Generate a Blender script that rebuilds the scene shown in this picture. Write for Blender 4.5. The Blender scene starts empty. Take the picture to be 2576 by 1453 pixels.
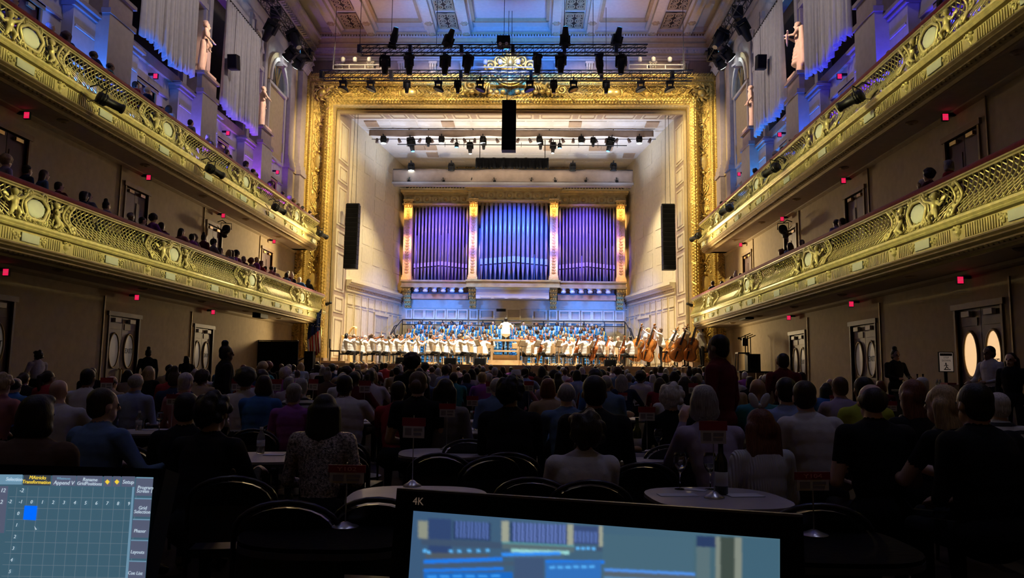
import bpy, math, random
import numpy as np
from mathutils import Vector, Matrix, noise as mnoise
R = random.Random(7)
scene = bpy.context.scene
COL = scene.collection
# ---------------------------------------------------------------- camera
F, CX, CY = 1900.0, 1288.0, 726.5            # focal length and centre in photo pixels (2576 x 1453)
VPX, VPY, ROLL = 1342.0, 940.0, math.radians(0.5)
CAMZ = 1.42
_y = Vector(((VPX-CX)/F, -(VPY-CY)/F, 1)).normalized()
_u = Vector((math.sin(ROLL), math.cos(ROLL), 0))
_z = (_u - _u.dot(_y)*_y).normalized()
# handedness: camera coords (right, up, forward) are left handed, so X = z x y here
_x = _z.cross(_y).normalized()
if _x.x < 0: _x = -_x
AX = Vector((_x.x, _y.x, _z.x)); AU = Vector((_x.y, _y.y, _z.y)); AF = Vector((_x.z, _y.z, _z.z))
cam_d = bpy.data.cameras.new('camera'); cam = bpy.data.objects.new('camera', cam_d); COL.objects.link(cam)
cam_d.sensor_fit = 'HORIZONTAL'; cam_d.sensor_width = 36.0; cam_d.lens = 36.0*F/2576.0
cam_d.clip_start = 0.05; cam_d.clip_end = 200
cam.matrix_world = Matrix(((AX.x, AU.x, -AF.x, 0), (AX.y, AU.y, -AF.y, 0), (AX.z, AU.z, -AF.z, CAMZ), (0, 0, 0, 1)))
scene.camera = cam
CAM = Vector((0, 0, CAMZ))
def ray(px, py):
    return AF + AX*((px-CX)/F) - AU*((py-CY)/F)
def P(px, py, Y):                             # pixel + depth plane
    d = ray(px, py); return CAM + d*(Y/d.y)
def PX(px, py, X):                            # pixel + side plane
    d = ray(px, py); return CAM + d*(X/d.x)
def PZ(px, py, Z):                            # pixel + level plane
    d = ray(px, py); return CAM + d*((Z-CAMZ)/d.z)
def yx(px, X, py=700):                        # depth at which the side plane X meets pixel column px
    return PX(px, py, X).y
# ---------------------------------------------------------------- world, exposure
w = bpy.data.worlds.new('hall_air'); scene.world = w; w.use_nodes = True
w.node_tree.nodes['Background'].inputs[0].default_value = (0.5, 0.45, 0.62, 1)
w.node_tree.nodes['Background'].inputs[1].default_value = 0.0008
vs = scene.view_settings
vs.view_transform = 'Standard'; vs.look = 'None'; vs.gamma = 1.0; vs.exposure = 0.0; vs.use_curve_mapping = False
try:
    scene.cycles.max_bounces = 6; scene.cycles.diffuse_bounces = 3; scene.cycles.glossy_bounces = 3
    scene.cycles.transmission_bounces = 6; scene.cycles.sample_clamp_indirect = 4.0; scene.cycles.caustics_reflective = False
    scene.cycles.caustics_refractive = False
except Exception: pass
# ---------------------------------------------------------------- lamps of the hall and the stage, with added fill
def aim(o, tgt):
    d = Vector(tgt)-o.location
    o.rotation_euler = d.to_track_quat('-Z', 'Y').to_euler()
def spot(name, loc, tgt, power, col, ang=30, blend=.5, rad=.12):
    l = bpy.data.lights.new(name, 'SPOT'); l.energy = power; l.color = col
    l.spot_size = math.radians(ang); l.spot_blend = blend; l.shadow_soft_size = rad
    o = bpy.data.objects.new(name, l); COL.objects.link(o); o.location = loc; aim(o, tgt); return o
def area(name, loc, tgt, sx, sy, power, col, spread=180):
    l = bpy.data.lights.new(name, 'AREA'); l.shape = 'RECTANGLE'; l.size = sx; l.size_y = sy
    l.energy = power; l.color = col; l.spread = math.radians(spread)
    o = bpy.data.objects.new(name, l); COL.objects.link(o); o.location = loc; aim(o, tgt); return o
XC = -1.25                                     # centre line of the hall
WARM = (1.0, .86, .66); AMBER = (1.0, .70, .34); YEL = (1.0, .86, .42); BLUE = (.03, .16, 1.0); PURP = (.22, .12, 1.0); COOL = (.45, .65, 1.0)
LP = {}
def build_lamps():
    # stage key from the second truss
    for x in (-7.6, -5.0, -2.5, 0.0, 2.5, 5.1):
        spot('stage_key_lamp', (x, 33.0, 13.3), (x*.97, 36.5, 2.6), 17000, (1.0, .88, .70), 28, .6, .1)
    # stage down light from the lighting pipes over the stage
    for x in (-6.2, -3.6, -1.0, 1.6, 4.2):
        spot('stage_top_lamp', (x, 39.8, 13.2), (x, 38.6, 2.0), 2900, (1.0, .84, .56), 96, .6, .15)
    # choir light
    for x in (-6.0, -1.2, 3.6):
        spot('choir_lamp', (x, 39.0, 13.4), (x*.95, 43.6, 3.4), 2600, (.5, .72, 1.0), 30, .7, .1)
    # blue and purple wash on the organ pipes
    for x, tx, c, p in ((-4.8, -5.6, (.15, .08, 1.0), 3900), (-2.8, -1.7, (.02, .11, 1.0), 3600), (.4, -.8, (.02, .11, 1.0), 3600), (2.4, 3.0, (.15, .08, 1.0), 3900)):
        spot('organ_wash_lamp', (x, 39.6, 12.0), (tx, 45.0, 9.2), p*1.3, c, 50, .7, .1)
    # amber light on the four organ pilasters
    for x in (-7.72, -3.72, 1.15, 5.2):
        for z in (7.7, 9.3, 11.2):
            spot('pilaster_lamp', (x*.9, 39.3, 12.6), (x, 44.7, z), 4200, (1.0, .50, .15), 10, .9, .08)
    # blue wash on the panelled back wall and the ledges
    for s in (-1, 1):
        for tx, tz in ((6.2, 5.3), (4.6, 5.3), (3.0, 5.3), (-3.0, 5.2), (-5.6, 5.2)):
            spot('wall_wash_lamp', (XC+s*8.3, 34.2, 5.4), (XC-s*tx, 46.0, tz), 6500, (.03, .20, 1.0), 13, .5, .1)
        spot('side_wash_lamp', (XC-s*8.3, 34.2, 5.4), (XC+s*7.6, 42.2, 4.6), 7000, (.06, .2, 1.0), 20, .7, .1)
    for x in (-6.4, -4.0, 1.5, 3.9):
        spot('ledge_lamp', (x, 39.4, 13.2), (x, 45.4, 6.0), 4200, (.04, .26, 1.0), 14, .5, .1)
    # gold frame
    for x, tx, tz in ((-4.5, -9.9, 12), (-4.0, -10.1, 7.0), (2.0, 7.4, 12), (1.5, 7.6, 7.0)):
        spot('frame_lamp', (x, 29.6, 12.9), (tx, 35.4, tz), 5200, (1.0, .78, .38), 42, .8, .12)
    for x in (-8.4, -5.0, -1.25, 2.5, 5.9):
        spot('frame_lamp', (x, 31.6, 17.3), (x, 35.4, 15.0), 1300, (1.0, .78, .38), 58, .8, .12)
    # balcony fronts: unseen narrow fill strips, added to light them across the hall
    for s in (-1, 1):
        area('balcony_front_fill', (XC-s*8.35, 19.5, 6.6), (XC+s*8.5, 19.5, 4.25), 30, .06, 78, (1.0, .89, .40), 5.0)
        area('balcony_front_fill', (XC-s*8.75, 19.5, 9.2), (XC+s*8.9, 19.5, 7.72), 30, .06, 78, (1.0, .89, .40), 5.0)
    # ceiling and front wall above the frame
    for x, c, p in ((-8.0, (1, .55, .5), 240), (-4.6, (.10, .34, 1), 1500), (-1.25, (.02, .22, 1), 8000), (2.1, (.10, .34, 1), 1500), (5.5, (1, .55, .5), 240)):
        spot('ceiling_lamp', (x, 30.2, 14.9), (x*.9, 35.2, 18.2), p, c, 80, .9, .1)
    # upper side walls: soft wash and blue or purple uplights standing behind the gallery rail
    UC = {-1: [(.04, .12, 1), (.04, .2, 1), (.16, .12, 1), (.32, .08, 1)], 1: [(.06, .05, 1), (.06, .05, 1), (.03, .13, 1), (.02, .30, 1)]}
    for s in (-1, 1):
        for y in (15, 21, 27, 32):
            spot('upper_wall_lamp', (XC+s*3.5, y, 15.4), (XC+s*10.2, y+1.5, 12.4), 480, (1.0, .86, .82), 75, .9, .2)
        for y in (23.9, 29.3):
            spot('statue_lamp', (XC+s*5.5, y-1.2, 14.8), (XC+s*9.6, y, 12.15), 900, (1.0, .55, .36), 23, .5, .1).data.energy = 1700
        for k, p in enumerate((13.1, 18.5, 23.9, 29.3)):
            for q in (-1, 1):
                spot('wall_uplight', (XC+s*9.60, p+q*1.05, 7.75), (XC+s*9.86, p+q*.95, 10.2), 400, UC[s][k], 120, .4, .05)
    # unseen ceiling spots, added as soft overhead fill on the audience
    for x in (-6, 3.5):
        for y in (1.5, 8, 15, 22, 28):
            spot('overhead_fill', (x, y, 17.7), (x, y, 0), 330 if y < 9 else 190, (.66, .68, 1.0), 52, .9, .3)
    # unseen upward spots, added to brighten the stage ceiling
    for x, c in ((-7.0, (.6, .72, 1)), (-3.8, (1, .86, .66)), (-1.25, (1, .86, .66)), (1.3, (1, .86, .66)), (4.5, (.6, .72, 1))):
        for y in (38.8, 41.0):
            spot('ceiling_fill', (x, y, 11.6), (x, y+.3, 14.4), 260, c, 150, .9, .15)
    # added fill standing in for stage spill on the walls below the balconies
    for s in (-1, 1):
        for z in (3.2, 6.7):
            spot('wall_spill_fill', (XC+s*7.6, 33.5, z), (XC+s*10.4, 27.5, z-1.4), 420 if z < 5 else 900, (1.0, .74, .38), 110, .9, .3)
build_lamps()
# ---------------------------------------------------------------- materials
MATS = {}
def mat(name, col, rough=.6, metal=0.0, var=.08, vs=6.0, bump=0.0, bs=60.0, emit=0.0, ecol=None, trans=0.0, spec=.5, alpha=1.0, sheen=0.0):
    if name in MATS: return MATS[name]
    m = bpy.data.materials.new(name); m.use_nodes = True
    nt = m.node_tree; b = nt.nodes['Principled BSDF']
    b.inputs['Roughness'].default_value = rough; b.inputs['Metallic'].default_value = metal
    b.inputs['Specular IOR Level'].default_value = spec
    b.inputs['Base Color'].default_value = (*col, 1)
    if sheen: b.inputs['Sheen Weight'].default_value = sheen
    if trans: b.inputs['Transmission Weight'].default_value = trans
    if alpha < 1: b.inputs['Alpha'].default_value = alpha
    if emit:
        b.inputs['Emission Color'].default_value = (*(ecol or col), 1); b.inputs['Emission Strength'].default_value = emit
    if var or bump:
        tc = nt.nodes.new('ShaderNodeTexCoord')
    if var:
        n = nt.nodes.new('ShaderNodeTexNoise'); n.inputs['Scale'].default_value = vs; n.inputs['Detail'].default_value = 4
        cr = nt.nodes.new('ShaderNodeValToRGB')
        cr.color_ramp.elements[0].color = (*[c*(1-var*2) for c in col], 1); cr.color_ramp.elements[0].position = .3
        cr.color_ramp.elements[1].color = (*[min(1, c*(1+var)) for c in col], 1); cr.color_ramp.elements[1].position = .7
        nt.links.new(tc.outputs['Object'], n.inputs['Vector']); nt.links.new(n.outputs['Fac'], cr.inputs[0]); nt.links.new(cr.outputs[0], b.inputs['Base Color'])
    if bump:
        n2 = nt.nodes.new('ShaderNodeTexNoise'); n2.inputs['Scale'].default_value = bs; n2.inputs['Detail'].default_value = 3
        bp = nt.nodes.new('ShaderNodeBump'); bp.inputs['Strength'].default_value = bump; bp.inputs['Distance'].default_value = .02
        nt.links.new(tc.outputs['Object'], n2.inputs['Vector']); nt.links.new(n2.outputs['Fac'], bp.inputs['Height']); nt.links.new(bp.outputs[0], b.inputs['Normal'])
    MATS[name] = m; return m
CREAM = mat('cream_plaster', (.45, .35, .21), .75, var=.05, bump=.1, bs=25)
WALLP = mat('grey_mauve_plaster', (.50, .46, .46), .8, var=.05, bump=.1, bs=20)
MAUVE = mat('mauve_paint', (.34, .28, .30), .8, var=.06)
STAGEC = mat('stage_shell_cream', (.68, .60, .43), .6, var=.04, bump=.05, bs=15)
TAUPE = mat('taupe_paint', (.40, .30, .22), .6, var=.05)
GOLD = mat('old_gold_leaf', (.80, .58, .18), .38, .55, var=.15, vs=9, bump=.35, bs=45)
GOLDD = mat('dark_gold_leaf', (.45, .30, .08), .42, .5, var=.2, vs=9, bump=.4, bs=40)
GOLDB = mat('balcony_gilding', (.74, .64, .27), .36, .3, var=.1, vs=7, bump=.15, bs=60)
GOLDC = mat('carved_gold', (.86, .62, .26), .4, .45, var=.12, vs=14, bump=.5, bs=70)
BRONZE = mat('bronze_moulding', (.34, .25, .12), .5, .4, var=.12, bump=.2)
PLAQ = mat('pale_plaque', (.60, .64, .50), .5, var=.03)
REDV = mat('red_velvet', (.22, .012, .03), .85, var=.12, vs=12, bump=.2, bs=120, sheen=.3)
DOORB = mat('dark_red_door_leather', (.09, .03, .025), .55, var=.1, vs=4)
DOORW = mat('grey_door_wood', (.16, .11, .09), .5, var=.12, vs=3)
FRAMEW = mat('door_frame_wood', (.30, .19, .08), .5, var=.12, vs=5)
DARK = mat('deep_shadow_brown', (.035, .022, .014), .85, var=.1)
BLACK = mat('black_metal', (.010, .010, .012), .45, .2, var=.1, vs=10)
BLACKP = mat('black_plastic', (.008, .008, .009), .6, var=.05, spec=.2)
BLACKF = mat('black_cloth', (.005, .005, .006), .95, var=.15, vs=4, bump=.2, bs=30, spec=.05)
WHITEF = mat('white_drape', (.66, .64, .64), .85, var=.04, bump=.1, bs=80)
STONE = mat('plaster_statue', (.74, .62, .54), .7, var=.06, bump=.1, bs=30)
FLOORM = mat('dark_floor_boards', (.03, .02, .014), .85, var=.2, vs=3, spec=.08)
STAGEW = mat('maple_stage_floor', (.52, .36, .19), .4, var=.12, vs=2)
PALEW = mat('pale_wood', (.62, .44, .24), .45, var=.1, vs=4)
GREYP = mat('white_painted_pipe', (.34, .34, .38), .5, var=.04)
STEEL = mat('brushed_steel', (.6, .6, .62), .3, .9, var=.05)
EXITR = mat('exit_red_glow', (.9, .02, .09), .5, var=0, emit=.8, ecol=(1, .015, .10))
LENSW = mat('lit_lens_white', (1, 1, 1), .4, var=0, emit=9, ecol=(.85, 1, .95))
LENSB = mat('lit_lens_blue', (.2, .6, 1), .4, var=0, emit=2.6, ecol=(.06, .45, 1))
LENSD = mat('dark_lens', (.02, .03, .04), .12, .0, var=0)
# ---------------------------------------------------------------- mesh collecting
class MB:
    def __init__(s): s.v = []; s.f = []; s.mi = []; s.cur = 0
    def add(s, vs, fs):
        o = len(s.v); s.v.extend([tuple(v) for v in vs]); s.f.extend([tuple(i+o for i in f) for f in fs]); s.mi.extend([s.cur]*len(fs)); return s
    def box(s, x0, x1, y0, y1, z0, z1):
        x0, x1 = min(x0, x1), max(x0, x1); y0, y1 = min(y0, y1), max(y0, y1); z0, z1 = min(z0, z1), max(z0, z1)
        return s.add([(x0,y0,z0),(x1,y0,z0),(x1,y1,z0),(x0,y1,z0),(x0,y0,z1),(x1,y0,z1),(x1,y1,z1),(x0,y1,z1)],
                     [(0,3,2,1),(4,5,6,7),(0,1,5,4),(1,2,6,5),(2,3,7,6),(3,0,4,7)])
    def obox(s, c, size, M=None):
        hx, hy, hz = size[0]/2, size[1]/2, size[2]/2; c = Vector(c)
        vs = [Vector(p) for p in [(-hx,-hy,-hz),(hx,-hy,-hz),(hx,hy,-hz),(-hx,hy,-hz),(-hx,-hy,hz),(hx,-hy,hz),(hx,hy,hz),(-hx,hy,hz)]]
        if M is not None: vs = [M @ v for v in vs]
        return s.add([v+c for v in vs], [(0,3,2,1),(4,5,6,7),(0,1,5,4),(1,2,6,5),(2,3,7,6),(3,0,4,7)])
    def beam(s, a, b, w, h=None):
        a, b = Vector(a), Vector(b); d = (b-a); L = d.length
        if L < 1e-6: return s
        M = d.to_track_quat('Y', 'Z').to_matrix(); return s.obox((a+b)/2, (w, L, h or w), M)
    def tube(s, a, b, r0, r1=None, n=8, cap=True):
        a, b = Vector(a), Vector(b); r1 = r0 if r1 is None else r1; d = b-a
        if d.length < 1e-7: return s
        q = d.to_track_quat('Z', 'Y').to_matrix(); ca = [(math.cos(2*math.pi*i/n), math.sin(2*math.pi*i/n)) for i in range(n)]
        vs = [a+q@Vector((c*r0, t*r0, 0)) for c, t in ca]+[b+q@Vector((c*r1, t*r1, 0)) for c, t in ca]
        fs = [(i, (i+1)%n, n+(i+1)%n, n+i) for i in range(n)]
        if cap: fs += [tuple(range(n-1, -1, -1)), tuple(range(n, 2*n))]
        return s.add(vs, fs)
    def pipe(s, pts, r, n=6, closed=False):
        pts = [Vector(p) for p in pts]; k = len(pts); rr = r if isinstance(r, (list, tuple)) else [r]*k
        vs = []; ref = None
        for i, p in enumerate(pts):
            a = pts[i-1] if (i or closed) else pts[i]; b = pts[(i+1)%k] if (i < k-1 or closed) else pts[i]
            t = (b-a); t = t.normalized() if t.length > 1e-9 else Vector((0,0,1))
            if ref is None:
                ref = t.orthogonal().normalized()
            ref = (ref - t*ref.dot(t)); ref = ref.normalized() if ref.length > 1e-6 else t.orthogonal().normalized()
            bi = t.cross(ref)
            for j in range(n):
                an = 2*math.pi*j/n; vs.append(p+ref*(math.cos(an)*rr[i])+bi*(math.sin(an)*rr[i]))
        fs = []
        for i in range(k if closed else k-1):
            i2 = (i+1)%k
            for j in range(n): fs.append((i*n+j, i*n+(j+1)%n, i2*n+(j+1)%n, i2*n+j))
        if not closed: fs += [tuple(range(n-1, -1, -1)), tuple(range((k-1)*n, k*n))]
        return s.add(vs, fs)
    def ell(s, c, r, n=8, m=5, M=None):
        c = Vector(c); vs = []
        for i in range(1, m):
            th = math.pi*i/m
            for j in range(n):
                ph = 2*math.pi*j/n; v = Vector((math.sin(th)*math.cos(ph)*r[0], math.sin(th)*math.sin(ph)*r[1], math.cos(th)*r[2]))
                vs.append(c+(M@v if M is not None else v))
        t = Vector((0,0,r[2])); t = M@t if M is not None else t; vs += [c+t, c-t]
        T, B = len(vs)-2, len(vs)-1; fs = []
        for i in range(m-2):
            for j in range(n): fs.append((i*n+j, (i+1)*n+j, (i+1)*n+(j+1)%n, i*n+(j+1)%n))
        for j in range(n): fs.append((T, j, (j+1)%n)); fs.append((B, (m-2)*n+(j+1)%n, (m-2)*n+j))
        return s.add(vs, fs)
    def lathe(s, prof, n=16, o=(0,0,0), M=None):
        o = Vector(o); vs = []; k = len(prof)
        for r, z in prof:
            for j in range(n):
                a = 2*math.pi*j/n; v = Vector((r*math.cos(a), r*math.sin(a), z)); vs.append(o+(M@v if M is not None else v))
        fs = [(i*n+j, i*n+(j+1)%n, (i+1)*n+(j+1)%n, (i+1)*n+j) for i in range(k-1) for j in range(n)]
        fs += [tuple(range(n-1, -1, -1)), tuple(range((k-1)*n, k*n))]
        return s.add(vs, fs)
    def strip(s, prof, A, B):                   # closed profile of points extruded from map A to map B
        k = len(prof); vs = [A(p) for p in prof]+[B(p) for p in prof]
        return s.add(vs, [(i, (i+1)%k, k+(i+1)%k, k+i) for i in range(k)]+[tuple(range(k-1, -1, -1)), tuple(range(k, 2*k))])
    def prism(s, poly, y0, y1):                 # polygon in x,z extruded along y
        return s.strip(poly, lambda p: (p[0], y0, p[1]), lambda p: (p[0], y1, p[1]))
    def sweepY(s, prof, y0, y1):
        return s.prism(prof, y0, y1)
    def build(s, name, mats, parent=None, smooth=False, loc=None):
        if not isinstance(mats, (list, tuple)): mats = [mats]
        me = bpy.data.meshes.new(name); me.from_pydata(s.v, [], s.f)
        for m in mats: me.materials.append(m)
        if len(mats) > 1: me.polygons.foreach_set('material_index', s.mi)
        if smooth: me.polygons.foreach_set('use_smooth', [True]*len(me.polygons))
        me.update()
        o = bpy.data.objects.new(name, me); COL.objects.link(o)
        if parent is not None: o.parent = parent
        if loc is not None: o.location = loc
        return o
def tag(o, label=None, cat=None, group=None, kind=None):
    if label: o['label'] = label
    if cat: o['category'] = cat
    if group: o['group'] = group
    if kind: o['kind'] = kind
    return o
def thing(name, label, cat, loc=(0,0,0), rz=0, group=None, kind=None):
    o = bpy.data.objects.new(name, None); COL.objects.link(o); o.empty_display_size = .1
    o.location = loc; o.rotation_euler = (0, 0, rz); tag(o, label, cat, group, kind); return o
def kids(o): return [c for c in bpy.data.objects if c.parent is o]
def link_copy(o, parent=None, loc=None, rz=None):
    c = o.copy(); COL.objects.link(c); c.parent = parent
    if loc is not None: c.location = loc
    if rz is not None: c.rotation_euler = (0, 0, rz)
    return c
def copy_tree(root, ch, loc=None, rz=None, label=None, group=None):
    """ch: list of (part, [sub parts]) of root"""
    c = link_copy(root, None, loc, rz)
    if label: c['label'] = label
    if group: c['group'] = group
    for p, subs in ch:
        q = link_copy(p, c)
        for t in subs: link_copy(t, q)
    return c
def tree_of(root):
    return [(c, list(c.children)) for c in root.children]
ORD = ['first','second','third','fourth','fifth','sixth','seventh','eighth','ninth','tenth','eleventh','twelfth','thirteenth','fourteenth','fifteenth','sixteenth','seventeenth','eighteenth','nineteenth','twentieth']
def ordn(i): return ORD[i] if i < 20 else 'twenty-'+ORD[i-20] if i < 29 else str(i+1)+'th'
WORK = bpy.data.scenes.new('work')
def baked(o):                                   # mesh of an object after its modifiers, evaluated apart from the big scene
    WORK.collection.objects.link(o); vl = WORK.view_layers[0]; vl.update(); dg = vl.depsgraph; dg.update()
    me = bpy.data.meshes.new_from_object(o.evaluated_get(dg)); bpy.data.objects.remove(o); return me
def text_mesh(name, body, size, m, parent=None, loc=(0,0,0), rot=(0,0,0), ext=.002, align='CENTER'):
    cu = bpy.data.curves.new(name, 'FONT'); cu.body = body; cu.size = size; cu.extrude = ext; cu.align_x = align; cu.align_y = 'CENTER'; cu.resolution_u = 2
    t = bpy.data.objects.new(name, cu); me = baked(t)
    me.materials.clear(); me.materials.append(m)
    o = bpy.data.objects.new(name, me); COL.objects.link(o); o.parent = parent; o.location = loc; o.rotation_euler = rot; return o
# ================================================================ figures: one continuous skin grown over a posed body
class Fig:
    def __init__(s): s.b = MB(); s.q = []
    def cap(s, a, b, ra, rb, m=0, n=10):
        a, b = Vector(a), Vector(b); s.b.tube(a, b, ra, rb, n, True); s.b.ell(a, (ra,)*3, n, 6); s.b.ell(b, (rb,)*3, n, 6)
        s.q.append(('c', m, np.array(a), np.array(b), ra, rb)); return s
    def chain(s, pts, rr, m=0, n=10):
        for i in range(len(pts)-1): s.cap(pts[i], pts[i+1], rr[i], rr[i+1], m, n)
        return s
    def ell(s, c, r, m=0, M=None, n=14, k=9):
        s.b.ell(c, r, n, k, M); Mi = np.array(M.inverted()) if M is not None else np.eye(3)
        s.q.append(('e', m, np.array(c), np.array(r), Mi, None)); return s
    def mesh(s, name, nm, voxel=.014, smooth=3):
        me0 = bpy.data.meshes.new('t'); me0.from_pydata(s.b.v, [], s.b.f); o = bpy.data.objects.new('t', me0)
        md = o.modifiers.new('r', 'REMESH'); md.mode = 'VOXEL'; md.voxel_size = voxel
        if smooth: sm = o.modifiers.new('s', 'SMOOTH'); sm.iterations = smooth; sm.factor = .5
        me = baked(o); bpy.data.meshes.remove(me0)
        me.name = name; me.materials.clear()
        for i in range(nm): me.materials.append(BLACKP)
        nf = len(me.polygons); c = np.empty(nf*3); me.polygons.foreach_get('center', c); c = c.reshape(-1, 3)
        best = np.full(nf, 1e9); mi = np.zeros(nf, int)
        for t, m, A, B, x, y in s.q:
            if t == 'c':
                d = B-A; L2 = max(1e-9, d@d); h = np.clip(((c-A)@d)/L2, 0, 1); dist = np.linalg.norm(c-(A+h[:, None]*d), axis=1)-(x+(y-x)*h)
            else:
                l = (c-A)@x.T; k = np.linalg.norm(l/B, axis=1); dist = (k-1)*B.min()
            up = dist < best; best[up] = dist[up]; mi[up] = m
        me.polygons.foreach_set('material_index', mi.astype(np.int32)); me.polygons.foreach_set('use_smooth', [True]*nf); me.update(); return me
def V3(*a): return Vector(a)
def head(f, c, face=(0, 1, 0), m=0, detail=True, k=1.0):
    c = Vector(c); fy = Vector(face).normalized(); up = Vector((0, 0, 1)); fx = fy.cross(up).normalized(); fz = fx.cross(fy)
    M = Matrix((fx, fy, fz)).transposed(); W = lambda p: c+M@(Vector(p)*k)
    f.ell(W((0, -.005, .03)), (.076*k, .094*k, .086*k), m, M); f.ell(W((0, .028, -.055)), (.056*k, .06*k, .066*k), m, M)
    f.ell(W((0, .10, -.012)), (.014*k, .02*k, .022*k), m, M, 8, 6)
    for q in (-1, 1): f.ell(W((q*.079, -.005, -.012)), (.012*k, .022*k, .032*k), m, M, 8, 6)
    if detail:
        for q in (-1, 1): f.ell(W((q*.033, .082, .012)), (.016*k, .013*k, .011*k), 4, M, 8, 6)
        f.ell(W((0, .082, -.063)), (.026*k, .013*k, .010*k), 5, M, 8, 6)
    return M
def hand(f, w, d, side, m=0, curl=.5, nrm=(0, 0, -1), fing=True):
    """w wrist, d direction of the palm, side +1 right hand; nrm: direction the fingers curl to"""
    w = Vector(w); d = Vector(d).normalized(); nr = Vector(nrm); nr = (nr-d*nr.dot(d)).normalized(); ac = d.cross(nr)*side
    f.cap(w, w+d*.075, .026, .03, m)
    f.cap(w+d*.05-ac*.02, w+d*.075-ac*.022, .022, .02, m); f.cap(w+d*.05+ac*.02, w+d*.075+ac*.022, .022, .02, m)
    if not fing:
        f.cap(w+d*.075, w+d*.12+nr*.03, .03, .022, m); f.cap(w+d*.02, w+d*.06-ac*.05+nr*.02, .014, .011, m); return
    for i, L in enumerate((.072, .08, .075, .058)):
        o = w+d*.085+ac*(-.033+.022*i); p1 = o+(d*math.cos(curl*.7)+nr*math.sin(curl*.7))*L*.5; p2 = p1+(d*math.cos(curl*1.9)+nr*math.sin(curl*1.9))*L*.5
        f.chain([o, p1, p2], [.0095, .009, .0075], m, 7)
    o = w+d*.025-ac*.025; f.chain([o, o-ac*.03+d*.03+nr*.01, o-ac*.035+d*.06+nr*.03], [.013, .011, .009], m, 7)
def human(J, mats=None, detail=True, fing=False, sleeve=1, short=False, skirt=False, wide=1.0, robe=False, bareleg=False, jacket=False):
    """J: hip, chest, neck, head, face, arms[(sh,el,wr,hd)], legs[(hip,knee,ank,toe)]"""
    f = Fig(); hip, ch, nk, hd = (Vector(J[k]) for k in ('hip', 'chest', 'neck', 'head'))
    ax = (ch-hip).normalized(); sx = Vector(J.get('right', (1, 0, 0))); M = Matrix((sx, ax.cross(sx), ax)).transposed()
    f.ell(hip, (.175*wide, .13*wide, .14), 2, M)
    if jacket: f.ell(hip+ax*.03, (.21, .17, .18), 1, M); f.ell(hip*.65+ch*.35, (.20, .165, .22), 1, M); f.ell(hip*.35+ch*.65, (.20, .16, .24), 1, M); f.ell(ch, (.20, .145, .2), 1, M)
    mid = (hip*.5+ch*.5)
    f.ell(mid, (.15*wide, .115*wide, .2), 1, M); f.ell(ch, (.178*wide, .125*wide, .19), 1, M)
    f.ell(ch*.75+hip*.25, (.165*wide, .122*wide, .2), 1, M)
    f.cap(ch*.35+nk*.65-ax*.03, nk+(hd-nk)*.45, .062, .052, 0)
    f.cap(ch*.4+nk*.6-ax*.06, ch*.25+nk*.75-ax*.02, .10, .07, 1)
    HM = head(f, hd, J.get('face', (0, 1, 0)), 0, detail)
    for i, (sh, el, wr, hdir) in enumerate(J['arms']):
        sh, el, wr = Vector(sh), Vector(el), Vector(wr); sd = -1 if i == 0 else 1
        f.cap(nk-ax*.05, sh*.5+nk*.5-ax*.045, .058, .066, 1); f.cap(sh*.5+nk*.5-ax*.045, sh, .066, .066*wide, 1)
        f.cap(sh, sh*.45+el*.55, .066*wide, .054, 1); f.cap(sh*.45+el*.55, el, .052, .044, 0 if short else 1); f.cap(el, wr, .043, .028, 1 if sleeve and not short else 0)
        hand(f, wr, hdir, sd, 0, J.get('curl', .6), J.get('nrm', (0, 0, -1)), fing)
    for hp, kn, an, to in J['legs']:
        hp, kn, an, to = Vector(hp), Vector(kn), Vector(an), Vector(to)
        f.cap(hp, kn, .088, .06, 2); f.cap(kn, an, .056, .038, 0 if bareleg else 2); f.cap(an, to, .042, .036, 3); f.ell(an+Vector((0, 0, -.03)), (.04, .05, .035), 3)
    if skirt:
        for i in range(5): t = i/4; f.ell(hip+Vector((0, .02, -.1-.45*t)), (.18+.06*t, .15+.07*t, .12), 2)
    if robe:
        z0 = .08
        for i in range(9):
            t = i/8; z = nk.z-.12-(nk.z-.12-z0)*t; f.ell((hip.x, hip.y, z), (.20+.10*t, .14+.10*t, .14), 1)
    return f
def seated(lean=.05, arms='table', head_turn=0, side=0, wide=1.0):
    sx = side; n = lean
    J = dict(hip=(0, 0, .52), chest=(sx*.6, n*.9, .92), neck=(sx*.9, n*1.15, 1.09), head=(sx, n*1.2+.03, 1.20), face=(math.sin(head_turn), math.cos(head_turn), -.03))
    w = .18*wide; s0 = Vector((sx*.7, n, .995))
    L, Rr = s0+Vector((-w, 0, 0)), s0+Vector((w, 0, 0))
    if arms == 'table': J['arms'] = [(L, L+Vector((-.05, .16, -.25)), (-.14+sx, .42+n, .80), (.3, 1, 0)), (Rr, Rr+Vector((.05, .16, -.25)), (.14+sx, .42+n, .80), (-.3, 1, 0))]
    elif arms == 'lap': J['arms'] = [(L, L+Vector((-.07, .02, -.29)), (-.10, .26, .66), (.4, 1, -.1)), (Rr, Rr+Vector((.07, .02, -.29)), (.10, .26, .66), (-.4, 1, -.1))]
    elif arms == 'out': J['arms'] = [(L, L+Vector((-.09, .05, -.27)), (-.2, .33, .78), (.3, 1, 0)), (Rr, Rr+Vector((.18, .04, -.22)), (.30, .30, .80), (-.4, 1, 0))]
    elif arms == 'chin': J['arms'] = [(L, L+Vector((-.02, .22, -.2)), (-.07+sx, .25+n, 1.06), (.2, .1, 1)), (Rr, Rr+Vector((.05, .16, -.25)), (.14+sx, .42+n, .80), (-.3, 1, 0))]
    J['legs'] = [((q*.10, .02, .50), (q*.13, .42, .50), (q*.13, .40, .09), (q*.14, .53, .045)) for q in (-1, 1)]
    return J
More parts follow.
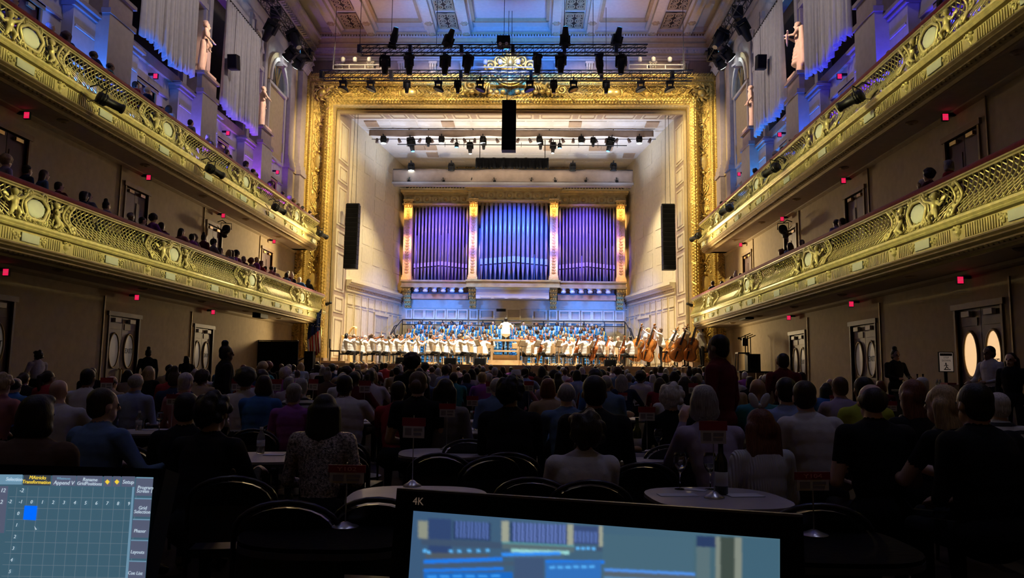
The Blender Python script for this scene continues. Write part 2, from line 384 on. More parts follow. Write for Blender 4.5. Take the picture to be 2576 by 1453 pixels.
def standing(arms='down', turn=0, walk=0):
    J = dict(hip=(0, 0, .95), chest=(0, .01, 1.32), neck=(0, .0, 1.47), head=(0, .03, 1.585), face=(math.sin(turn), math.cos(turn), 0))
    L, Rr = Vector((-.18, 0, 1.385)), Vector((.18, 0, 1.385))
    if arms == 'down': J['arms'] = [(L, (-.24, -.02, 1.14), (-.24, .06, .90), (0, .2, -1)), (Rr, (.24, -.02, 1.14), (.24, .06, .90), (0, .2, -1))]; J['nrm'] = (0, 1, 0)
    elif arms == 'front': J['arms'] = [(L, (-.25, .06, 1.16), (-.14, .30, 1.10), (.3, 1, 0)), (Rr, (.25, .06, 1.16), (.14, .30, 1.10), (-.3, 1, 0))]
    elif arms == 'conduct': J['arms'] = [(L, (-.30, .10, 1.22), (-.30, .36, 1.32), (0, 1, .2)), (Rr, (.32, .10, 1.22), (.34, .34, 1.36), (0, 1, .3))]
    elif arms == 'book': J['arms'] = [(L, (-.23, .08, 1.18), (-.10, .28, 1.20), (.5, .8, .1)), (Rr, (.23, .08, 1.18), (.10, .28, 1.20), (-.5, .8, .1))]
    J['legs'] = [((q*.095, 0, .92), (q*.10, .02+walk*q*.12, .50), (q*.10, -.01+walk*q*.2, .09), (q*.12, .13+walk*q*.2, .04)) for q in (-1, 1)]
    return J
HAIRM = {}
def hair_mesh(kind, voxel=.016):
    key = (kind, voxel)
    if key in HAIRM: return HAIRM[key]
    f = Fig(); rg = random.Random(hash(kind) % 97 if False else len(kind)*7)
    f.ell((0, -.022, .042), (.086, .093, .088), 0)
    if kind == 'short': f.ell((0, -.045, -.01), (.08, .065, .08), 0)
    elif kind == 'bob':
        f.ell((0, -.03, .0), (.098, .085, .11), 0); f.ell((0, -.03, -.055), (.104, .08, .075), 0); f.ell((0, .03, .095), (.07, .06, .035), 0)
    elif kind == 'long':
        f.ell((0, -.04, -.0), (.094, .08, .11), 0)
        for q in (-1, -.4, .4, 1): f.cap((q*.07, -.045, .0), (q*.085, -.075, -.26), .05, .035, 0)
        f.ell((0, -.07, -.15), (.10, .05, .13), 0)
    elif kind == 'afro':
        for i in range(34):
            v = Vector((rg.gauss(0, 1), rg.gauss(0, 1)-.3, abs(rg.gauss(0, 1))-.25)).normalized(); f.ell(Vector((v.x*.1, v.y*.095-.02, v.z*.11+.04)), (.042,)*3, 0, None, 8, 6)
        f.ell((0, -.03, .04), (.11, .10, .11), 0)
    elif kind == 'bun':
        f.ell((0, -.04, -.02), (.08, .07, .07), 0); f.ell((0, -.03, .155), (.055, .055, .05), 0)
    elif kind == 'lowbun':
        f.ell((0, -.04, -.02), (.08, .07, .07), 0); f.ell((0, -.135, .0), (.05, .05, .05), 0)
    elif kind == 'curly':
        for i in range(40):
            v = Vector((rg.gauss(0, 1), rg.gauss(0, 1)-.5, rg.gauss(0, 1)*.8+.1)).normalized()
            if v.y > .45 and v.z < .45: continue
            f.ell(Vector((v.x*.092, v.y*.095-.02, v.z*.11+.02)), (.036,)*3, 0, None, 8, 6)
    elif kind == 'pony':
        f.ell((0, -.04, -.01), (.08, .07, .075), 0); f.chain([(0, -.10, .05), (0, -.16, .02), (0, -.15, -.14), (0, -.13, -.24)], [.035, .04, .035, .015], 0)
    elif kind == 'braids':
        f.ell((0, -.04, .0), (.095, .085, .11), 0)
        for i in range(11):
            a = math.pi*(1+i/10); x, y = .09*math.cos(a), .085*math.sin(a)-.02
            f.chain([(x, y, .02), (x*1.15, y*1.2, -.14), (x*1.2, y*1.25, -.30-.03*(i % 3))], [.03, .026, .014], 0, 7)
        f.ell((0, -.06, -.12), (.10, .06, .12), 0)
    elif kind == 'receding':
        f = Fig(); f.ell((0, -.045, .015), (.085, .075, .085), 0)
        for q in (-1, 1): f.ell((q*.06, -.01, .01), (.028, .06, .045), 0)
    me = f.mesh('hair_'+kind, 1, voxel, 3 if kind not in ('afro', 'curly', 'braids') else 1)
    HAIRM[key] = me; return me
SKINS = [mat('skin_deep', (.10, .05, .03), .5, var=.05), mat('skin_brown', (.20, .105, .06), .5, var=.05), mat('skin_tan', (.42, .25, .16), .5, var=.05), mat('skin_light', (.62, .40, .30), .5, var=.05)]
EYE = mat('eye_dark', (.03, .02, .02), .2, var=0); LIP = mat('lip', (.30, .09, .07), .5, var=0); SHOE = mat('shoe_black', (.012, .012, .012), .3, var=0)
def fab(name, col, b=.25): return mat('cloth_'+name, col, .9, var=.12, vs=5, bump=b, bs=18, spec=.15)
def hairm(name, col):
    m = mat('hair_'+name, col, .5, var=0, spec=.3); nt = m.node_tree; b_ = nt.nodes['Principled BSDF']; tc = nt.nodes.new('ShaderNodeTexCoord'); mp = nt.nodes.new('ShaderNodeMapping'); mp.inputs['Scale'].default_value = (150, 150, 14)
    n = nt.nodes.new('ShaderNodeTexNoise'); n.inputs['Scale'].default_value = 1.0; n.inputs['Detail'].default_value = 3; bp = nt.nodes.new('ShaderNodeBump'); bp.inputs['Strength'].default_value = .5; bp.inputs['Distance'].default_value = .006
    cr = nt.nodes.new('ShaderNodeValToRGB'); cr.color_ramp.elements[0].color = (*[c*.55 for c in col], 1); cr.color_ramp.elements[1].color = (*[min(1, c*1.35) for c in col], 1); cr.color_ramp.elements[0].position = .3; cr.color_ramp.elements[1].position = .7
    nt.links.new(tc.outputs['Object'], mp.inputs[0]); nt.links.new(mp.outputs[0], n.inputs['Vector']); nt.links.new(n.outputs['Fac'], bp.inputs['Height']); nt.links.new(bp.outputs[0], b_.inputs['Normal']); nt.links.new(n.outputs['Fac'], cr.inputs[0]); nt.links.new(cr.outputs[0], b_.inputs['Base Color']); return m
HM = {'black': hairm('black', (.010, .008, .008)), 'dark': hairm('dark_brown', (.03, .018, .012)), 'brown': hairm('brown', (.10, .055, .03)), 'auburn': hairm('auburn', (.16, .055, .03)),
      'blonde': hairm('blonde', (.42, .30, .15)), 'grey': hairm('grey', (.30, .28, .27)), 'white': hairm('white', (.62, .58, .54)), 'red': hairm('red', (.22, .05, .02))}
def person(mesh, slots, loc, rz, label, group=None, hair=None, hm=None, hc=None, face=(0, 1, 0), sc=1.0, hvox=.016, hs=1.0):
    """slots: list of materials for skin, top, bottom, shoes, eyes, lips"""
    o = bpy.data.objects.new('person', mesh); COL.objects.link(o); o.location = loc; o.rotation_euler = (0, 0, rz); o.scale = (sc,)*3
    for i, m in enumerate(slots):
        o.material_slots[i].link = 'OBJECT'; o.material_slots[i].material = m
    tag(o, label, 'person', group)
    if hair and hair != 'bald':
        h = bpy.data.objects.new('hair', hair_mesh(hair, hvox)); COL.objects.link(h); h.parent = o; h.location = hc; h.scale = (hs,)*3
        h.rotation_euler = (0, 0, math.atan2(-face[0], face[1]))
        h.material_slots[0].link = 'OBJECT'; h.material_slots[0].material = hm
    return o
# ================================================================ the hall shell
RW = 10.16                                     # half width to the side walls
RL, RU = 8.52, 8.91                            # lower and upper balcony rails
ZL, ZU = 4.98, 8.43                            # rail tops
YE = 34.5                                      # stage end of the balconies
SZ = 1.80                                      # stage floor
def xr(s, r): return XC+s*r
SIDE = {-1: 'left', 1: 'right'}
# ---- floors
def fz(y): return max(0, .44*(y-12)/22)      # the floor rises gently towards the stage
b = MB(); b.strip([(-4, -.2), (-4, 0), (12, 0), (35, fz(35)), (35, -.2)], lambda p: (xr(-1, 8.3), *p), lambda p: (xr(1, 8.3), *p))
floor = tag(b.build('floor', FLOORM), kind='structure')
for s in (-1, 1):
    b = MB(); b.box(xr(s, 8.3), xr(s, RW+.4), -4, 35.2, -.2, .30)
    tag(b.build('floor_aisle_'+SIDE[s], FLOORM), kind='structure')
b = MB(); b.box(xr(-1, 13), xr(1, 13), -4.3, -4, 0, 19)
tag(b.build('wall_rear', CREAM), kind='structure')
# ---- stage platform
YSF = 33.9                                      # front edge of the stage apron
b = MB(); b.box(xr(-1, 8.6), xr(1, 8.6), 35.15, 47, SZ-.25, SZ); b.box(xr(-1, 9.6), xr(1, 9.6), YSF, 35.15, SZ-.25, SZ)
stage = tag(b.build('floor_stage', STAGEW), kind='structure')
n = 16
for i in range(n):
    x0 = xr(-1, 9.5)+19.0*i/n
    b = MB(); b.box(x0+.03, x0+19.0/n-.03, YSF+.05, YSF+.12, .32, SZ-.25); b.build('front_panel', CREAM, stage)
b = MB(); b.box(xr(-1, 9.55), xr(1, 9.55), YSF-.07, YSF, SZ-.12, SZ); b.build('nosing', TAUPE, stage)
# ---- openings in the side walls (real depths of door bays)
GD = [(14.6, 16.15), (19.95, 21.45), (25.1, 26.5)]
BD = [(15.0, 16.2), (20.3, 21.5), (25.6, 26.8), (30.95, 32.15)]
PIER = [7.7, 13.1, 18.5, 23.9, 29.3]
def wall_boxes(b, x0, x1, y0, y1, z0, z1, ops):
    ops = sorted(o for o in ops if o[1] > y0 and o[0] < y1); y = y0
    for a, c, za, zb in ops:
        if a > y: b.box(x0, x1, y, a, z0, z1)
        if za > z0: b.box(x0, x1, a, c, z0, za)
        if zb < z1: b.box(x0, x1, a, c, zb, z1)
        y = c
    if y < y1: b.box(x0, x1, y, y1, z0, z1)
WALLS = {}
for s in (-1, 1):
    b = MB(); xi, xo = xr(s, RW), xr(s, RW+.35)
    wall_boxes(b, xi, xo, -4, 35.3, 0, 3.95, [(a, c, .3, 2.85) for a, c in GD])
    wall_boxes(b, xi, xo, -4, 35.3, 3.95, 7.45, [(a, c, 4.1, 6.5) for a, c in BD])
    b.cur = 1
    wall_boxes(b, xi, xo, -4, 35.3, 7.45, 10.62, [(a, c, 7.5, 9.62) for a, c in BD])
    wall_boxes(b, xi, xo, -4, 35.3, 10.62, 14.9, [(p+1.05, p+4.35, 10.62, 14.9) for p in PIER[:-1]]+[(p-.52, p+.52, 11.25, 13.75) for p in PIER])
    wall_boxes(b, xi, xo, -4, 35.3, 14.9, 17.0, [])
    W = tag(b.build('wall_'+SIDE[s], [CREAM, WALLP]), kind='structure'); WALLS[s] = W
    # outer skin so that recesses are closed
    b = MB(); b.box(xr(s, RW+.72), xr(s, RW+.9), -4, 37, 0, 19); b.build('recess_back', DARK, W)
    # cornices: soffit moulding under each balcony and main entablature
    for z in (3.72, 7.20):
        b = MB(); pr = [(0, 0), (.16, 0), (.16, -.05), (.10, -.09), (.08, -.16), (.03, -.2), (0, -.22)]
        b.sweepY([(xr(s, RW-u), z+v) for u, v in pr], -4, 35.2); b.build('soffit_moulding', CREAM, W)
    b = MB(); pr = [(0, 0), (.75, 0), (.75, -.12), (.62, -.16), (.55, -.34), (.36, -.4), (.32, -.6), (.16, -.66), (.14, -1.1), (.08, -1.16), (.08, -1.5), (0, -1.5)]
    b.sweepY([(xr(s, RW-u), 17.9+v) for u, v in pr], -4, 36.2); b.build('entablature', WALLP, W)
    b = MB()
    for i in range(100): b.box(xr(s, RW-.32), xr(s, RW-.5), 14+i*.22, 14.12+i*.22, 17.28, 17.42)
    tag(b.build('dentil_row', WALLP, W), kind='stuff')
    # pedestals, piers, caps
    for k, p in enumerate(PIER):
        b = MB(); b.box(xr(s, RW-.0), xr(s, RW-.28), p-1.5, p+1.5, 7.45, 10.1); b.build('pedestal', WALLP, W)
        b = MB(); b.box(xr(s, RW), xr(s, RW-.34), p-1.56, p+1.56, 10.1, 10.2); b.box(xr(s, RW), xr(s, RW-.42), p-1.62, p+1.62, 10.2, 10.28); b.box(xr(s, RW), xr(s, RW-.36), p-1.56, p+1.56, 10.28, 10.36); b.build('pedestal_cap', MAUVE, W)
        for q0, q1 in ((p-1.42, p-.62), (p+.62, p+1.42)):
            b = MB(); b.box(xr(s, RW-.28), xr(s, RW-.305), q0, q1, 9.62, 9.68); b.build('panel_moulding', WALLP, W)
        b = MB(); b.box(xr(s, RW-.28), xr(s, RW-.62), p-.58, p+.58, 7.45, 10.36); b.build('pier', WALLP, W)
        b = MB(); b.box(xr(s, RW-.0), xr(s, RW-.66), p-.62, p+.62, 10.36, 10.5); b.box(xr(s, RW), xr(s, RW-.56), p-.56, p+.56, 10.5, 11.0); b.box(xr(s, RW), xr(s, RW-.64), p-.62, p+.62, 11.0, 11.1); b.build('statue_plinth', MAUVE, W)
        # niche
        b = MB(); b.box(xr(s, RW+.34), xr(s, RW+.5), p-.7, p+.7, 11.0, 14.0); b.build('niche_back', TAUPE, W)
        b = MB()
        for y in (p-.58, p+.58): b.box(xr(s, RW), xr(s, RW-.07), y-.06, y+.06, 11.1, 13.8)
        b.box(xr(s, RW), xr(s, RW-.09), p-.66, p+.66, 13.75, 13.95); b.build('niche_frame', WALLP, W)
        # medallion over the niche
        b = MB(); pts = [(xr(s, RW-.03), p+.42*math.cos(t), 14.75+.5*math.sin(t)) for t in [i*math.pi/10 for i in range(20)]]
        b.pipe(pts, .06, 6, True); b.ell((xr(s, RW-.02), p, 14.75), (.08, .3, .36), 12, 7)
        for q in (-1, 1):
            b.pipe([(xr(s, RW-.05), p+q*(.45+.1*math.sin(t*2)), 15.5-t*.28) for t in [i*.5 for i in range(8)]], .07, 5)
        b.build('medallion', WALLP, W, smooth=True)
        for q in (-1.0, 1.0):
            b = MB(); b.box(xr(s, RW), xr(s, RW-.12), p+q*.82-.13, p+q*.82+.13, 10.36, 15.6); b.build('wall_strip', WALLP, W)
    # recess back behind the drapes: tall dark window bays
    for p in PIER[:-1]:
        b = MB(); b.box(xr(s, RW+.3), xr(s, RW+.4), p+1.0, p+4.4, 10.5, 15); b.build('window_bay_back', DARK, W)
        b = MB(); b.box(xr(s, RW), xr(s, RW-.1), p+1.1, p+4.3, 10.3, 10.62); b.build('window_bay_sill', TAUPE, W)
    # door-bay ledge on the upper gallery
    for a, c in BD:
        b = MB(); b.box(xr(s, RW), xr(s, RW-.06), a-.75, c+.75, 9.7, 9.76); b.build('string_course', MAUVE, W)
    # arched window bay beside the stage
    yc = 31.65
    b = MB(); b.box(xr(s, RW-.02), xr(s, RW-.06), yc-.95, yc+.95, 10.6, 13.55); b.build('tall_panel', CREAM, W)
    b = MB()
    for q in (-1, 1): b.box(xr(s, RW-.02), xr(s, RW-.12), yc+q*1.0-.07, yc+q*1.0+.07, 10.5, 13.6)
    b.box(xr(s, RW-.02), xr(s, RW-.14), yc-1.1, yc+1.1, 13.6, 13.72); b.box(xr(s, RW-.02), xr(s, RW-.1), yc-.98, yc+.98, 10.5, 10.62); b.build('panel_frame', WALLP, W)
    def arch(r0, r1, u0, u1, z0=13.72, n=14):
        m = MB()
        for i in range(n):
            t0, t1 = math.pi*i/n, math.pi*(i+1)/n
            pr = [(r0, t0), (r1, t0), (r1, t1), (r0, t1)]
            m.strip([(yc-r*math.cos(t), z0+1.2*r*math.sin(t)) for r, t in pr], lambda p: (xr(s, RW-u0), p[0], p[1]), lambda p: (xr(s, RW-u1), p[0], p[1]))
        return m
    arch(.0, .98, .01, .025).build('arch_glass', mat('dark_window_glass', (.05, .055, .07), .15, var=.05), W)
    arch(.98, 1.12, 0, .2).build('arch_moulding', WALLP, W); arch(1.12, 1.3, 0, .13).build('arch_moulding', CREAM, W)
    b = MB()
    for t in (.35, .5, .65):
        b.beam((xr(s, RW-.04), yc, 13.75), (xr(s, RW-.04), yc-.96*math.cos(math.pi*t), 13.72+1.15*math.sin(math.pi*t)), .04, .05)
    b.box(xr(s, RW-.02), xr(s, RW-.06), yc-.03, yc+.03, 13.72, 14.85); b.build('glazing_bar', FRAMEW, W)
    b = MB(); b.strip([(yc-.2, 15.3), (yc+.2, 15.3), (yc+.13, 14.7), (yc-.13, 14.7)], lambda p: (xr(s, RW), *p), lambda p: (xr(s, RW-.32), *p)); b.pipe([(xr(s, RW-.3), yc-.12, 14.8), (xr(s, RW-.42), yc, 14.75), (xr(s, RW-.3), yc+.12, 14.8)], .06); b.build('keystone', MAUVE, W)
    # giant pilasters beside the stage: stepped shafts, bases and leafy capitals
    for yp, hw, u in ((33.3, .32, .22), (33.95, .2, .12), (34.6, .36, .34), (35.25, .2, .16)):
        b = MB(); b.box(xr(s, RW), xr(s, RW-u), yp-hw, yp+hw, 11.1, 15.6); b.build('pilaster_shaft', CREAM if hw < .3 else MAUVE, W)
        b = MB(); b.box(xr(s, RW), xr(s, RW-u-.12), yp-hw-.08, yp+hw+.08, 10.55, 10.75); b.box(xr(s, RW), xr(s, RW-u-.08), yp-hw-.05, yp+hw+.05, 10.75, 10.95); b.box(xr(s, RW), xr(s, RW-u-.04), yp-hw-.03, yp+hw+.03, 10.95, 11.1)
        b.box(xr(s, RW), xr(s, RW-u-.05), yp-hw-.03, yp+hw+.03, 7.45, 10.55); b.build('pilaster_base', CREAM if hw < .3 else MAUVE, W)
    for yp, hw, u in ((33.3, .32, .22), (34.6, .36, .34)):
        b = MB()
        for row, (z, rr) in enumerate(((15.65, .0), (15.95, .05), (16.2, .1))):
            for i in range(5):
                y = yp-hw+2*hw*(i+.5*(row % 2))/4.5
                b.pipe([(xr(s, RW-u+.02), y, z), (xr(s, RW-u-.1-rr), y, z+.22), (xr(s, RW-u-.22-rr), y, z+.3), (xr(s, RW-u-.24-rr), y, z+.2)], [.07, .08, .06, .03], 5)
        b.box(xr(s, RW), xr(s, RW-u-.22), yp-hw-.14, yp+hw+.14, 16.42, 16.52); b.build('leaf_capital', WALLP, W, smooth=False)
# ---- ceiling of the hall
b = MB(); b.box(xr(-1, RW+.9), xr(1, RW+.9), -4, 36.6, 18.35, 18.6)
ceil = tag(b.build('ceiling', mat('ceiling_plaster', (.66, .64, .60), .8, var=.03)), kind='structure')
# ribs running along the hall in pairs with fretwork panels between
for px0, px1, px2, px3 in ((712, 0, 0, 850), (1013, 1055, 1140, 1168), (1395, 1435, 1505, 1540), (1705, 0, 0, 1850)):
    pass
RIBX = [-6.3, -3.55, 3.55, 6.3]
for rx in (-8.6, -6.9, -3.9, -2.2, 2.2, 3.9, 6.9, 8.6):
    b = MB(); x = XC+rx
    b.sweepY([(x-.34, 18.36), (x-.34, 18.2), (x-.22, 18.16), (x-.2, 17.98), (x+.2, 17.98), (x+.22, 18.16), (x+.34, 18.2), (x+.34, 18.36)], -4, 35.6)
    o = b.build('ceiling_rib', mat('ceiling_rib_plaster', (.66, .60, .50), .75, var=.04), ceil)
    b = MB()
    for yy in (34.3, 35.45):
        b.ell((x, yy, 17.97), (.15, .13, .09), 8, 5)
        for a in range(6): b.ell((x+.14*math.cos(a*1.047), yy+.14*math.sin(a*1.047), 17.98), (.07, .07, .06), 6, 4)
    b.build('rib_boss', CREAM, ceil, smooth=True)
for rx in (-7.75, -3.05, 3.05, 7.75):
    b = MB(); x = XC+rx
    for y0 in (32.0, 33.9):
        b.box(x-.44, x+.44, y0, y0+1.5, 18.28, 18.34)
    b.build('fret_ground', DARK, ceil)
    b = MB()
    for y0 in (32.0, 33.9):
        for i in range(3):
            for j in range(2):
                cx, cy = x-.22+.44*j, y0+.25+.5*i
                b.pipe([(cx+.17*math.cos(t), cy+.2*math.sin(t), 18.27) for t in [k*math.pi/6 for k in range(12)]], .035, 5, True)
                b.pipe([(cx+.07*math.cos(t), cy+.09*math.sin(t), 18.26) for t in [k*math.pi/4 for k in range(8)]], .03, 5, True)
        b.pipe([(x-.42, y0, 18.26), (x+.42, y0, 18.26), (x+.42, y0+1.5, 18.26), (x-.42, y0+1.5, 18.26)], .05, 4, True)
    tag(b.build('fretwork_panel', CREAM, ceil), kind='stuff')
for rx0, rx1 in ((-6.5, -4.3), (-1.8, 1.8), (4.3, 6.5)):
    b = MB(); x0, x1 = XC+rx0, XC+rx1
    for y0, y1 in ((20, 26.2), (26.8, 34.6)):
        for q in (x0, x1): b.box(q-.09, q+.09, y0, y1, 18.2, 18.36)
        b.box(x0, x1, y1-.09, y1+.09, 18.2, 18.36); b.box(x0, x1, y0-.09, y0+.09, 18.2, 18.36)
    b.build('coffer_moulding', CREAM, ceil)
# ---- front wall above the gold frame
FZT = 15.99; FXO = 10.25
b = MB(); b.box(xr(-1, RW+.9), xr(1, RW+.9), 36.2, 36.6, 15.2, 18.6)
for s in (-1, 1): b.box(xr(s, 10.1), xr(s, RW+.9), 36.0, 36.6, 0, 15.2)
wf = tag(b.build('wall_front', MAUVE), kind='structure')
def band(name, z0, z1, d, m):
    b = MB(); b.box(xr(-1, RW), xr(1, RW), 36.2-d, 36.2, z0, z1); return b.build(name, m, wf)
band('picture_rail', 16.9, 17.0, .12, WALLP)
for i, (z0, z1, d) in enumerate(((17.0, 17.12, .2), (17.12, 17.22, .28), (17.34, 17.44, .4), (17.44, 17.6, .5), (17.6, 17.66, .44), (17.66, 17.84, .62), (17.84, 17.9, .7), (18.05, 18.15, .62), (18.15, 18.36, .75))):
    band('cornice_course', z0, z1, d, CREAM if i % 2 else WALLP)
band('cornice_core', 17.2, 18.36, .3, WALLP)
for z0, z1, d, st in ((17.22, 17.34, .36, .16), (17.92, 18.04, .6, .14)):
    b = MB(); x = xr(-1, RW)
    while x < xr(1, RW): b.box(x, x+st*.55, 36.2-d, 36.1, z0, z1); x += st
    tag(b.build('dentil_row', WALLP, wf), kind='stuff')
for i in range(12):
    x = XC-8.55+1.555*i
    b = MB(); b.box(x-.2, x+.2, 35.85, 36.2, 16.66, 16.78)
    for q in (-.12, 0, .12): b.pipe([(x+q, 35.9, 16.66), (x+q, 35.9, 16.5), (x+q, 36.02, 16.38), (x+q*.8, 36.02, 16.24), (x+q*.7, 36.14, 16.16)], .055, 5)
    b.build('bracket', WALLP, wf, smooth=False)
# ================================================================ gold frame round the stage opening
FXI = 8.60; FZI = 14.27; FY = 35.6
PROF = [(0, -.55), (0, .0), (.03, .14), (.10, .24), (.22, .29), (.34, .24), (.42, .13), (.46, .16), (.52, .18), (.58, .15), (.62, .06), (.72, -.02), (.85, -.10), (.98, -.12), (1.10, -.05), (1.20, .09), (1.28, .22), (1.36, .32), (1.45, .36), (1.54, .32), (1.62, .2), (1.65, .05), (1.65, -.55)]
def cove(u):
    for (a, va), (c, vc) in zip(PROF, PROF[1:]):
        if a <= u <= c and c > a: return va+(vc-va)*(u-a)/(c-a)
    return 0
X0, X1 = xr(-1, FXO), xr(1, FXO)
def fp(side, t, u, h=0):                      # side L/T/R, distance along, distance inwards, height above the moulding
    y = FY-cove(u)-h
    if side == 'L': return Vector((X0+u, y, t))
    if side == 'R': return Vector((X1-u, y, t))
    return Vector((t, y, FZT-u))
frame = thing('proscenium_frame', 'massive ornate gold leaf frame around the stage opening', 'frame', (XC, FY, SZ))
FR0 = frame.location.copy()
def fbuild(b, name, m, smooth=False, kind=None, parent=None, label=None):
    o = b.build(name, m, parent or frame, smooth)
    if parent is None: o.location = -FR0
    return tag(o, label, None, None, kind)
ZB = SZ-.05
def moulding(i0, i1):
    b = MB()
    for i in range(i0, i1):
        (ua, va), (ub, vb) = PROF[i], PROF[i+1]
        ring = lambda u, v: [(X0+u, FY-v, ZB), (X0+u, FY-v, FZT-u), (X1-u, FY-v, FZT-u), (X1-u, FY-v, ZB)]
        b.add(ring(ua, va)+ring(ub, vb), [(k, k+1, k+5, k+4) for k in range(3)])
    return b
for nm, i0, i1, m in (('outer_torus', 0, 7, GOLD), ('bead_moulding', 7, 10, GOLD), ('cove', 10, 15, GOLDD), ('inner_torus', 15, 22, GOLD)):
    fbuild(moulding(i0, i1), nm, m, True)
def along(step, margin=.25):                   # positions along the three sides
    out = []
    z = SZ+.3
    while z < FZT-margin: out.append(('L', z)); out.append(('R', z)); z += step
    x = X0+margin
    while x < X1-margin: out.append(('T', x)); x += step
    return out
def leafM(side, ang):
    return Matrix.Rotation(ang, 3, 'Y')
b = MB()
for i, (sd, t) in enumerate(along(.13, .3)):
    for q in (-1, 1):
        c = fp(sd, t+R.uniform(-.03, .03), .22+q*.10, .01)
        b.ell(c, (.055, .085, .12), 6, 4, leafM(sd, q*R.uniform(.5, 1.0)+(math.pi/2 if sd == 'T' else 0)))
fbuild(b, 'leaf_garland', GOLD, kind='stuff')
b = MB(); rq = random.Random(9)
for sd, t in along(.085, .9):
    for k in range(3):
        u = rq.uniform(.66, 1.2); ln = rq.uniform(.05, .1); b.ell(fp(sd, t+rq.uniform(-.05, .05), u, .015), (.03, .045, ln), 5, 4, leafM(sd, rq.uniform(0, 3.14)))
fbuild(b, 'foliage_ground', GOLD, kind='stuff')
b = MB()
for sd, t in along(.105, .55):
    b.ell(fp(sd, t, .52, .02), (.045, .045, .045), 6, 4)
for sd, t in along(.075, .65):
    b.ell(fp(sd, t, .61, .02), (.025, .025, .025), 5, 3)
fbuild(b, 'bead_string', GOLD, kind='stuff')
b = MB()
for i, (sd, t) in enumerate(along(.15, 1.4)):
    for q, du in enumerate((-.1, 0, .1)):
        c = fp(sd, t+(.075 if q == 1 else 0), 1.45+du, .0)
        b.ell(c, (.055, .05, .075) if sd != 'T' else (.075, .05, .055), 5, 4)
fbuild(b, 'scale_ornament', GOLD, kind='stuff')
b = MB()
for i in range(14):
    for sd, t in (('L', SZ+1.0+i*.95), ('R', SZ+1.0+i*.95)):
        b.pipe([fp(sd, t-.14, 1.3, .03), fp(sd, t, 1.45, .05), fp(sd, t+.14, 1.6, .02)], .045, 5)
for i in range(17):
    t = X0+1.9+i*1.04; b.pipe([fp('T', t-.14, 1.3, .03), fp('T', t, 1.45, .05), fp('T', t+.14, 1.6, .02)], .045, 5)
fbuild(b, 'ribbon_band', GOLD, kind='stuff')
# scroll reliefs in the cove
def spiral(cx, cy, r, turns, d=1, a0=0, n=18):
    return [(cx+r*(1-.85*k/n)*math.cos(a0+d*2*math.pi*turns*k/n), cy+r*(1-.85*k/n)*math.sin(a0+d*2*math.pi*turns*k/n)) for k in range(n+1)]
def motif_top(t0, mir):
    L = []
    for cx, cy, r in ((-.28, .14, .13), (-.28, -.14, .13), (.08, -.14, .13), (.08, .14, .13)):
        L.append((spiral(cx, cy, r, 1.6, 1 if cy > 0 else -1, 1.5 if cy > 0 else -1.5, 14), .03))
    for k in range(5):
        for q in (-1, 1):
            L.append(([(.24+.02*k, 0), (.30+.05*k, q*(.05+.035*k)), (.40+.045*k, q*(.07+.055*k))], .026))
    L.append(([(-.1+.045*math.cos(a), .045*math.sin(a)) for a in [j*math.pi/4 for j in range(9)]], .03))
    return [([(t0+mir*x, .92+y) for x, y in pts], r) for pts, r in L]
def put(b, sd, lines, rs=1.0):
    for pts, r in lines:
        b.pipe([fp(sd, t, min(1.22, max(.64, u)), .02) for t, u in pts], r*rs, 5)
for i in range(16):
    t = X0+1.75+i*1.12
    if abs(t-XC) < 1.6: continue
    b = MB(); put(b, 'T', motif_top(t, 1 if i % 2 else -1)); fbuild(b, 'scroll_relief', GOLD, True)
def motif_jamb(t0, kind):
    L = []
    if kind:
        for q in (-1, 1):
            L.append(([(t0-.42, .92), (t0-.2, .92+q*.16), (t0+.05, .92+q*.22), (t0+.2, .92+q*.1)], .035))
            L.append((spiral(t0+.22, .92+q*.12, .11, 1.4, q, 0, 12), .03))
            L.append(([(t0-.3, .92), (t0-.12, .92+q*.09), (t0+.1, .92+q*.06)], .03))
        L.append(([(t0-.5, .92), (t0+.45, .92)], .04))
    else:
        for k in range(-3, 4):
            L.append(([(t0-.3, .92), (t0+.05, .92+k*.055), (t0+.25, .92+k*.085)], .032))
        L.append(([(t0-.42, .78), (t0-.34, .92), (t0-.42, 1.06)], .05)); L.append(([(t0-.32, .8), (t0-.32, 1.04)], .045))
    return L
for sd in 'LR':
    for i in range(11):
        t = SZ+.8+i*1.12
        if any(abs(t-z) < .55 for z in (5.75, 11.6)): continue
        b = MB(); put(b, sd, motif_jamb(t, i % 2)); fbuild(b, 'candelabra_relief', GOLD, True)
    for z in (5.75, 11.6):
        c = fp(sd, z, .92, .0); b = MB(); b.ell((c.x, c.y+.02, z), (.30, .17, .42), 16, 9); o = fbuild(b, 'shield', mat('polished_gold', (.9, .68, .25), .25, .6, var=.05), True)
        b = MB(); b.pipe([(c.x+.33*math.cos(a), c.y-.03, z+.46*math.sin(a)) for a in [k*math.pi/10 for k in range(20)]], .045, 6, True)
        for q in (-1, 1): b.ell((c.x, c.y-.06, z+q*.48), (.1, .1, .07), 8, 5)
        fbuild(b, 'shield_rim', GOLD, True)
for t in (XC-5.0, XC+5.0):
    c = fp('T', t, .92); b = MB(); b.ell((t, c.y, c.z), (.42, .16, .30), 16, 9); fbuild(b, 'shield', MATS['polished_gold'], True)
    b = MB(); b.pipe([(t+.46*math.cos(a), c.y-.04, c.z+.33*math.sin(a)) for a in [k*math.pi/10 for k in range(20)]], .045, 6, True); fbuild(b, 'shield_rim', GOLD, True)
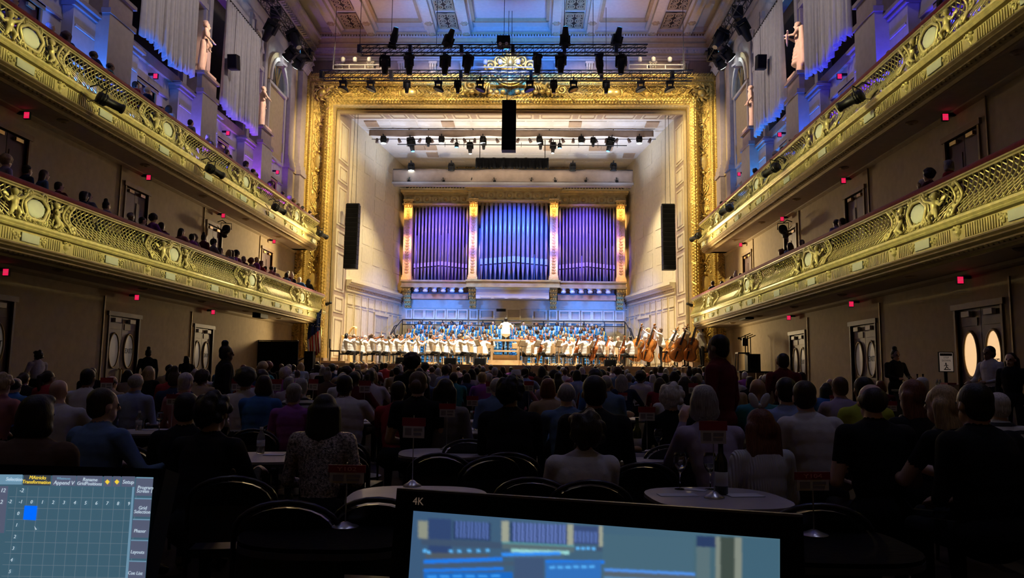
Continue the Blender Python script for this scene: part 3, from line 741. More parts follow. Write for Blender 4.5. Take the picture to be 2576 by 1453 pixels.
for s, sd in ((-1, 'L'), (1, 'R')):
    c = Vector((xr(s, FXO-.98), FY-.02, FZT-.98)); b = MB()
    b.ell(c, (.24, .16, .2), 12, 7, Matrix.Rotation(s*.7, 3, 'Y'))
    for k in range(9):
        a = k*2*math.pi/9+.3; b.pipe([c+Vector((.24*math.cos(a), -.05, .24*math.sin(a))), c+Vector((.36*math.cos(a+.25), -.1, .36*math.sin(a+.25))), c+Vector((.43*math.cos(a+.7), .0, .43*math.sin(a+.7)))], [.06, .07, .03], 5)
    b.pipe([c+Vector((.28*math.cos(a), -.06, .24*math.sin(a))) for a in [k*math.pi/8 for k in range(16)]], .04, 5, True)
    fbuild(b, 'corner_shell', GOLD, True)
# crest at the centre of the top
b = MB(); cz = FZT-.15; cy = FY-.4
b.ell((XC, cy, cz), (.55, .14, .42), 18, 9); fbuild(b, 'crest_shield', MATS['polished_gold'], True)
b = MB(); b.pipe([(XC+.6*math.cos(a), cy-.04, cz+.48*math.sin(a)) for a in [k*math.pi/12 for k in range(24)]], .06, 6, True)
b.pipe([(XC+.72*math.cos(a), cy, cz+.6*math.sin(a)) for a in [k*math.pi/12 for k in range(24)]], .04, 6, True); fbuild(b, 'crest_rim', GOLD, True)
b = MB()
for q in (-1, 1):
    def sp(cx, cz_, r, tn, d, a0, w): b.pipe([(XC+q*x, cy-.02, z) for x, z in spiral(cx, cz_, r, tn, d, a0, 18)], w, 6)
    sp(.95, FZT+.25, .34, 1.7, 1, -1.2, .065); sp(1.25, FZT-.45, .36, 1.7, -1, 1.0, .07); sp(.55, FZT+.55, .24, 1.5, 1, -1.5, .05); sp(1.9, FZT-.75, .3, 1.5, -1, 1.0, .06); sp(2.5, FZT-.95, .24, 1.5, 1, 2.0, .05)
    for k in range(7):
        b.pipe([(XC+q*(1.0+.07*k), cy-.02, FZT-.62), (XC+q*(1.0+.12*k), cy-.14, FZT-.85), (XC+q*(1.05+.13*k), cy-.04, FZT-1.12)], [.04, .05, .03], 5); b.ell((XC+q*(.35+.3*k), cy-.04, FZT-1.05-.03*(k % 2)), (.14, .1, .11), 7, 5)
        b.ell((XC+q*(.25+.24*k), cy-.08, FZT+.05-.16*k), (.1, .08, .1), 6, 5)
for k in range(9):
    a = math.pi*(k+.5)/9; b.pipe([(XC, cy, FZT+.3), (XC+.4*math.cos(a), cy-.1, FZT+.35+.45*math.sin(a)), (XC+.62*math.cos(a), cy-.04, FZT+.35+.72*math.sin(a))], [.06, .07, .03], 5)
b.ell((XC, cy-.1, FZT+.42), (.2, .14, .2), 10, 7)
fbuild(b, 'crest_scrollwork', GOLD, True)
for s in (-1, 1):
    b = MB(); b.box(xr(s, FXO-.1), xr(s, FXI-.02), FY-.42, FY+.3, 0, SZ+.25); fbuild(b, 'plinth', TAUPE)
# ================================================================ stage shell: reveal, walls, ceiling
YB = 46.0; RB = 6.9; YF = 36.05; YJ = 38.2; RJ = 8.42
ZC0, ZC1 = 14.62, 14.2
for s in (-1, 1):
    # jamb with framed panels
    b = MB(); b.strip([(xr(s, FXI), YF), (xr(s, RJ), YJ), (xr(s, RJ+.5), YJ), (xr(s, FXI+.5), YF)], lambda p: (p[0], p[1], SZ), lambda p: (p[0], p[1], ZC0))
    W = tag(b.build('wall_jamb_'+SIDE[s], TAUPE), kind='structure')
    z = SZ+.3; k = 0
    d = Vector((xr(s, RJ)-xr(s, FXI), YJ-YF, 0)); nrm = Vector((-s, 0, 0))
    a0 = Vector((xr(s, FXI), YF, 0))
    while z < ZC0-.6:
        h = 2.0 if k % 2 == 0 else .85
        h = min(h, ZC0-.25-z)
        b = MB()
        q0, q1 = a0+d*.2, a0+d*.85
        for off, ins in ((.03, 0.0),):
            b.strip([(q0.x, q0.y), (q1.x, q1.y), (q1.x-s*off, q1.y), (q0.x-s*off, q0.y)], lambda p: (p[0], p[1], z), lambda p: (p[0], p[1], z+h))
        pn = b.build('panel', STAGEC, W)
        b = MB()
        for zz in (z+.1, z+h-.14): b.strip([(q0.x-s*.03, q0.y+.2), (q1.x-s*.03, q1.y-.2), (q1.x-s*.055, q1.y-.2), (q0.x-s*.055, q0.y+.2)], lambda p: (p[0], p[1], zz), lambda p: (p[0], p[1], zz+.04))
        for f in (.3, .75):
            q = a0+d*f; b.box(q.x-s*.03, q.x-s*.055, q.y-.03, q.y+.03, z+.1, z+h-.1)
        b.build('bead_frame', TAUPE, pn)
        z += h+.22; k += 1
    # splayed side wall
    A, Bq = Vector((xr(s, RJ), YJ, 0)), Vector((xr(s, RB), YB, 0)); dv = (Bq-A); L = dv.length; dn = dv.normalized(); nn = Vector((-s*dn.y, s*dn.x, 0))*1.0
    if nn.x*s > 0: nn = -nn
    def wp(t, u, z): q = A+dn*t+nn*u; return (q.x, q.y, z)
    b = MB(); ztop = lambda t: ZC0+(ZC1-ZC0)*t/L
    b.add([wp(0, 0, SZ), wp(L, 0, SZ), wp(L, 0, ztop(L)), wp(0, 0, ztop(0)), wp(0, -.3, SZ), wp(L, -.3, SZ), wp(L, -.3, ztop(L)), wp(0, -.3, ztop(0))],
          [(0,1,2,3),(7,6,5,4),(0,4,5,1),(1,5,6,2),(2,6,7,3),(3,7,4,0)])
    SW = tag(b.build('wall_stage_'+SIDE[s], STAGEC), kind='structure')
    def wbox(b, t0, t1, z0, z1, u0, u1):
        b.add([wp(t0, u0, z0), wp(t1, u0, z0), wp(t1, u1, z0), wp(t0, u1, z0), wp(t0, u0, z1), wp(t1, u0, z1), wp(t1, u1, z1), wp(t0, u1, z1)],
              [(0,3,2,1),(4,5,6,7),(0,1,5,4),(1,2,6,5),(2,3,7,6),(3,0,4,7)])
    rr = random.Random(3+s)
    for i in range(5):
        for j in range(8):
            t0 = .35+i*1.5; z0 = 6.35+j*.98
            if z0+.9 > ztop(t0+1.3)-.05: continue
            b = MB(); ww = rr.choice((.85, 1.0, 1.2)); wbox(b, t0, t0+ww, z0, z0+rr.choice((.7, .78, .84)), -.01, rr.choice((.006, .010, .016))); b.build('acoustic_panel', STAGEC, SW)
    # cornice shelf
    b = MB()
    for z0, z1, u in ((5.55, 5.62, .1), (5.62, 5.8, .06), (5.8, 5.92, .18), (5.92, 6.0, .28), (6.0, 6.12, .34)): wbox(b, 0, L, z0, z1, -.02, u)
    b.build('cornice_shelf', STAGEC, SW)
    b = MB()
    for i in range(50): wbox(b, .05+i*.162, .05+i*.162+.08, 5.68, 5.78, .05, .14)
    tag(b.build('dentil_row', TAUPE, SW), kind='stuff')
    # lower panels and a pair of doors
    for i in range(9):
        t0 = .25+i*.9
        if i in (4, 5): rows = ((4.95, 5.4),)
        else: rows = ((4.95, 5.4), (3.35, 4.75), (2.1, 3.2))
        for z0, z1 in rows:
            b = MB(); wbox(b, t0, t0+.62, z0, z1, -.01, .03); pn = b.build('wall_panel', STAGEC, SW)
            b = MB(); wbox(b, t0-.05, t0+.67, z0-.05, z0, 0, .06); wbox(b, t0-.05, t0+.67, z1, z1+.05, 0, .06); wbox(b, t0-.05, t0, z0, z1, 0, .05); wbox(b, t0+.62, t0+.67, z0, z1, 0, .05); b.build('panel_moulding', STAGEC, pn)
    D = thing('door_stage_'+SIDE[s], None, None, kind='structure')
    for q in range(2):
        b = MB(); wbox(b, 3.8+q*.92, 4.7+q*.92, SZ, 4.6, 0, .05); lf = b.build('leaf', mat('stage_door_paint', (.52, .48, .38), .55, var=.04), D)
        b = MB()
        for z0, z1 in ((2.0, 2.6), (2.75, 3.5), (3.65, 4.4)): wbox(b, 3.95+q*.92, 4.55+q*.92, z0, z1, .05, .075)
        b.build('door_panel', MATS['stage_door_paint'], lf)
    b = MB(); wbox(b, 3.68, 3.8, SZ, 4.7, 0, .1); wbox(b, 5.62, 5.74, SZ, 4.7, 0, .1); wbox(b, 3.68, 5.74, 4.6, 4.74, 0, .12); b.build('door_frame', STAGEC, D)
# back wall
b = MB(); b.box(xr(-1, RB+.3), xr(1, RB+.3), YB, YB+.3, SZ, 14.6)
BW = tag(b.build('wall_back', STAGEC), kind='structure')
b = MB()
for z0, z1, d in ((5.35, 5.42, .16), (5.42, 5.9, .06), (5.9, 6.0, .3), (6.0, 6.08, .42)): b.box(xr(-1, RB), xr(1, RB), YB-d, YB, z0, z1)
b.build('cornice_shelf', STAGEC, BW)
pan = [(1025, 1035), (1043, 1065), (1071, 1091), (1099, 1119), (1127, 1147), (1155, 1174), (1185, 1199), (1210, 1241), (1277, 1307), (1342, 1372), (1384, 1398), (1409, 1430), (1437, 1456), (1465, 1485), (1492, 1512), (1520, 1541), (1550, 1566)]
for a, c in pan:
    x0, x1 = P(a, 790, YB).x, P(c, 790, YB).x
    for z0, z1 in (((4.75, 5.2), (3.4, 4.5)) if not 1270 < a < 1280 else ((4.55, 5.28),)):
        b = MB(); b.box(x0, x1, YB-.03, YB, z0, z1); pn = b.build('wall_panel', mat('panel_shaded_cream', (.50, .41, .27), .6, var=.04), BW)  # cream panels coloured darker: the shade of their ledges is painted in
        b = MB(); b.box(x0-.08, x1+.08, YB-.17, YB, z0-.08, z0); b.box(x0-.08, x1+.08, YB-.17, YB, z1, z1+.08); b.box(x0-.08, x0, YB-.14, YB, z0, z1); b.box(x1, x1+.08, YB-.14, YB, z0, z1); b.build('panel_moulding', STAGEC, pn)
q0, q1 = P(1249, 783, YB), P(1272, 775, YB)
b = MB(); b.box(q0.x, q1.x, YB-.04, YB, q0.z, q1.z); b.build('vent_opening', BLACK, BW)
# ceiling of the stage, with tile joints, vents and the coffered reveal at the front
b = MB()
b.add([(xr(-1, RJ+.2), YJ-.02, ZC0), (xr(1, RJ+.2), YJ-.02, ZC0), (xr(1, RB+.2), YB+.2, ZC1), (xr(-1, RB+.2), YB+.2, ZC1), (xr(-1, RJ+.2), YJ-.02, ZC0+.2), (xr(1, RJ+.2), YJ-.02, ZC0+.2), (xr(1, RB+.2), YB+.2, ZC1+.2), (xr(-1, RB+.2), YB+.2, ZC1+.2)],
      [(0,1,2,3),(7,6,5,4),(0,4,5,1),(1,5,6,2),(2,6,7,3),(3,7,4,0)])
SC = tag(b.build('ceiling_stage', mat('stage_ceiling_white', (.70, .68, .66), .7, var=.03)), kind='structure')
def cz_(y): return ZC0+(ZC1-ZC0)*(y-YJ)/(YB-YJ)
def cbox(name, x0, x1, y0, y1, t, m):
    b = MB(); b.add([(x0, y0, cz_(y0)-t), (x1, y0, cz_(y0)-t), (x1, y1, cz_(y1)-t), (x0, y1, cz_(y1)-t), (x0, y0, cz_(y0)+.05), (x1, y0, cz_(y0)+.05), (x1, y1, cz_(y1)+.05), (x0, y1, cz_(y1)+.05)],
          [(0,3,2,1),(4,5,6,7),(0,1,5,4),(1,2,6,5),(2,3,7,6),(3,0,4,7)]); return b.build(name, m, SC)
for j in range(6):
    y0 = YJ+.25+j*1.28; hw = RJ+(RB-RJ)*(y0+1.2-YJ)/(YB-YJ)-.25
    nn_ = 11
    for i in range(nn_):
        x0 = XC-hw+2*hw*i/nn_; cbox('ceiling_tile', x0+.05, x0+2*hw/nn_-.05, y0, y0+1.12, .012+.004*((i*7+j*3) % 3), MATS['stage_ceiling_white'])
for px, py, y in ((935, 312, 38.8), (1127, 310, 38.8), (1447, 310, 38.8), (1053, 398, 42.4), (1083, 398, 42.4), (1087, 418, 43.6), (1382, 400, 42.4), (1497, 399, 42.4), (1527, 399, 42.4), (1582, 418, 43.6), (1640, 310, 38.8)):
    x = P(px, py, y).x; cbox('ceiling_vent', x-.33, x+.33, y-.38, y+.38, .06, TAUPE)
b = MB()
b.strip([(YF, FZI), (YJ, ZC0), (YJ, ZC0+.5), (YF, FZI+.5)], lambda p: (xr(-1, FXI), *p), lambda p: (xr(1, FXI), *p))
HD = tag(b.build('ceiling_reveal', TAUPE), kind='structure')
x = xr(-1, 8.2); k = 0
while x < xr(1, 8.2)-.3:
    wd = 1.7 if k % 2 == 0 else .95; wd = min(wd, xr(1, 8.3)-x)
    b = MB(); zz = lambda f: FZI+(ZC0-FZI)*f
    for f0, f1, e, dd in ((.15, .85, 0, .04),):
        b.add([(x, YF+(YJ-YF)*f0, zz(f0)-dd), (x+wd, YF+(YJ-YF)*f0, zz(f0)-dd), (x+wd, YF+(YJ-YF)*f1, zz(f1)-dd), (x, YF+(YJ-YF)*f1, zz(f1)-dd), (x, YF+(YJ-YF)*f0, zz(f0)), (x+wd, YF+(YJ-YF)*f0, zz(f0)), (x+wd, YF+(YJ-YF)*f1, zz(f1)), (x, YF+(YJ-YF)*f1, zz(f1))],
              [(0,3,2,1),(4,5,6,7),(0,1,5,4),(1,2,6,5),(2,3,7,6),(3,0,4,7)])
    pn = b.build('panel', STAGEC, HD)
    b = MB(); ya, yb_ = YF+(YJ-YF)*.28, YF+(YJ-YF)*.74
    for y in (ya, yb_): b.box(x+.12, x+wd-.12, y-.03, y+.03, zz((y-YF)/(YJ-YF))-.07, zz((y-YF)/(YJ-YF))-.03)
    for xx in (x+.12, x+wd-.12): b.beam((xx, ya, zz(.28)-.05), (xx, yb_, zz(.74)-.05), .05, .04)
    b.build('bead_frame', TAUPE, pn)
    x += wd+.28; k += 1
# thin inner architrave right behind the gold
b = MB(); ring = lambda u, y: [(xr(-1, FXI-u), y, ZB), (xr(-1, FXI-u), y, FZI-u), (xr(1, FXI-u), y, FZI-u), (xr(1, FXI-u), y, ZB)]
for (u0, y0), (u1, y1) in (((0, 35.9), (0.0, 36.2)), ((0, 36.0), (.12, 36.0)), ((.12, 36.0), (.12, 36.2))):
    b.add(ring(u0, y0)+ring(u1, y1), [(k, k+1, k+5, k+4) for k in range(3)])
tag(b.build('trim_1', CREAM), kind='structure')
# ================================================================ balconies
def cherub_mesh():
    f = Fig(); f.ell((0, .0, .27), (.065, .06, .10)); f.ell((0, 0, .19), (.07, .06, .06)); f.ell((.0, .0, .42), (.05, .055, .06)); f.ell((0, .05, .42), (.01, .014, .012), 0, None, 6, 5)
    f.ell((0, -.012, .445), (.056, .058, .05)); f.chain([(-.06, 0, .33), (-.13, .04, .36), (-.19, .04, .44)], [.03, .026, .02]); f.chain([(.06, 0, .33), (.13, .04, .26), (.2, .05, .30)], [.03, .026, .02])
    f.chain([(-.035, .02, .17), (-.05, .09, .09), (-.04, .03, .0)], [.045, .034, .022]); f.chain([(.035, .02, .17), (.08, .06, .08), (.12, .0, .02)], [.045, .034, .022]); f.cap((-.04, .03, .0), (-.04, .08, -.01), .022, .018); f.cap((.12, 0, .02), (.14, .05, .0), .022, .018)
    f.ell((-.12, -.05, .38), (.07, .015, .04), 0, Matrix.Rotation(.6, 3, 'Y')); f.ell((.12, -.05, .38), (.07, .015, .04), 0, Matrix.Rotation(-.6, 3, 'Y'))
    return f.mesh('cherub', 1, .013, 2)
CHERUB = cherub_mesh(); CHERUB.materials[0] = GOLDB
ZLT, ZLB = -.19, -.80
def lp(z):                                    # face of the lattice: inward offset at height z
    t = (ZLT-z)/(ZLT-ZLB); return .06-.13*math.sin(math.pi*min(1, t*1.35))*.7+(.10*max(0, t-.6)/.4)
def lattice(b, y0, y1, sp=.15):
    n = 7; sh = .66; k = y0-sh
    while k < y1+sh:
        for d in (-1, 1):
            pts = []
            for i in range(n):
                t = i/(n-1); y = k+d*sh*(t-.5)*1.0
                if y0 <= y <= y1: pts.append((lp(ZLT+(ZLB-ZLT)*t)+(.010 if d > 0 else -.006), y, ZLT+(ZLB-ZLT)*t))
            if len(pts) > 1: b.pipe(pts, .0135, 4)
        k += sp
    k = y0+.05
    while k < y1: b.ell((.09, k, ZLB+.03), (.03, .06, .02), 5, 4); k += sp*.8
CART = [2.8, 8.45, 14.1, 19.75, 25.4, 31.05]
HWC = 1.15
def balcony_master():
    root = thing('balcony', 'lower', 'balcony')
    b = MB(); b.sweepY([(-.26, -.02), (-.2, .0), (.02, .0), (.09, -.03), (.11, -.08), (.09, -.13), (-.26, -.13)], -3, YE); b.build('velvet_rail', REDV, root, True)
    b = MB(); b.sweepY([(.0, -.13), (.10, -.13), (.10, -.155), (.075, -.17), (.075, -.2), (0, -.2)], -3, YE-.02); b.build('top_moulding', GOLDB, root)
    b = MB(); b.sweepY([(-.02, ZLB), (.13, ZLB), (.17, -.83), (.18, -.87), (.14, -.905), (.15, -.92), (.12, -.95), (.03, -.96), (-.02, -.96)], -3, YE-.02); b.build('ledge_moulding', GOLDB, root)
    b = MB(); b.sweepY([(-.02, -.95), (.03, -.95), (.02, -1.22), (-.02, -1.22)], -3, YE-.06); fr = b.build('frieze', GOLDB, root)
    b = MB(); b.sweepY([(-.1, -1.22), (.06, -1.22), (.07, -1.25), (.02, -1.28), (.03, -1.31), (-.06, -1.35), (-.06, -1.38), (-.2, -1.42), (-.26, -1.46), (-.3, -1.46)], -3, YE-.1); b.build('lower_moulding', BRONZE, root)
    b = MB(); y = 10.0
    while y < YE-.2: b.ell((-.11, y, -1.385), (.06, .045, .03), 5, 4); y += .14
    tag(b.build('egg_moulding', BRONZE, root), kind='stuff')
    b = MB(); y = 9.0
    while y < 24.5:
        if not any(abs(y-c) < .42 or abs(abs(y-c)-HWC) < .2 or abs(y-c-2.825) < .42 for c in CART): b.box(.02, .042, y, y+.035, -1.19, -.98)
        y += .07
    tag(b.build('frieze_flute', GOLDB, root), kind='stuff')
    # first bays as masters
    ys = [1.0]+CART+[YE+1.15]
    me_l = None
    for i, c in enumerate(CART):
        nxt = CART[i+1] if i+1 < len(CART) else None
        a0, a1 = c+HWC+.12, (nxt-HWC-.12 if nxt else YE-.08)
        if nxt and me_l is not None: o = bpy.data.objects.new('lattice_panel', me_l); COL.objects.link(o); o.parent = root; o.location = (0, c, 0)
        else:
            b = MB(); lattice(b, a0-c, a1-c); o = b.build('lattice_panel', GOLDB, root); o.location = (0, c, 0)
            if nxt: me_l = o.data
        tag(o, kind='stuff')
    def strips():
        b = MB()
        for q in (-.1, .1):
            b.pipe([(lp(z)+.03, q+.05*math.sin((z-ZLT)*5), z) for z in [ZLT+(ZLB-ZLT)*k/8 for k in range(9)]], .03, 6)
        for k in range(8):
            z = ZLT+(ZLB-ZLT)*(k+.5)/8; b.ell((lp(z)+.03, .05*math.sin((z-ZLT)*5), z), (.035, .055, .045), 6, 5)
        b.ell((.1, 0, ZLB+.06), (.06, .13, .05), 8, 5)
        return b
    sm = strips().build('scroll_bracket', GOLDB, root, True); first = True
    def cart():
        b = MB(); lattice(b, -HWC+.08, HWC-.08); return b
    cm = cart().build('cartouche_panel', GOLDB, root); cm.location = (0, CART[0], 0)
    b = MB(); b.ell((.10, 0, -.5), (.05, .27, .18), 18, 9); pl = b.build('oval_plaque', PLAQ, cm, True)
    b = MB(); b.pipe([(.12, .33*math.cos(a)*(1+.08*math.sin(5*a)), -.5+.23*math.sin(a)*(1+.06*math.cos(6*a))) for a in [k*math.pi/14 for k in range(28)]], .035, 6, True)
    b.pipe([(.11, .41*math.cos(a), -.5+.29*math.sin(a)) for a in [k*math.pi/12 for k in range(24)]], .022, 5, True)
    for q in (-1, 1):
        b.pipe([(.12, q*x, z-.5) for x, z in spiral(.2, .26, .1, 1.4, 1, -1, 12)], .024, 5); b.pipe([(.13, q*x, z-.5) for x, z in spiral(.24, -.24, .1, 1.4, -1, 1, 12)], .024, 5); b.pipe([(.12, q*x, z-.5) for x, z in spiral(.62, -.2, .13, 1.5, 1, 2, 12)], .022, 5)
    rg = random.Random(4)
    for k in range(26): b.ell((.1, rg.uniform(-.75, .75), -.5+rg.choice((-1, 1))*rg.uniform(.2, .3)), (.025, .04, .03), 5, 4)
    sc = b.build('cartouche_scrollwork', GOLDB, cm, True)
    ck = []
    for q in (-1, 1):
        o = bpy.data.objects.new('cherub', CHERUB); COL.objects.link(o); o.parent = cm; o.location = (.12, q*.62, -.80); o.rotation_euler = (0, 0, -math.pi/2+q*.35); o.scale = (1.15, 1.15, 1.15); ck.append(o)
    for i, c in enumerate(CART):
        if i:
            o = link_copy(cm, root, (0, c, 0))
            for t in [pl, sc]+ck: link_copy(t, o)
        for q in (-1, 1):
            o = sm if first else link_copy(sm, root); first = False; o.location = (0, c+q*HWC, 0)
    b = MB(); b.box(.02, .06, -.26, .26, -1.17, -1.0); pm = b.build('small_plaque', PLAQ, root)
    b = MB()
    for q in (-1, 1):
        for k in range(5): b.ell((.035, q*(.3+.05*k), -1.085+.05*math.sin(k*2.1)), (.03, .04, .035), 6, 4)
        b.pipe([(.04, q*x, z-1.085) for x, z in spiral(.42, .0, .08, 1.4, 1, 0, 10)], .018, 5)
    so = tag(b.build('plaque_scroll', GOLDB, pm, True), kind='stuff')
    b = MB(); b.lathe([(.03, -1.2), (.05, -1.17), (.03, -1.15), (.09, -1.1), (.1, -1.05), (.06, -1.03), (.08, -1.0)], 10)
    for k in range(5): b.ell((.05, -.1+.05*k, -.99+.02*(k % 2)), (.03, .035, .03), 5, 4)
    um = b.build('urn_relief', GOLDB, root, True); um.location = (.0, CART[0]-HWC, 0)
    n0 = True
    for c in CART:
        for y in (c, c+2.825):
            if y > YE-.4: continue
            if n0: o = pm; n0 = False; o.location = (0, y, 0); continue
            o = link_copy(pm, root, (0, y, 0)); link_copy(so, o)
        for q in (-1, 1):
            if c == CART[0] and q == -1: continue
            link_copy(um, root, (0, c+q*HWC, 0))
    return root
BM = balcony_master(); BT = tree_of(BM)
BALC = {}
for s in (-1, 1):
    for lv, (r, z) in enumerate(((RL, ZL), (RU, ZU))):
        lab = ('lower' if lv == 0 else 'upper')+' '+SIDE[s]+' balcony with gilded lattice front and red velvet rail'
        if s == -1 and lv == 0: o = BM; o['label'] = lab
        else: o = copy_tree(BM, BT, label=lab)
        o.location = (xr(s, r), 0, z); o.scale = (-s, 1, 1); BALC[(s, lv)] = o
        o['group'] = 'gilded balconies'
        dw = RW-r
        b = MB(); b.sweepY([(-.16, -1.0), (-.16, -1.36), (-.4, -1.40), (-.5, -1.36), (-dw-.05, -1.36), (-dw-.05, -1.0)], -3, YE+.3); b.build('soffit_slab', mat('soffit_paint', (.50, .42, .34), .75, var=.05), o)
        b = MB(); b.strip([(-.02, YE-.05), (-.1, YE+.15), (-.3, YE+.3), (-dw, YE+.32), (-dw, YE-.1), (-.1, YE-.1)], lambda p: (p[0], p[1], -1.36), lambda p: (p[0], p[1], -.13)); b.build('end_return', GOLDB, o)
        if lv == 1:
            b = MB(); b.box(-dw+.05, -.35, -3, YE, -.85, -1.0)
            b.build('gallery_floor', DARK, o)
        m0 = None
        for y in (12.8, 16.5, 20.2, 23.9, 27.6, 31.3):
            if m0 is None:
                b = MB(); b.lathe([(.13, 0), (.13, -.02), (.07, -.05), (.045, -.045), (.02, -.02)], 12); m0 = b.build('ceiling_downlight', CREAM, o); m0.location = (-dw*.55, y, -1.36)
            else: link_copy(m0, o, (-dw*.55, y, -1.36))
# ================================================================ doors, exit signs
GLASSL = mat('lit_lobby_glass', (.9, .6, .3), .2, var=.25, vs=3, emit=.9, ecol=(1, .62, .30))
GLASSG = mat('frosted_pane', (.42, .38, .34), .35, var=.05, emit=.06, ecol=(.5, .45, .4))
BRASS = mat('brass', (.8, .58, .25), .3, .8, var=.05)
dn = 0
def oval(b, cx, cy, cz, ry, rz, d, n=24):
    pts = [(cy+ry*math.cos(2*math.pi*k/n), cz+rz*math.sin(2*math.pi*k/n)) for k in range(n)]
    b.strip(pts, lambda p: (cx, *p), lambda p: (cx+d, *p))
for s in (-1, 1):
    for lv, (lst, z0, z1) in enumerate(((GD, .3, 2.85), (BD, 4.1, 6.5), (BD, 7.5, 9.62))):
        for i, (a, c) in enumerate(lst):
            dn += 1; lit = (s == 1 and lv == 0 and i == 0)
            D = thing('door_%d' % dn, None, None, kind='structure'); xin = xr(s, RW+.05)
            fm = FRAMEW if lit or lv else DOORW
            b = MB()
            for y0, y1 in ((a-.06, a), (c, c+.06)): b.box(xr(s, RW-.04), xr(s, RW+.2), y0, y1, z0, z1+.1)
            b.box(xr(s, RW-.06), xr(s, RW+.2), a-.12, c+.12, z1, z1+.12); b.build('door_frame', fm, D)
            mid = (a+c)/2
            for q, (y0, y1) in enumerate(((a, mid-.008), (mid+.008, c))):
                b = MB(); b.box(xin, xin+s*.06, y0, y1, z0, z1); lf = b.build('leaf', DOORW if lv == 0 else DOORB, D)
                yc, hw = (y0+y1)/2, (y1-y0)/2
                if lv == 0:
                    b = MB(); oval(b, xin-s*.012, yc, 1.92, hw*.62, .44, s*.01); gl = b.build('oval_pane', GLASSL if lit else GLASSG, lf)
                    b = MB(); b.pipe([(xin-s*.015, yc+hw*.66*math.cos(t), 1.92+.47*math.sin(t)) for t in [k*math.pi/14 for k in range(28)]], .028, 6, True); b.build('pane_rim', BRONZE, lf, True)
                    b = MB(); yh = mid+(-.07 if q == 0 else .07); b.pipe([(xin-s*.02, yh, 1.05), (xin-s*.07, yh, 1.08), (xin-s*.07, yh, 1.40), (xin-s*.02, yh, 1.43)], .02, 6); b.build('door_handle', BRASS, lf)
                    b = MB()
                    for za, zb in ((.45, .62), (.68, .95), (2.5, 2.66)): b.box(xin, xin-s*.018, y0+.1, y1-.1, za, zb)
                    b.build('door_panel', DOORW, lf)
                    b = MB(); b.box(xin-s*.02, xin-s*.10, yc-.14, yc+.14, z1-.16, z1-.05); b.build('door_closer', mat('closer_white', (.7, .66, .62), .5, var=0), lf)
                    first_seen = (q == 0) if s == 1 else (q == 1)
                    if first_seen:
                        ang = (math.pi/2, 0, -s*math.pi/2)
                        if lit:
                            for k, tx in enumerate(('→', 'RESTROOMS', 'ELEVATOR')):
                                text_mesh('lettering', tx, .062 if k else .12, BLACKP, lf, (xin-s*.022, yc, 1.90-.10*k), ang)
                        else: text_mesh('lettering', 'EXIT', .2, BLACKP, lf, (xin-s*.022, yc, 1.92), ang)
                else:
                    b = MB()
                    for za, zb in ((z0+.2, z0+.9), (z0+1.05, z1-.35)): b.box(xin, xin-s*.015, y0+.08, y1-.08, za, zb)
                    b.build('door_panel', DOORB, lf)
                    b = MB(); b.box(xin-s*.02, xin-s*.08, yc-.12, yc+.12, z1-.13, z1-.05); b.build('door_closer', BRASS, lf)
            # pipe conduit beside each door
            b = MB(); b.box(xr(s, RW), xr(s, RW-.035), a-.32, a-.28, z0, min(z1+.55, z1+.5)); b.build('conduit', BRONZE, D)
            # exit sign on a bracket
            zs = (3.42, 6.93, 9.98)[lv]; ys = (a+c)/2+.2
            E = thing('exit_sign', 'red exit sign over the %s door from the stage, %s %s' % (ORD[len(lst)-1-i], SIDE[s], ('ground floor', 'lower balcony', 'upper gallery')[lv]), 'exit sign', (xr(s, RW), ys, zs), 0, 'red exit signs')
            E.scale = (.62, .62, .62)
            b = MB(); b.box(0, -s*.26, -.06, .06, .06, .16); b.build('mounting_arm', BLACKP, E)
            b = MB(); b.box(-s*.24, -s*.46, -.05, .05, -.12, .14); b.build('sign_box', BLACKP, E)
            b = MB(); b.box(-s*.265, -s*.45, -.062, -.05, -.10, .12); fc = b.build('red_face', EXITR, E)
            text_mesh('lettering', 'EXIT', .085, mat('exit_letter', (.3, .0, .02), .5, var=0, emit=.25, ecol=(1, .3, .4)), fc, (-s*.357, -.066, .01), (math.pi/2, 0, 0), .001)
# ================================================================ drapes and statues on the upper walls
def drape(s, p, label):
    y0, y1 = p-1.6, p+1.6; z1 = 14.45
    b = MB(); n = 150; m = 14; rg = random.Random(int(p*10)+s)
    ph = [rg.uniform(0, 6.28) for _ in range(4)]
    vs = []
    for j in range(m+1):
        t = j/m
        for i in range(n+1):
            u = i/n; y = y0+(y1-y0)*u; w = .05+.11*t
            d = .62*w*math.sin(u*2*math.pi*19+ph[0]+1.1*math.sin(u*9+ph[1]))+.045*t*math.sin(u*2*math.pi*7.3+ph[2])+.012*math.sin(u*2*math.pi*47+ph[3])
            z = z1-(z1-10.55)*t+.10*math.sin(u*2*math.pi*1.3+ph[2])*t-(.04*math.sin(u*2*math.pi*19+ph[3]) if j == m else 0)
            vs.append((xr(s, RW-.5+d), y+.035*math.cos(u*2*math.pi*19+ph[0])*t, z))
    fs = [(j*(n+1)+i, j*(n+1)+i+1, (j+1)*(n+1)+i+1, (j+1)*(n+1)+i) for j in range(m) for i in range(n)]
    b.add(vs, fs)
    T = thing('hanging_drape', label, 'drape', (xr(s, RW-.5), p, 10.5), 0, 'white drapes on the upper walls'); off = -T.location
    o = b.build('pleated_cloth', WHITEF, T, True); o.location = off
    md = o.modifiers.new('thick', 'SOLIDIFY'); md.thickness = .012
    b = MB(); b.tube((xr(s, RW-.5), y0-.05, z1+.03), (xr(s, RW-.5), y1+.05, z1+.03), .04, None, 8); o = b.build('drape_rod', BLACK, T); o.location = off
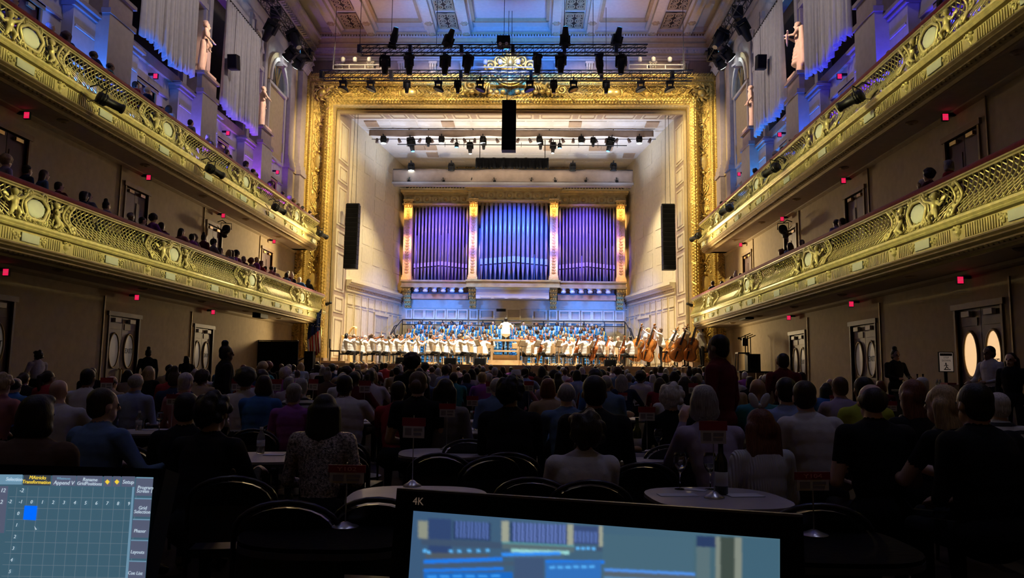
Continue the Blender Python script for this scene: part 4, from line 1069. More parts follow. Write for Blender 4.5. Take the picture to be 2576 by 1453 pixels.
for s in (-1, 1):
    for p, nm in ((15.85, 'nearest'), (21.25, 'wide'), (26.6, 'far')):
        if p < 16: lab = 'white pleated drape nearest the viewer on the upper %s wall' % SIDE[s]
        elif p < 22: lab = 'white pleated drape before the nearer statue on the upper %s wall' % SIDE[s]
        else: lab = 'white pleated drape between the two statues on the upper %s wall' % SIDE[s]
        drape(s, p, lab)
def statue(J, extra=None, skirt=False):
    f = human(J, detail=False, fing=False, skirt=skirt, sleeve=0)
    f.ell(Vector(J['head'])+Vector((0, -.02, .05)), (.095, .105, .09))
    if extra: extra(f)
    for q in [(-.2, -.2, .0), (.2, .2, .05)]: pass
    return f.mesh('statue_figure', 6, .016, 3)
def put_statue(s, p, me, label, rz, sc=1.0):
    T = thing('statue', label, 'statue', (xr(s, RW-.33), p, 11.1), 0, 'plaster statues in the wall niches')
    o = bpy.data.objects.new('figure', me); COL.objects.link(o); o.parent = T; o.location = (0, 0, .07); o.rotation_euler = (0, 0, rz); o.scale = (sc*1.1, sc*1.1, sc*1.06)
    b = MB(); b.box(-.3, .3, -.34, .34, 0, .08); b.build('base_slab', STONE, T)
def mk(extra, arms, skirt=False, contr=.05):
    J = standing('down'); J['arms'] = arms; J['hip'] = (contr, 0, .95); me = statue(J, extra, skirt)
    for i in range(6): me.materials[i] = STONE
    return me
A_d = ((-.185, 0, 1.42), (-.28, -.05, 1.16), (-.22, .12, .98), (0, .5, -1)); B_d = ((.185, 0, 1.42), (.30, .02, 1.18), (.34, .2, 1.0), (0, .6, -1))
def drap1(f):
    f.chain([(-.17, .08, 1.02), (.05, .14, .98), (.2, .02, 1.05)], [.07, .08, .07]); f.cap((.2, -.05, 1.0), (.24, -.08, .1), .09, .12)
    f.ell((0, -.02, 1.74), (.05, .09, .07))
def drap2(f):
    f.cap((.2, -.06, .9), (.22, -.06, .05), .09, .11); f.chain([(-.2, -.05, 1.45), (.0, .12, 1.3), (.2, .0, 1.1)], [.06, .05, .06])
def drap3(f):
    f.ell((.0, .33, 1.18), (.22, .03, .2)); f.chain([(-.22, .3, 1.38), (.22, .3, 1.38)], [.03, .03])
    for i in range(6): f.cap((-.2+.08*i, -.06+.03*(i % 2), 1.25), (-.24+.1*i, -.04+.06*(i % 2), .08), .06, .07)
    f.cap((-.22, -.1, 1.42), (-.3, -.14, .3), .08, .1); f.cap((.22, -.1, 1.42), (.3, -.14, .3), .08, .1)
def drap4(f):
    f.ell((.26, .05, 1.5), (.07, .07, .08)); f.ell((.26, .02, 1.33), (.07, .06, .11)); f.cap((.24, 0, 1.25), (.2, .1, 1.1), .05, .04); f.cap((-.2, -.05, .85), (-.22, -.05, .05), .09, .12); f.ell((-.3, .08, .9), (.1, .06, .1))
put_statue(-1, 23.9, mk(drap1, [A_d, B_d]), 'cream statue of a draped huntress in the nearer left wall niche', -1.1, 1.0)
put_statue(-1, 29.3, mk(drap2, [A_d, ((.185, 0, 1.42), (.26, .12, 1.2), (.05, .28, 1.18), (-1, .2, 0))]), 'cream statue of a youth leaning on a trunk in the far left niche', -1.0, .95)
put_statue(1, 23.9, mk(drap3, [((-.185, 0, 1.42), (-.25, .12, 1.22), (-.12, .28, 1.28), (.3, 1, .2)), ((.185, 0, 1.42), (.25, .12, 1.22), (.12, .28, 1.28), (-.3, 1, .2))], True), 'cream robed statue holding a tablet in the nearer right wall niche', 1.2, 1.0)
put_statue(1, 29.3, mk(drap4, [A_d, ((.185, 0, 1.42), (.3, .05, 1.25), (.28, .12, 1.42), (0, .2, 1))]), 'cream statue carrying a child in the far right wall niche', 1.1, .98)
# small loudspeakers hung before the far drapes
for s, px, py in ((-1, 588, 157), (1, 1914, 157)):
    q = P(px, py, 27.0)
    T = thing('hung_loudspeaker', 'small black box loudspeaker hung before the far %s drape' % SIDE[s], 'loudspeaker', (xr(s, RW-.85), q.y, 12.6), 0, 'hung box loudspeakers')
    q2 = PX(px, py, xr(s, RW-.85)); T.location = q2
    b = MB(); b.obox((0, 0, 0), (.32, .34, .5), Matrix.Rotation(.2, 3, 'X')); b.build('cabinet', BLACKP, T)
    b = MB(); b.tube((0, 0, .24), (0, 0, 1.9), .008, None, 5); b.build('hanging_cable', BLACK, T)
    b = MB(); b.obox((0, -.185, -.03), (.27, .02, .42), Matrix.Rotation(.2, 3, 'X')); b.build('grille', BLACKF, T)
# ================================================================ pipe organ
YO = 45.0
def ox(px, py=600, Y=YO): return P(px, py, Y).x
def oz(py, px=1290, Y=YO): return P(px, py, Y).z
PIPE = mat('zinc_pipe', (.52, .50, .58), .38, .35, var=.06, vs=2)
PIPEM = mat('pale_pipe_mouth', (.74, .72, .78), .5, .1, var=.02)
ORGC = mat('organ_case_oak', (.42, .34, .18), .5, .1, var=.12, vs=3, bump=.2, bs=30)
ORGG = mat('organ_case_gold', (.62, .45, .18), .45, .3, var=.1, vs=5)
organ = thing('pipe_organ', 'large pipe organ of blue lit pipes in a gilded case behind the choir', 'organ', (XC, YO, 6.0))
OL = organ.location.copy()
def ob(b, nm, m, sm=False, par=None, kind=None):
    o = b.build(nm, m, par or organ, sm)
    if par is None: o.location = -OL
    return tag(o, kind=kind)
xL, xR = ox(1013), ox(1574); xa, xb = ox(1177), ox(1408)
zt0, zt1 = oz(508), oz(503); zb0 = oz(706)
b = MB(); b.box(xL, xR, YO+.85, YO+.95, 5.9, oz(480)); ob(b, 'case_back', mat('organ_interior', (.03, .03, .05), .8, var=.1))
for x0, x1, zz, yf in ((xL, xa, 489, .0), (xb, xR, 489, .0), (xa, xb, 482, -.35)):
    z = oz(zz)
    b = MB(); b.box(x0, x1, YO+yf+.05, YO+.9, z-.62, z); ob(b, 'frieze', ORGC)
    for k, (za, zc, e) in enumerate(((z-.68, z-.60, .1), (z-.03, z+.08, .12), (z+.08, z+.2, .26), (z+.2, z+.28, .34))):
        b = MB(); b.box(x0-e*.6, x1+e*.6, YO+yf-e, YO+.9, za, zc); ob(b, 'cornice_course', ORGC if k % 2 else ORGG)
    n = 7 if yf == 0 else 10
    for i in range(n):
        x = x0+(x1-x0)*(i+.5)/n; b = MB(); b.lathe([(.10, 0), (.13, .03), (.09, .06), (.05, .05), (.03, .09)], 10, (x, YO+yf+.05, z-.3), Matrix.Rotation(math.pi/2, 3, 'X')); ob(b, 'rosette', BRONZE, True)
    for i in range(n-1):
        x = x0+(x1-x0)*(i+1)/n; b = MB(); b.box(x-.025, x+.025, YO+yf, YO+yf+.06, z-.48, z-.12); b.box(x-.08, x+.08, YO+yf, YO+yf+.06, z-.16, z-.1); b.box(x-.08, x+.08, YO+yf, YO+yf+.06, z-.5, z-.44); ob(b, 'triglyph', BRONZE)
for a, c in ((1015, 1036), (1181, 1201), (1383, 1403), (1551, 1572)):
    x0, x1 = ox(a), ox(c); yf = -.35 if 1100 < a < 1500 else -.05
    b = MB(); b.box(x0, x1, YO+yf, YO+.5, zb0, zt1); pl = ob(b, 'pilaster', GOLDC)
    b = MB(); b.box(x0-.06, x1+.06, YO+yf-.08, YO+.5, zb0, zb0+.16); b.box(x0-.03, x1+.03, YO+yf-.05, YO+.5, zb0+.16, zb0+.28); o = b.build('pilaster_base', GOLDC, pl)
    b = MB(); b.box(x0-.05, x1+.05, YO+yf-.1, YO+.5, zt1-.1, zt1)
    for q in (.18, .82): b.pipe([(x0+(x1-x0)*q+.09*math.cos(t), YO+yf-.07, zt1-.22+.09*math.sin(t)) for t in [k*.6 for k in range(11)]], .04, 5)
    for q in (.2, .5, .8): b.ell((x0+(x1-x0)*q, YO+yf-.03, zt1-.42), (.08, .06, .12), 6, 5)
    b.build('capital', GOLDC, pl, True)
    b = MB(); rg = random.Random(a)
    for k in range(22):
        z = zb0+.4+k*(zt1-zb0-1.0)/22; xm = (x0+x1)/2
        for q in (-1, 1): b.pipe([(xm, YO+yf-.01, z), (xm+q*.11, YO+yf-.03, z+.07), (xm+q*.06, YO+yf-.02, z+.16)], .024, 4)
        b.ell((xm, YO+yf-.02, z+.1), (.035, .03, .05), 5, 4)
    tag(b.build('carved_foliage', GOLDC, pl, True), kind='stuff')
# ledge, corbels, console shelf
for x0, x1, yf in ((xL, xa, -.05), (xb, xR, -.05), (xa, xb, -.45)):
    b = MB(); z = zb0
    b.box(x0-.05, x1+.05, YO+yf-.1, YO+.9, z-.1, z); b.box(x0, x1, YO+yf, YO+.9, z-.36, z-.1); b.box(x0-.05, x1+.05, YO+yf-.08, YO+.9, z-.44, z-.36); ob(b, 'base_ledge', ORGC)
for a, c in ((1015, 1036), (1181, 1201), (1383, 1403), (1551, 1572)):
    x0, x1 = ox(a), ox(c); yf = -.3 if 1100 < a < 1500 else 0
    b = MB()
    for k in range(5):
        t = k/4; b.box(x0+.02*k, x1-.02*k, YO+yf+.18*k, YO+.9, zb0-.44-.24*(k+1), zb0-.44-.24*k); b.pipe([(x0+.02*k, YO+yf+.18*k-.01, zb0-.56-.24*k), (x1-.02*k, YO+yf+.18*k-.01, zb0-.56-.24*k)], .05, 5)
        for q in (.2, .5, .8): b.ell((x0+(x1-x0)*q, YO+yf+.18*k-.02, zb0-.58-.24*k), (.07, .06, .08), 6, 4)
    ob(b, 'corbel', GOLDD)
b = MB(); b.box(ox(1200), ox(1382), YO-.2, YO+.8, oz(752), oz(729)); ob(b, 'console_front', mat('grey_paint', (.45, .42, .42), .6, var=.03))
b = MB(); b.box(ox(1199), ox(1383), YO-.32, YO+.8, oz(729), oz(723)); ob(b, 'console_top', mat('pale_green_paint', (.62, .68, .52), .5, var=.02))
for i in range(8):
    x = ox(1207+i*24.2); b = MB(); b.box(x-.04, x+.04, YO-.3, YO-.22, oz(723), oz(720)); ob(b, 'stud', CREAM)
for i in range(5):
    x0 = ox(1212+i*34); b = MB(); b.box(x0, x0+.62, YO-.24, YO-.2, oz(750), oz(745)); ob(b, 'front_panel', MATS['grey_paint'])
for x0, x1, p0 in ((ox(1037), ox(1180), 1050), (ox(1404), ox(1550), 1418)):
    b = MB(); b.box(x0, x1, YO+.25, YO+.9, oz(752), oz(739)); ob(b, 'lower_panel', mat('red_oak', (.38, .2, .1), .5, var=.1))
    b = MB(); b.box(x0, x1, YO+.6, YO+.9, oz(739), zb0-.44); ob(b, 'arcade_back', mat('organ_slate', (.22, .18, .22), .7, var=.05))
    for i in range(6):
        x = ox(p0+i*22.4); b = MB(); b.lathe([(.06, 0), (.14, .02), (.16, .1), (.12, .2), (.2, .28)], 10, (x, YO+.1, oz(736))); ob(b, 'pendant_cup', PIPEM, True)
# pipes
for a, c, n, dia, ymid, yside, yf in ((1038, 1177, 16, .135, 656, 663, .3), (1206, 1380, 15, .20, 644, 651, .0), (1405, 1550, 17, .13, 656, 663, .3)):
    for i in range(n):
        px = a+(c-a)*(i+.5)/n; x = ox(px); e = abs(i-(n-1)/2)/((n-1)/2); d = dia*(1.12-.22*e); r = d/2
        zm1 = oz(ymid+(yside-ymid)*e); h = .36 if dia > .15 else .26; zm0 = zm1-h; y = YO+yf+.1
        b = MB(); b.tube((x, y, zm0), (x, y, zt0+.25), r, None, 12); pp = ob(b, 'organ_pipe', PIPE, True)
        b = MB(); b.lathe([(r*.3, zb0), (r*.98, zm0-.04), (r, zm0)], 12, (x, y, 0)); b.build('pipe_foot', PIPE, pp, True)
        b = MB(); b.box(x-r*.82, x+r*.82, y-r*1.02, y-r*.3, zm0+.02, zm1); b.build('pipe_mouth', PIPEM, pp)
        b = MB(); b.ell((x, y-r*.6, zm1), (r*.82, r*.5, .06), 8, 5); b.build('mouth_arch', ORGG, pp, True)
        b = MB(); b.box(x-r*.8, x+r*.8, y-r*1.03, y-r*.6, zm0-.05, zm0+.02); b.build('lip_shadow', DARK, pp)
rg = random.Random(11)
for i in range(26):
    x = ox(1045+i*20); zb = zb0+.1; h = rg.uniform(1.5, 4.2)
    b = MB(); b.tube((x, YO+.6, zb), (x, YO+.6, min(zt0, zb+h)), .05, None, 8); ob(b, 'inner_pipe', PIPE, True)
b = MB()
def cross(b, x0, x1, y, z0, z1, st):
    x = x0
    while x < x1:
        for d in (1, -1):
            xa_, xb_ = (x, x+(z1-z0)) if d > 0 else (x+(z1-z0), x)
            if xb_ <= x1+.2: b.beam((xa_, y, z0), (xb_, y, z1), .04, .05)
        x += st
zc = oz(489)+.3
cross(b, xL+.1, xR-.1, YO+.3, zc, zc+.55, .18); b.box(xL, xR, YO+.27, YO+.33, zc+.53, zc+.6); tag(ob(b, 'crest_lattice', ORGG), kind='stuff')
b = MB(); b.box(xL, xR, YO+.6, YO+.65, zc, zc+.6); ob(b, 'crest_back', DARK)
b = MB(); cross(b, ox(1140, 415, 45.8), ox(1436, 415, 45.8), 45.85, P(1290, 423, 45.8).z, P(1290, 411, 45.8).z, .15); b.box(ox(1140, 415, 45.8), ox(1436, 415, 45.8), 45.8, 45.9, P(1290, 411, 45.8).z, P(1290, 409.5, 45.8).z); tag(ob(b, 'upper_lattice', ORGG), kind='stuff')
# ================================================================ trusses and stage lighting
def truss(a, c, w, label, nm='lighting_truss', step=None):
    a, c = Vector(a), Vector(c); T = thing(nm, label, 'truss', (a+c)/2, 0, 'black lighting trusses'); o0 = T.location
    d = (c-a).normalized(); sd = d.cross(Vector((0, 0, 1))).normalized()*(w/2); up = Vector((0, 0, w/2)); L = (c-a).length
    for q in (-1, 1):
        for r in (-1, 1):
            b = MB(); b.tube(a-o0+sd*q+up*r, c-o0+sd*q+up*r, .028, None, 6); b.build('chord', BLACK, T)
    b = MB(); n = max(2, int(L/(step or w*1.25)))
    for i in range(n):
        p0, p1 = a-o0+d*(L*i/n), a-o0+d*(L*(i+1)/n)
        for q in (-1, 1):
            b.tube(p0+sd*q-up, p1+sd*q+up if i % 2 else p1+sd*q+up, .014, None, 5); b.tube(p0+sd*q+up, p1+sd*q-up, .010, None, 4) if w > .4 else None
            b.tube(p0+sd*q-up, p0+sd*q+up, .012, None, 5)
        for r in (-1, 1): b.tube(p0+up*r-sd, p1+up*r+sd, .012, None, 5)
    tag(b.build('lacing', BLACK, T), kind='stuff')
    for i in range(0, n+1, max(1, n//5)):
        b = MB(); p = a-o0+d*(L*i/n); M = Matrix((sd.normalized(), d, Vector((0, 0, 1)))).transposed(); b.obox(p, (w*1.05, .14, w*1.05), M); b.build('sleeve_block', BLACK, T)
    return T
def cable(p, top=18.2, label=None, group='steel suspension cables', r=.012):
    b = MB(); b.tube((0, 0, 0), (0, 0, top-p[2]), r, None, 5); o = b.build('suspension_cable', BLACK); o.location = p
    tag(o, label, 'cable', group); return o
Y1T, Y2T = 30.0, 33.2
A, C = P(905, 126, Y1T), P(1628, 126, Y1T); A.z = C.z = (A.z+C.z)/2
truss(A, C, .34, 'upper black lighting truss nearer the viewer, above the stage opening')
A2, C2 = P(810, 190, Y2T), P(1742, 190, Y2T); A2.z = C2.z = (A2.z+C2.z)/2
truss(A2, C2, .36, 'longer lower black lighting truss in front of the top of the gold frame')
SIDET = {}
for s in (-1, 1):
    xs = P(772, 150, 32.5).x if s < 0 else P(1792, 150, 32.5).x; zs = P(772 if s < 0 else 1792, 140, 32.5).z
    SIDET[s] = (xs, zs); truss((xs, 22, zs), (xs, 32.6, zs), .42, 'black side truss with lamps running towards the stage on the upper %s' % SIDE[s])
for i, (px, py, Y) in enumerate(((840, 185, Y2T), (1098, 120, Y1T), (1268, 95, Y1T), (1525, 185, Y2T), (1720, 185, Y2T), (905, 120, Y1T), (1492, 120, Y1T), (985, 80, Y1T), (1420, 80, Y1T))):
    p = P(px, py, Y); cable(p, 18.2, '%s thin black cable from the left holding the lighting trusses' % ORD[sorted([840, 905, 985, 1098, 1268, 1420, 1492, 1525, 1720]).index(px)])
def fixture_master(kind):
    T = thing('stage_light', '', 'stage light')
    b = MB(); b.box(-.03, .03, -.2, .2, -.06, .06); b.build('clamp', BLACK, T)
    if kind == 'profile':
        b = MB(); b.box(-.2, .2, -.15, .15, -.18, -.06); b.build('base', BLACKP, T)
        b = MB()
        for q in (-1, 1): b.box(q*.2-.035, q*.2+.035, -.08, .08, -.52, -.15)
        b.box(-.2, .2, -.08, .08, -.2, -.15)
        b.build('yoke', BLACKP, T)
        b = MB(); b.lathe([(.12, -.22), (.165, -.26), (.165, -.52), (.14, -.6), (.11, -.86)], 14); b.build('lamp_head', BLACKP, T, True)
        b = MB(); b.lathe([(.10, -.862), (.09, -.875)], 12); b.build('lens', LENSD, T)
    elif kind == 'wash':
        b = MB(); b.box(-.16, .16, -.12, .12, -.16, -.06); b.build('base', BLACKP, T)
        b = MB()
        for q in (-1, 1): b.box(q*.16-.03, q*.16+.03, -.06, .06, -.38, -.13)
        b.box(-.16, .16, -.06, .06, -.17, -.13)
        b.build('yoke', BLACKP, T)
        b = MB(); b.lathe([(.09, -.2), (.14, -.24), (.15, -.42), (.19, -.47), (.19, -.50)], 14); b.build('lamp_head', BLACKP, T, True)
        b = MB(); b.ell((0, 0, -.50), (.175, .175, .035), 12, 6); b.build('lens', LENSD, T)
    elif kind == 'disc':
        b = MB(); b.box(-.17, .17, -.12, .12, -.15, -.06); b.build('base', BLACKP, T)
        b = MB()
        for q in (-1, 1): b.box(q*.12-.03, q*.12+.03, -.06, .06, -.42, -.13)
        b.box(-.12, .12, -.06, .06, -.17, -.13)
        b.build('yoke', BLACKP, T)
        b = MB(); M = Matrix.Rotation(.35, 3, 'Y'); b.lathe([(.1, .12), (.19, .06), (.24, .0), (.24, -.05)], 16, (.02, 0, -.42), M); b.build('lamp_head', BLACKP, T, True)
        b = MB(); b.lathe([(.21, -.052), (.19, -.06)], 14, (.02, 0, -.42), M); b.build('lens', LENSD, T)
    elif kind == 'can':
        b = MB(); b.lathe([(.05, -.1), (.11, -.14), (.11, -.36), (.12, -.38)], 12); b.build('lamp_head', BLACKP, T, True)
        b = MB(); b.pipe([(-.15, 0, -.26), (-.15, 0, -.05), (.15, 0, -.05), (.15, 0, -.26)], .012, 5); b.build('yoke', BLACK, T)
        b = MB(); b.ell((0, 0, -.385), (.10, .10, .02), 12, 5); b.build('lens', LENSD, T)
    return T
FMS = {}
def fixture(kind, loc, label, group, sc=1.0, rot=(0, 0, 0), lens=None):
    if kind not in FMS:
        FMS[kind] = (fixture_master(kind),); FMS[kind] = (FMS[kind][0], tree_of(FMS[kind][0])); o = FMS[kind][0]
    else: o = copy_tree(*FMS[kind])
    o.location = loc; o.rotation_euler = rot; o.scale = (sc,)*3; o['label'] = label; o['group'] = group
    for c in o.children:
        if c.data.name.startswith('lens'):
            c.material_slots[0].link = 'OBJECT'; c.material_slots[0].material = lens or LENSD
    return o
zA = A.z-.2
for i, px in enumerate((968, 1029, 1121, 1179, 1352, 1411, 1507, 1563)):
    fixture('profile', (P(px, 140, Y1T).x, Y1T, zA), '%s big moving light from the left hanging under the upper truss' % ORD[i], 'moving lights under the upper truss', .98, (R.uniform(-.1, .1), R.uniform(-.08, .08), R.uniform(0, 3)))
for i, (px, r) in enumerate(((986, -.2), (1122, .25), (1421, -.15), (1548, .15))):
    fixture('profile', (P(px, 126, Y1T).x, Y1T, A.z+.12), '%s moving light from the left standing on top of the upper truss' % ORD[i], 'moving lights standing on the upper truss', .95, (math.pi+.2, r, R.uniform(0, 3)), LENSB)
z2 = A2.z-.2
for i, px in enumerate((864, 933, 1024, 1103, 1152, 1208, 1333, 1393, 1443, 1525, 1612, 1685)):
    pr = px in (1024, 1152, 1393, 1525)
    fixture('profile' if pr else 'disc', (P(px, 200, Y2T).x, Y2T, z2), '%s lamp from the left hanging under the longer truss' % ORD[i], 'lamps under the longer truss', .72 if pr else 1.05, (0, 0, 0 if i < 6 else math.pi))
T = thing('projector', 'black projector box on the middle of the upper truss', 'projector', P(1267, 121, Y1T))
b = MB(); b.box(-.27, .27, -.3, .3, .08, .42); b.build('housing', BLACKP, T)
for q in (-1, 1):
    b = MB(); b.lathe([(.06, 0), (.06, .06), (.04, .07)], 10, (q*.13, -.3, .05), Matrix.Rotation(math.pi/2, 3, 'X')); b.build('lens', mat('lens_glint', (.8, .8, .8), .2, var=0), T)
b = MB(); b.pipe([(-.27, 0, .3), (-.42, 0, .1), (-.5, 0, .3)], .015, 5); b.build('cable', BLACK, T)
# lamps on the side trusses
for s in (-1, 1):
    xs, zs = SIDET[s]
    for i, (y, dz, du, lens, rx, ry, kd, sc) in enumerate(((25.6, .1, .0, LENSW, .2, s*-1.1, 'wash', 1.2), (27.6, .35, .25, LENSB, .0, s*-1.75, 'wash', 1.25), (28.6, -.1, -.1, None, .3, s*-.6, 'profile', 1.1), (29.6, -.1, .2, None, -.3, s*.5, 'profile', 1.15), (31.0, -.2, 0, LENSW, .3, s*-.9, 'wash', 1.3), (31.8, -.2, 0, LENSW, .5, s*-.7, 'wash', 1.2), (32.2, .1, .35, LENSB, 0, s*-1.6, 'wash', 1.0))):
        fixture(kd, (xs-s*du, y, zs+dz-.1), '%s lamp from the viewer on the upper %s side truss' % (ORD[i], SIDE[s]), 'lamps on the side trusses', sc, (rx, ry, 0), lens)
# white pipe service frames above the gold frame
for i, (p0, p1, pyt, pyb) in enumerate(((838, 958, 118, 174), (1190, 1342, 150, 180), (1582, 1720, 118, 174))):
    a, c = P(p0, pyb, 34.6), P(p1, pyb, 34.6); zt = P(p0, pyt, 34.6).z
    T = thing('service_rail', ('white pipe work frame above the left end of the gold frame', 'white pipe work frame before the gold crest', 'white pipe work frame above the right end of the gold frame')[i], 'service rail', ((a.x+c.x)/2, 34.6, a.z), 0, 'white pipe frames'); hw = (c.x-a.x)/2
    h = zt-a.z
    for z in (0, .22):
        b = MB(); b.tube((-hw, 0, z), (hw, 0, z), .035, None, 6); b.build('rail', GREYP, T)
    for q in (-1, -.33, .33, 1):
        b = MB(); b.tube((q*hw, 0, 0), (q*hw, 0, h if abs(q) == 1 else .22), .03, None, 6); b.build('post', GREYP, T)
    b = MB(); b.tube((-hw, .4, .05), (hw, .4, .05), .03, None, 6); b.build('rail', GREYP, T)
    for q in (-.6, -.1, .5):
        b = MB(); b.lathe([(.05, .3), (.1, .34), (.11, .5), (.05, .56)], 10, (q*hw, 0, .05)); b.build('lamp_can', GREYP, T, True)
# ---- over the stage: cloth borders, pipes and lamps
CLOTH = mat('beige_border_cloth', (.30, .23, .19), .9, var=.08, vs=3, bump=.3, bs=9)
def border(nm, p0, p1, y0, y1, Y, m, label, wave=.05, seed=1, folds=30):
    a, c = P(p0, y1, Y), P(p1, y1, Y); zt = P((p0+p1)/2, y0, Y).z; zb = P((p0+p1)/2, y1, Y).z
    T = thing(nm, label, 'cloth border', ((a.x+c.x)/2, Y, zb)); hw = (c.x-a.x)/2; rg = random.Random(seed); n = 120; h = zt-zb
    ph = [rg.uniform(0, 6.3) for _ in range(6)]; vs = []
    for j in range(7):
        t = j/6
        for i in range(n+1):
            u = i/n; d = wave*(math.sin(u*folds+ph[0]+t*2)+.6*math.sin(u*folds*2.3+ph[1]-t*3)+.4*math.sin(u*folds*4.1+ph[2]))*(.3+.7*t)
            vs.append((-hw+2*hw*u, d-.18*(1 if 0 < j else 0), h*(1-t)+(.03*math.sin(u*folds*1.7+ph[3]) if j == 6 else 0)+(.06*math.sin(u*folds*.7+ph[4]) if j == 0 else 0)*wave*8))
    b = MB(); b.add(vs, [(j*(n+1)+i, j*(n+1)+i+1, (j+1)*(n+1)+i+1, (j+1)*(n+1)+i) for j in range(6) for i in range(n)])
    o = b.build('cloth', m, T, True); md = o.modifiers.new('thick', 'SOLIDIFY'); md.thickness = .015
    b = MB(); b.tube((-hw, 0, h), (hw, 0, h), .03, None, 6); b.build('batten', BLACK, T); return T, hw, zb, h
YS1, YS2 = 39.6, 43.0
T, hw, zb, h = border('cloth_border', 930, 1643, 328, 346, YS1, CLOTH, 'narrow beige cloth border above the stage lamps', .025, 1, 18)
T, hw2, zb2, h2 = border('cloth_border', 988, 1592, 427, 462, YS2, CLOTH, 'deep wrinkled beige cloth border above the organ', .05, 2, 26)
b = MB(); b.box(-hw2, hw2, -.3, -.2, -.1, .02); b.build('white_bar', GREYP, T)
b = MB(); b.box(-hw2*.99, hw2*.99, -.22, .2, -.16, -.1); b.build('under_tray', GREYP, T)
border('black_border', 1197, 1380, 398, 425, 41.2, BLACKF, 'short black cloth border hanging above the organ', .06, 3, 60)
T = thing('lighting_pipe', 'long thin black pipe carrying lamps below the narrow beige border', 'pipe', P(1288, 366, YS1-.3))
b = MB(); a, c = P(1000, 363, YS1-.3), P(1577, 366, YS1-.3); b.tube(a-T.location, c-T.location, .025, None, 6); b.build('pipe_bar', BLACK, T)
for i in range(12):
    q = a.lerp(c, (i+.5)/12)-T.location; b = MB(); b.tube(q-Vector((0, 0, .12)), q+Vector((0, 0, .14)), .012, None, 5); b.build('hook', BLACK, T)
T = thing('lighting_pipe', 'grey pipe full of small spot lamps just below the narrow beige border', 'pipe', P(1288, 350, YS1))
a, c = P(935, 350, YS1), P(1650, 350, YS1); b = MB(); b.tube(a-T.location, c-T.location, .03, None, 6); b.build('pipe_bar', GREYP, T)
for i in range(26):
    q = a.lerp(c, (i+.5)/26)-T.location; b = MB(); b.lathe([(.03, .06), (.07, .02), (.085, -.14), (.09, -.2)], 10, q, Matrix.Rotation(.5*math.sin(i*2.1), 3, 'Y')); b.build('lamp_can', mat('brown_lamp_can', (.14, .10, .09), .5, .2, var=.05), T, True)
for i, px in enumerate((965, 1111, 1215, 1357, 1462, 1608)):
    p = P(px, 341, YS1-.15); fixture('wash', p, '%s lit wash light from the left below the narrow beige border' % ORD[i], 'lit wash lights over the stage', .85, (0, 0, 0), LENSW)
for i, (px, py, sc, ry, ln) in enumerate(((1032, 344, .95, -.2, LENSB), (1078, 344, .62, 0, None), (1182, 356, .78, -.05, LENSW), (1217, 350, .65, 0, None), (1360, 350, .65, 0, None), (1392, 356, .74, .05, LENSW), (1492, 344, .62, 0, None), (1539, 344, .95, .25, LENSB))):
    fixture('profile', P(px, py, YS1-.15), '%s black moving light from the left on the pipes over the stage' % ORD[i], 'moving lights over the stage', sc, (0, ry, 0), ln)
for i, (px, py) in enumerate(((1149, 353), (1408, 355))):
    fixture('can', P(px, py, YS1-.2), 'small black can lamp %s of the centre over the stage' % ('left', 'right')[i], 'can lamps over the stage', 1.0, (0, 0, 0), LENSB)
for i, (px, ln) in enumerate(((1035, LENSW), (1136, None), (1441, None), (1543, None))):
    fixture('wash', P(px, 408, 42.8), '%s wash light from the left just before the deep beige border' % ORD[i], 'wash lights before the deep border', 1.0, (0, 0, 0), ln)
for i, px in enumerate((1029, 1115, 1187, 1243, 1337, 1396, 1475, 1551)):
    fixture('can', P(px, 449, YS2-.25), '%s small spot from the left on the white bar of the deep border' % ORD[i], 'small spots on the white bar', .8, (.6, .2*(-1)**i, 0), LENSW if i in (1, 3, 4, 7) else None)
for i, (px, py, Y) in enumerate(((1029, 328, 39.6), (1190, 328, 39.6), (1382, 328, 39.6), (1543, 328, 39.6), (1078, 326, 39.6), (1435, 326, 39.6), (1207, 398, 41.2), (1371, 398, 41.2))):
    p = P(px, py, Y); cable(p, cz_(Y), '%s short black rod from the left hanging from the stage ceiling' % ORD[sorted([1029, 1190, 1382, 1543, 1078, 1435, 1207, 1371]).index(px)], 'hanging rods over the stage', .025)
# ---- loudspeaker arrays
def array(px0, px1, py0, py1, Y, n, label, curve=0):
    a, c = P(px0, (py0+py1)/2, Y), P(px1, (py0+py1)/2, Y); zt, zb = P((px0+px1)/2, py0, Y).z, P((px0+px1)/2, py1, Y).z
    T = thing('line_array_loudspeaker', label, 'loudspeaker', ((a.x+c.x)/2, Y, zb), 0, 'hanging line arrays'); w = c.x-a.x; h = (zt-zb)/n
    for i in range(n):
        b = MB(); d = -curve*(i/n)**2; b.box(-w/2, w/2, -.22+d, .25+d, zt-zb-h*(i+1)+.012, zt-zb-h*i-.004); cb = b.build('speaker_cabinet', BLACKP, T)
        b = MB(); b.box(-w/2+.03, w/2-.03, -.235+d, -.22+d, zt-zb-h*(i+1)+.03, zt-zb-h*i-.02); b.build('grille', BLACKF, cb)
    b = MB(); b.box(-w/2, w/2, -.1, .1, zt-zb, zt-zb+.06); b.build('rigging_frame', BLACK, T)
    for q in (-.12, .12):
        b = MB(); b.tube((q, 0, zt-zb), (q*.6, 0, FZI+.1-zb if Y > 35 else 18.4-zb), .012, None, 5); b.build('suspension_chain', BLACK, T)
array(870, 902, 515, 677, 36.6, 14, 'tall black line array hanging at the left edge of the stage', .12)
array(1665, 1697, 516, 680, 36.6, 14, 'tall black line array hanging at the right edge of the stage', .12)
array(1263, 1298, 256, 382, 33.8, 5, 'wide black centre loudspeaker cluster hanging below the gold crest', .1)
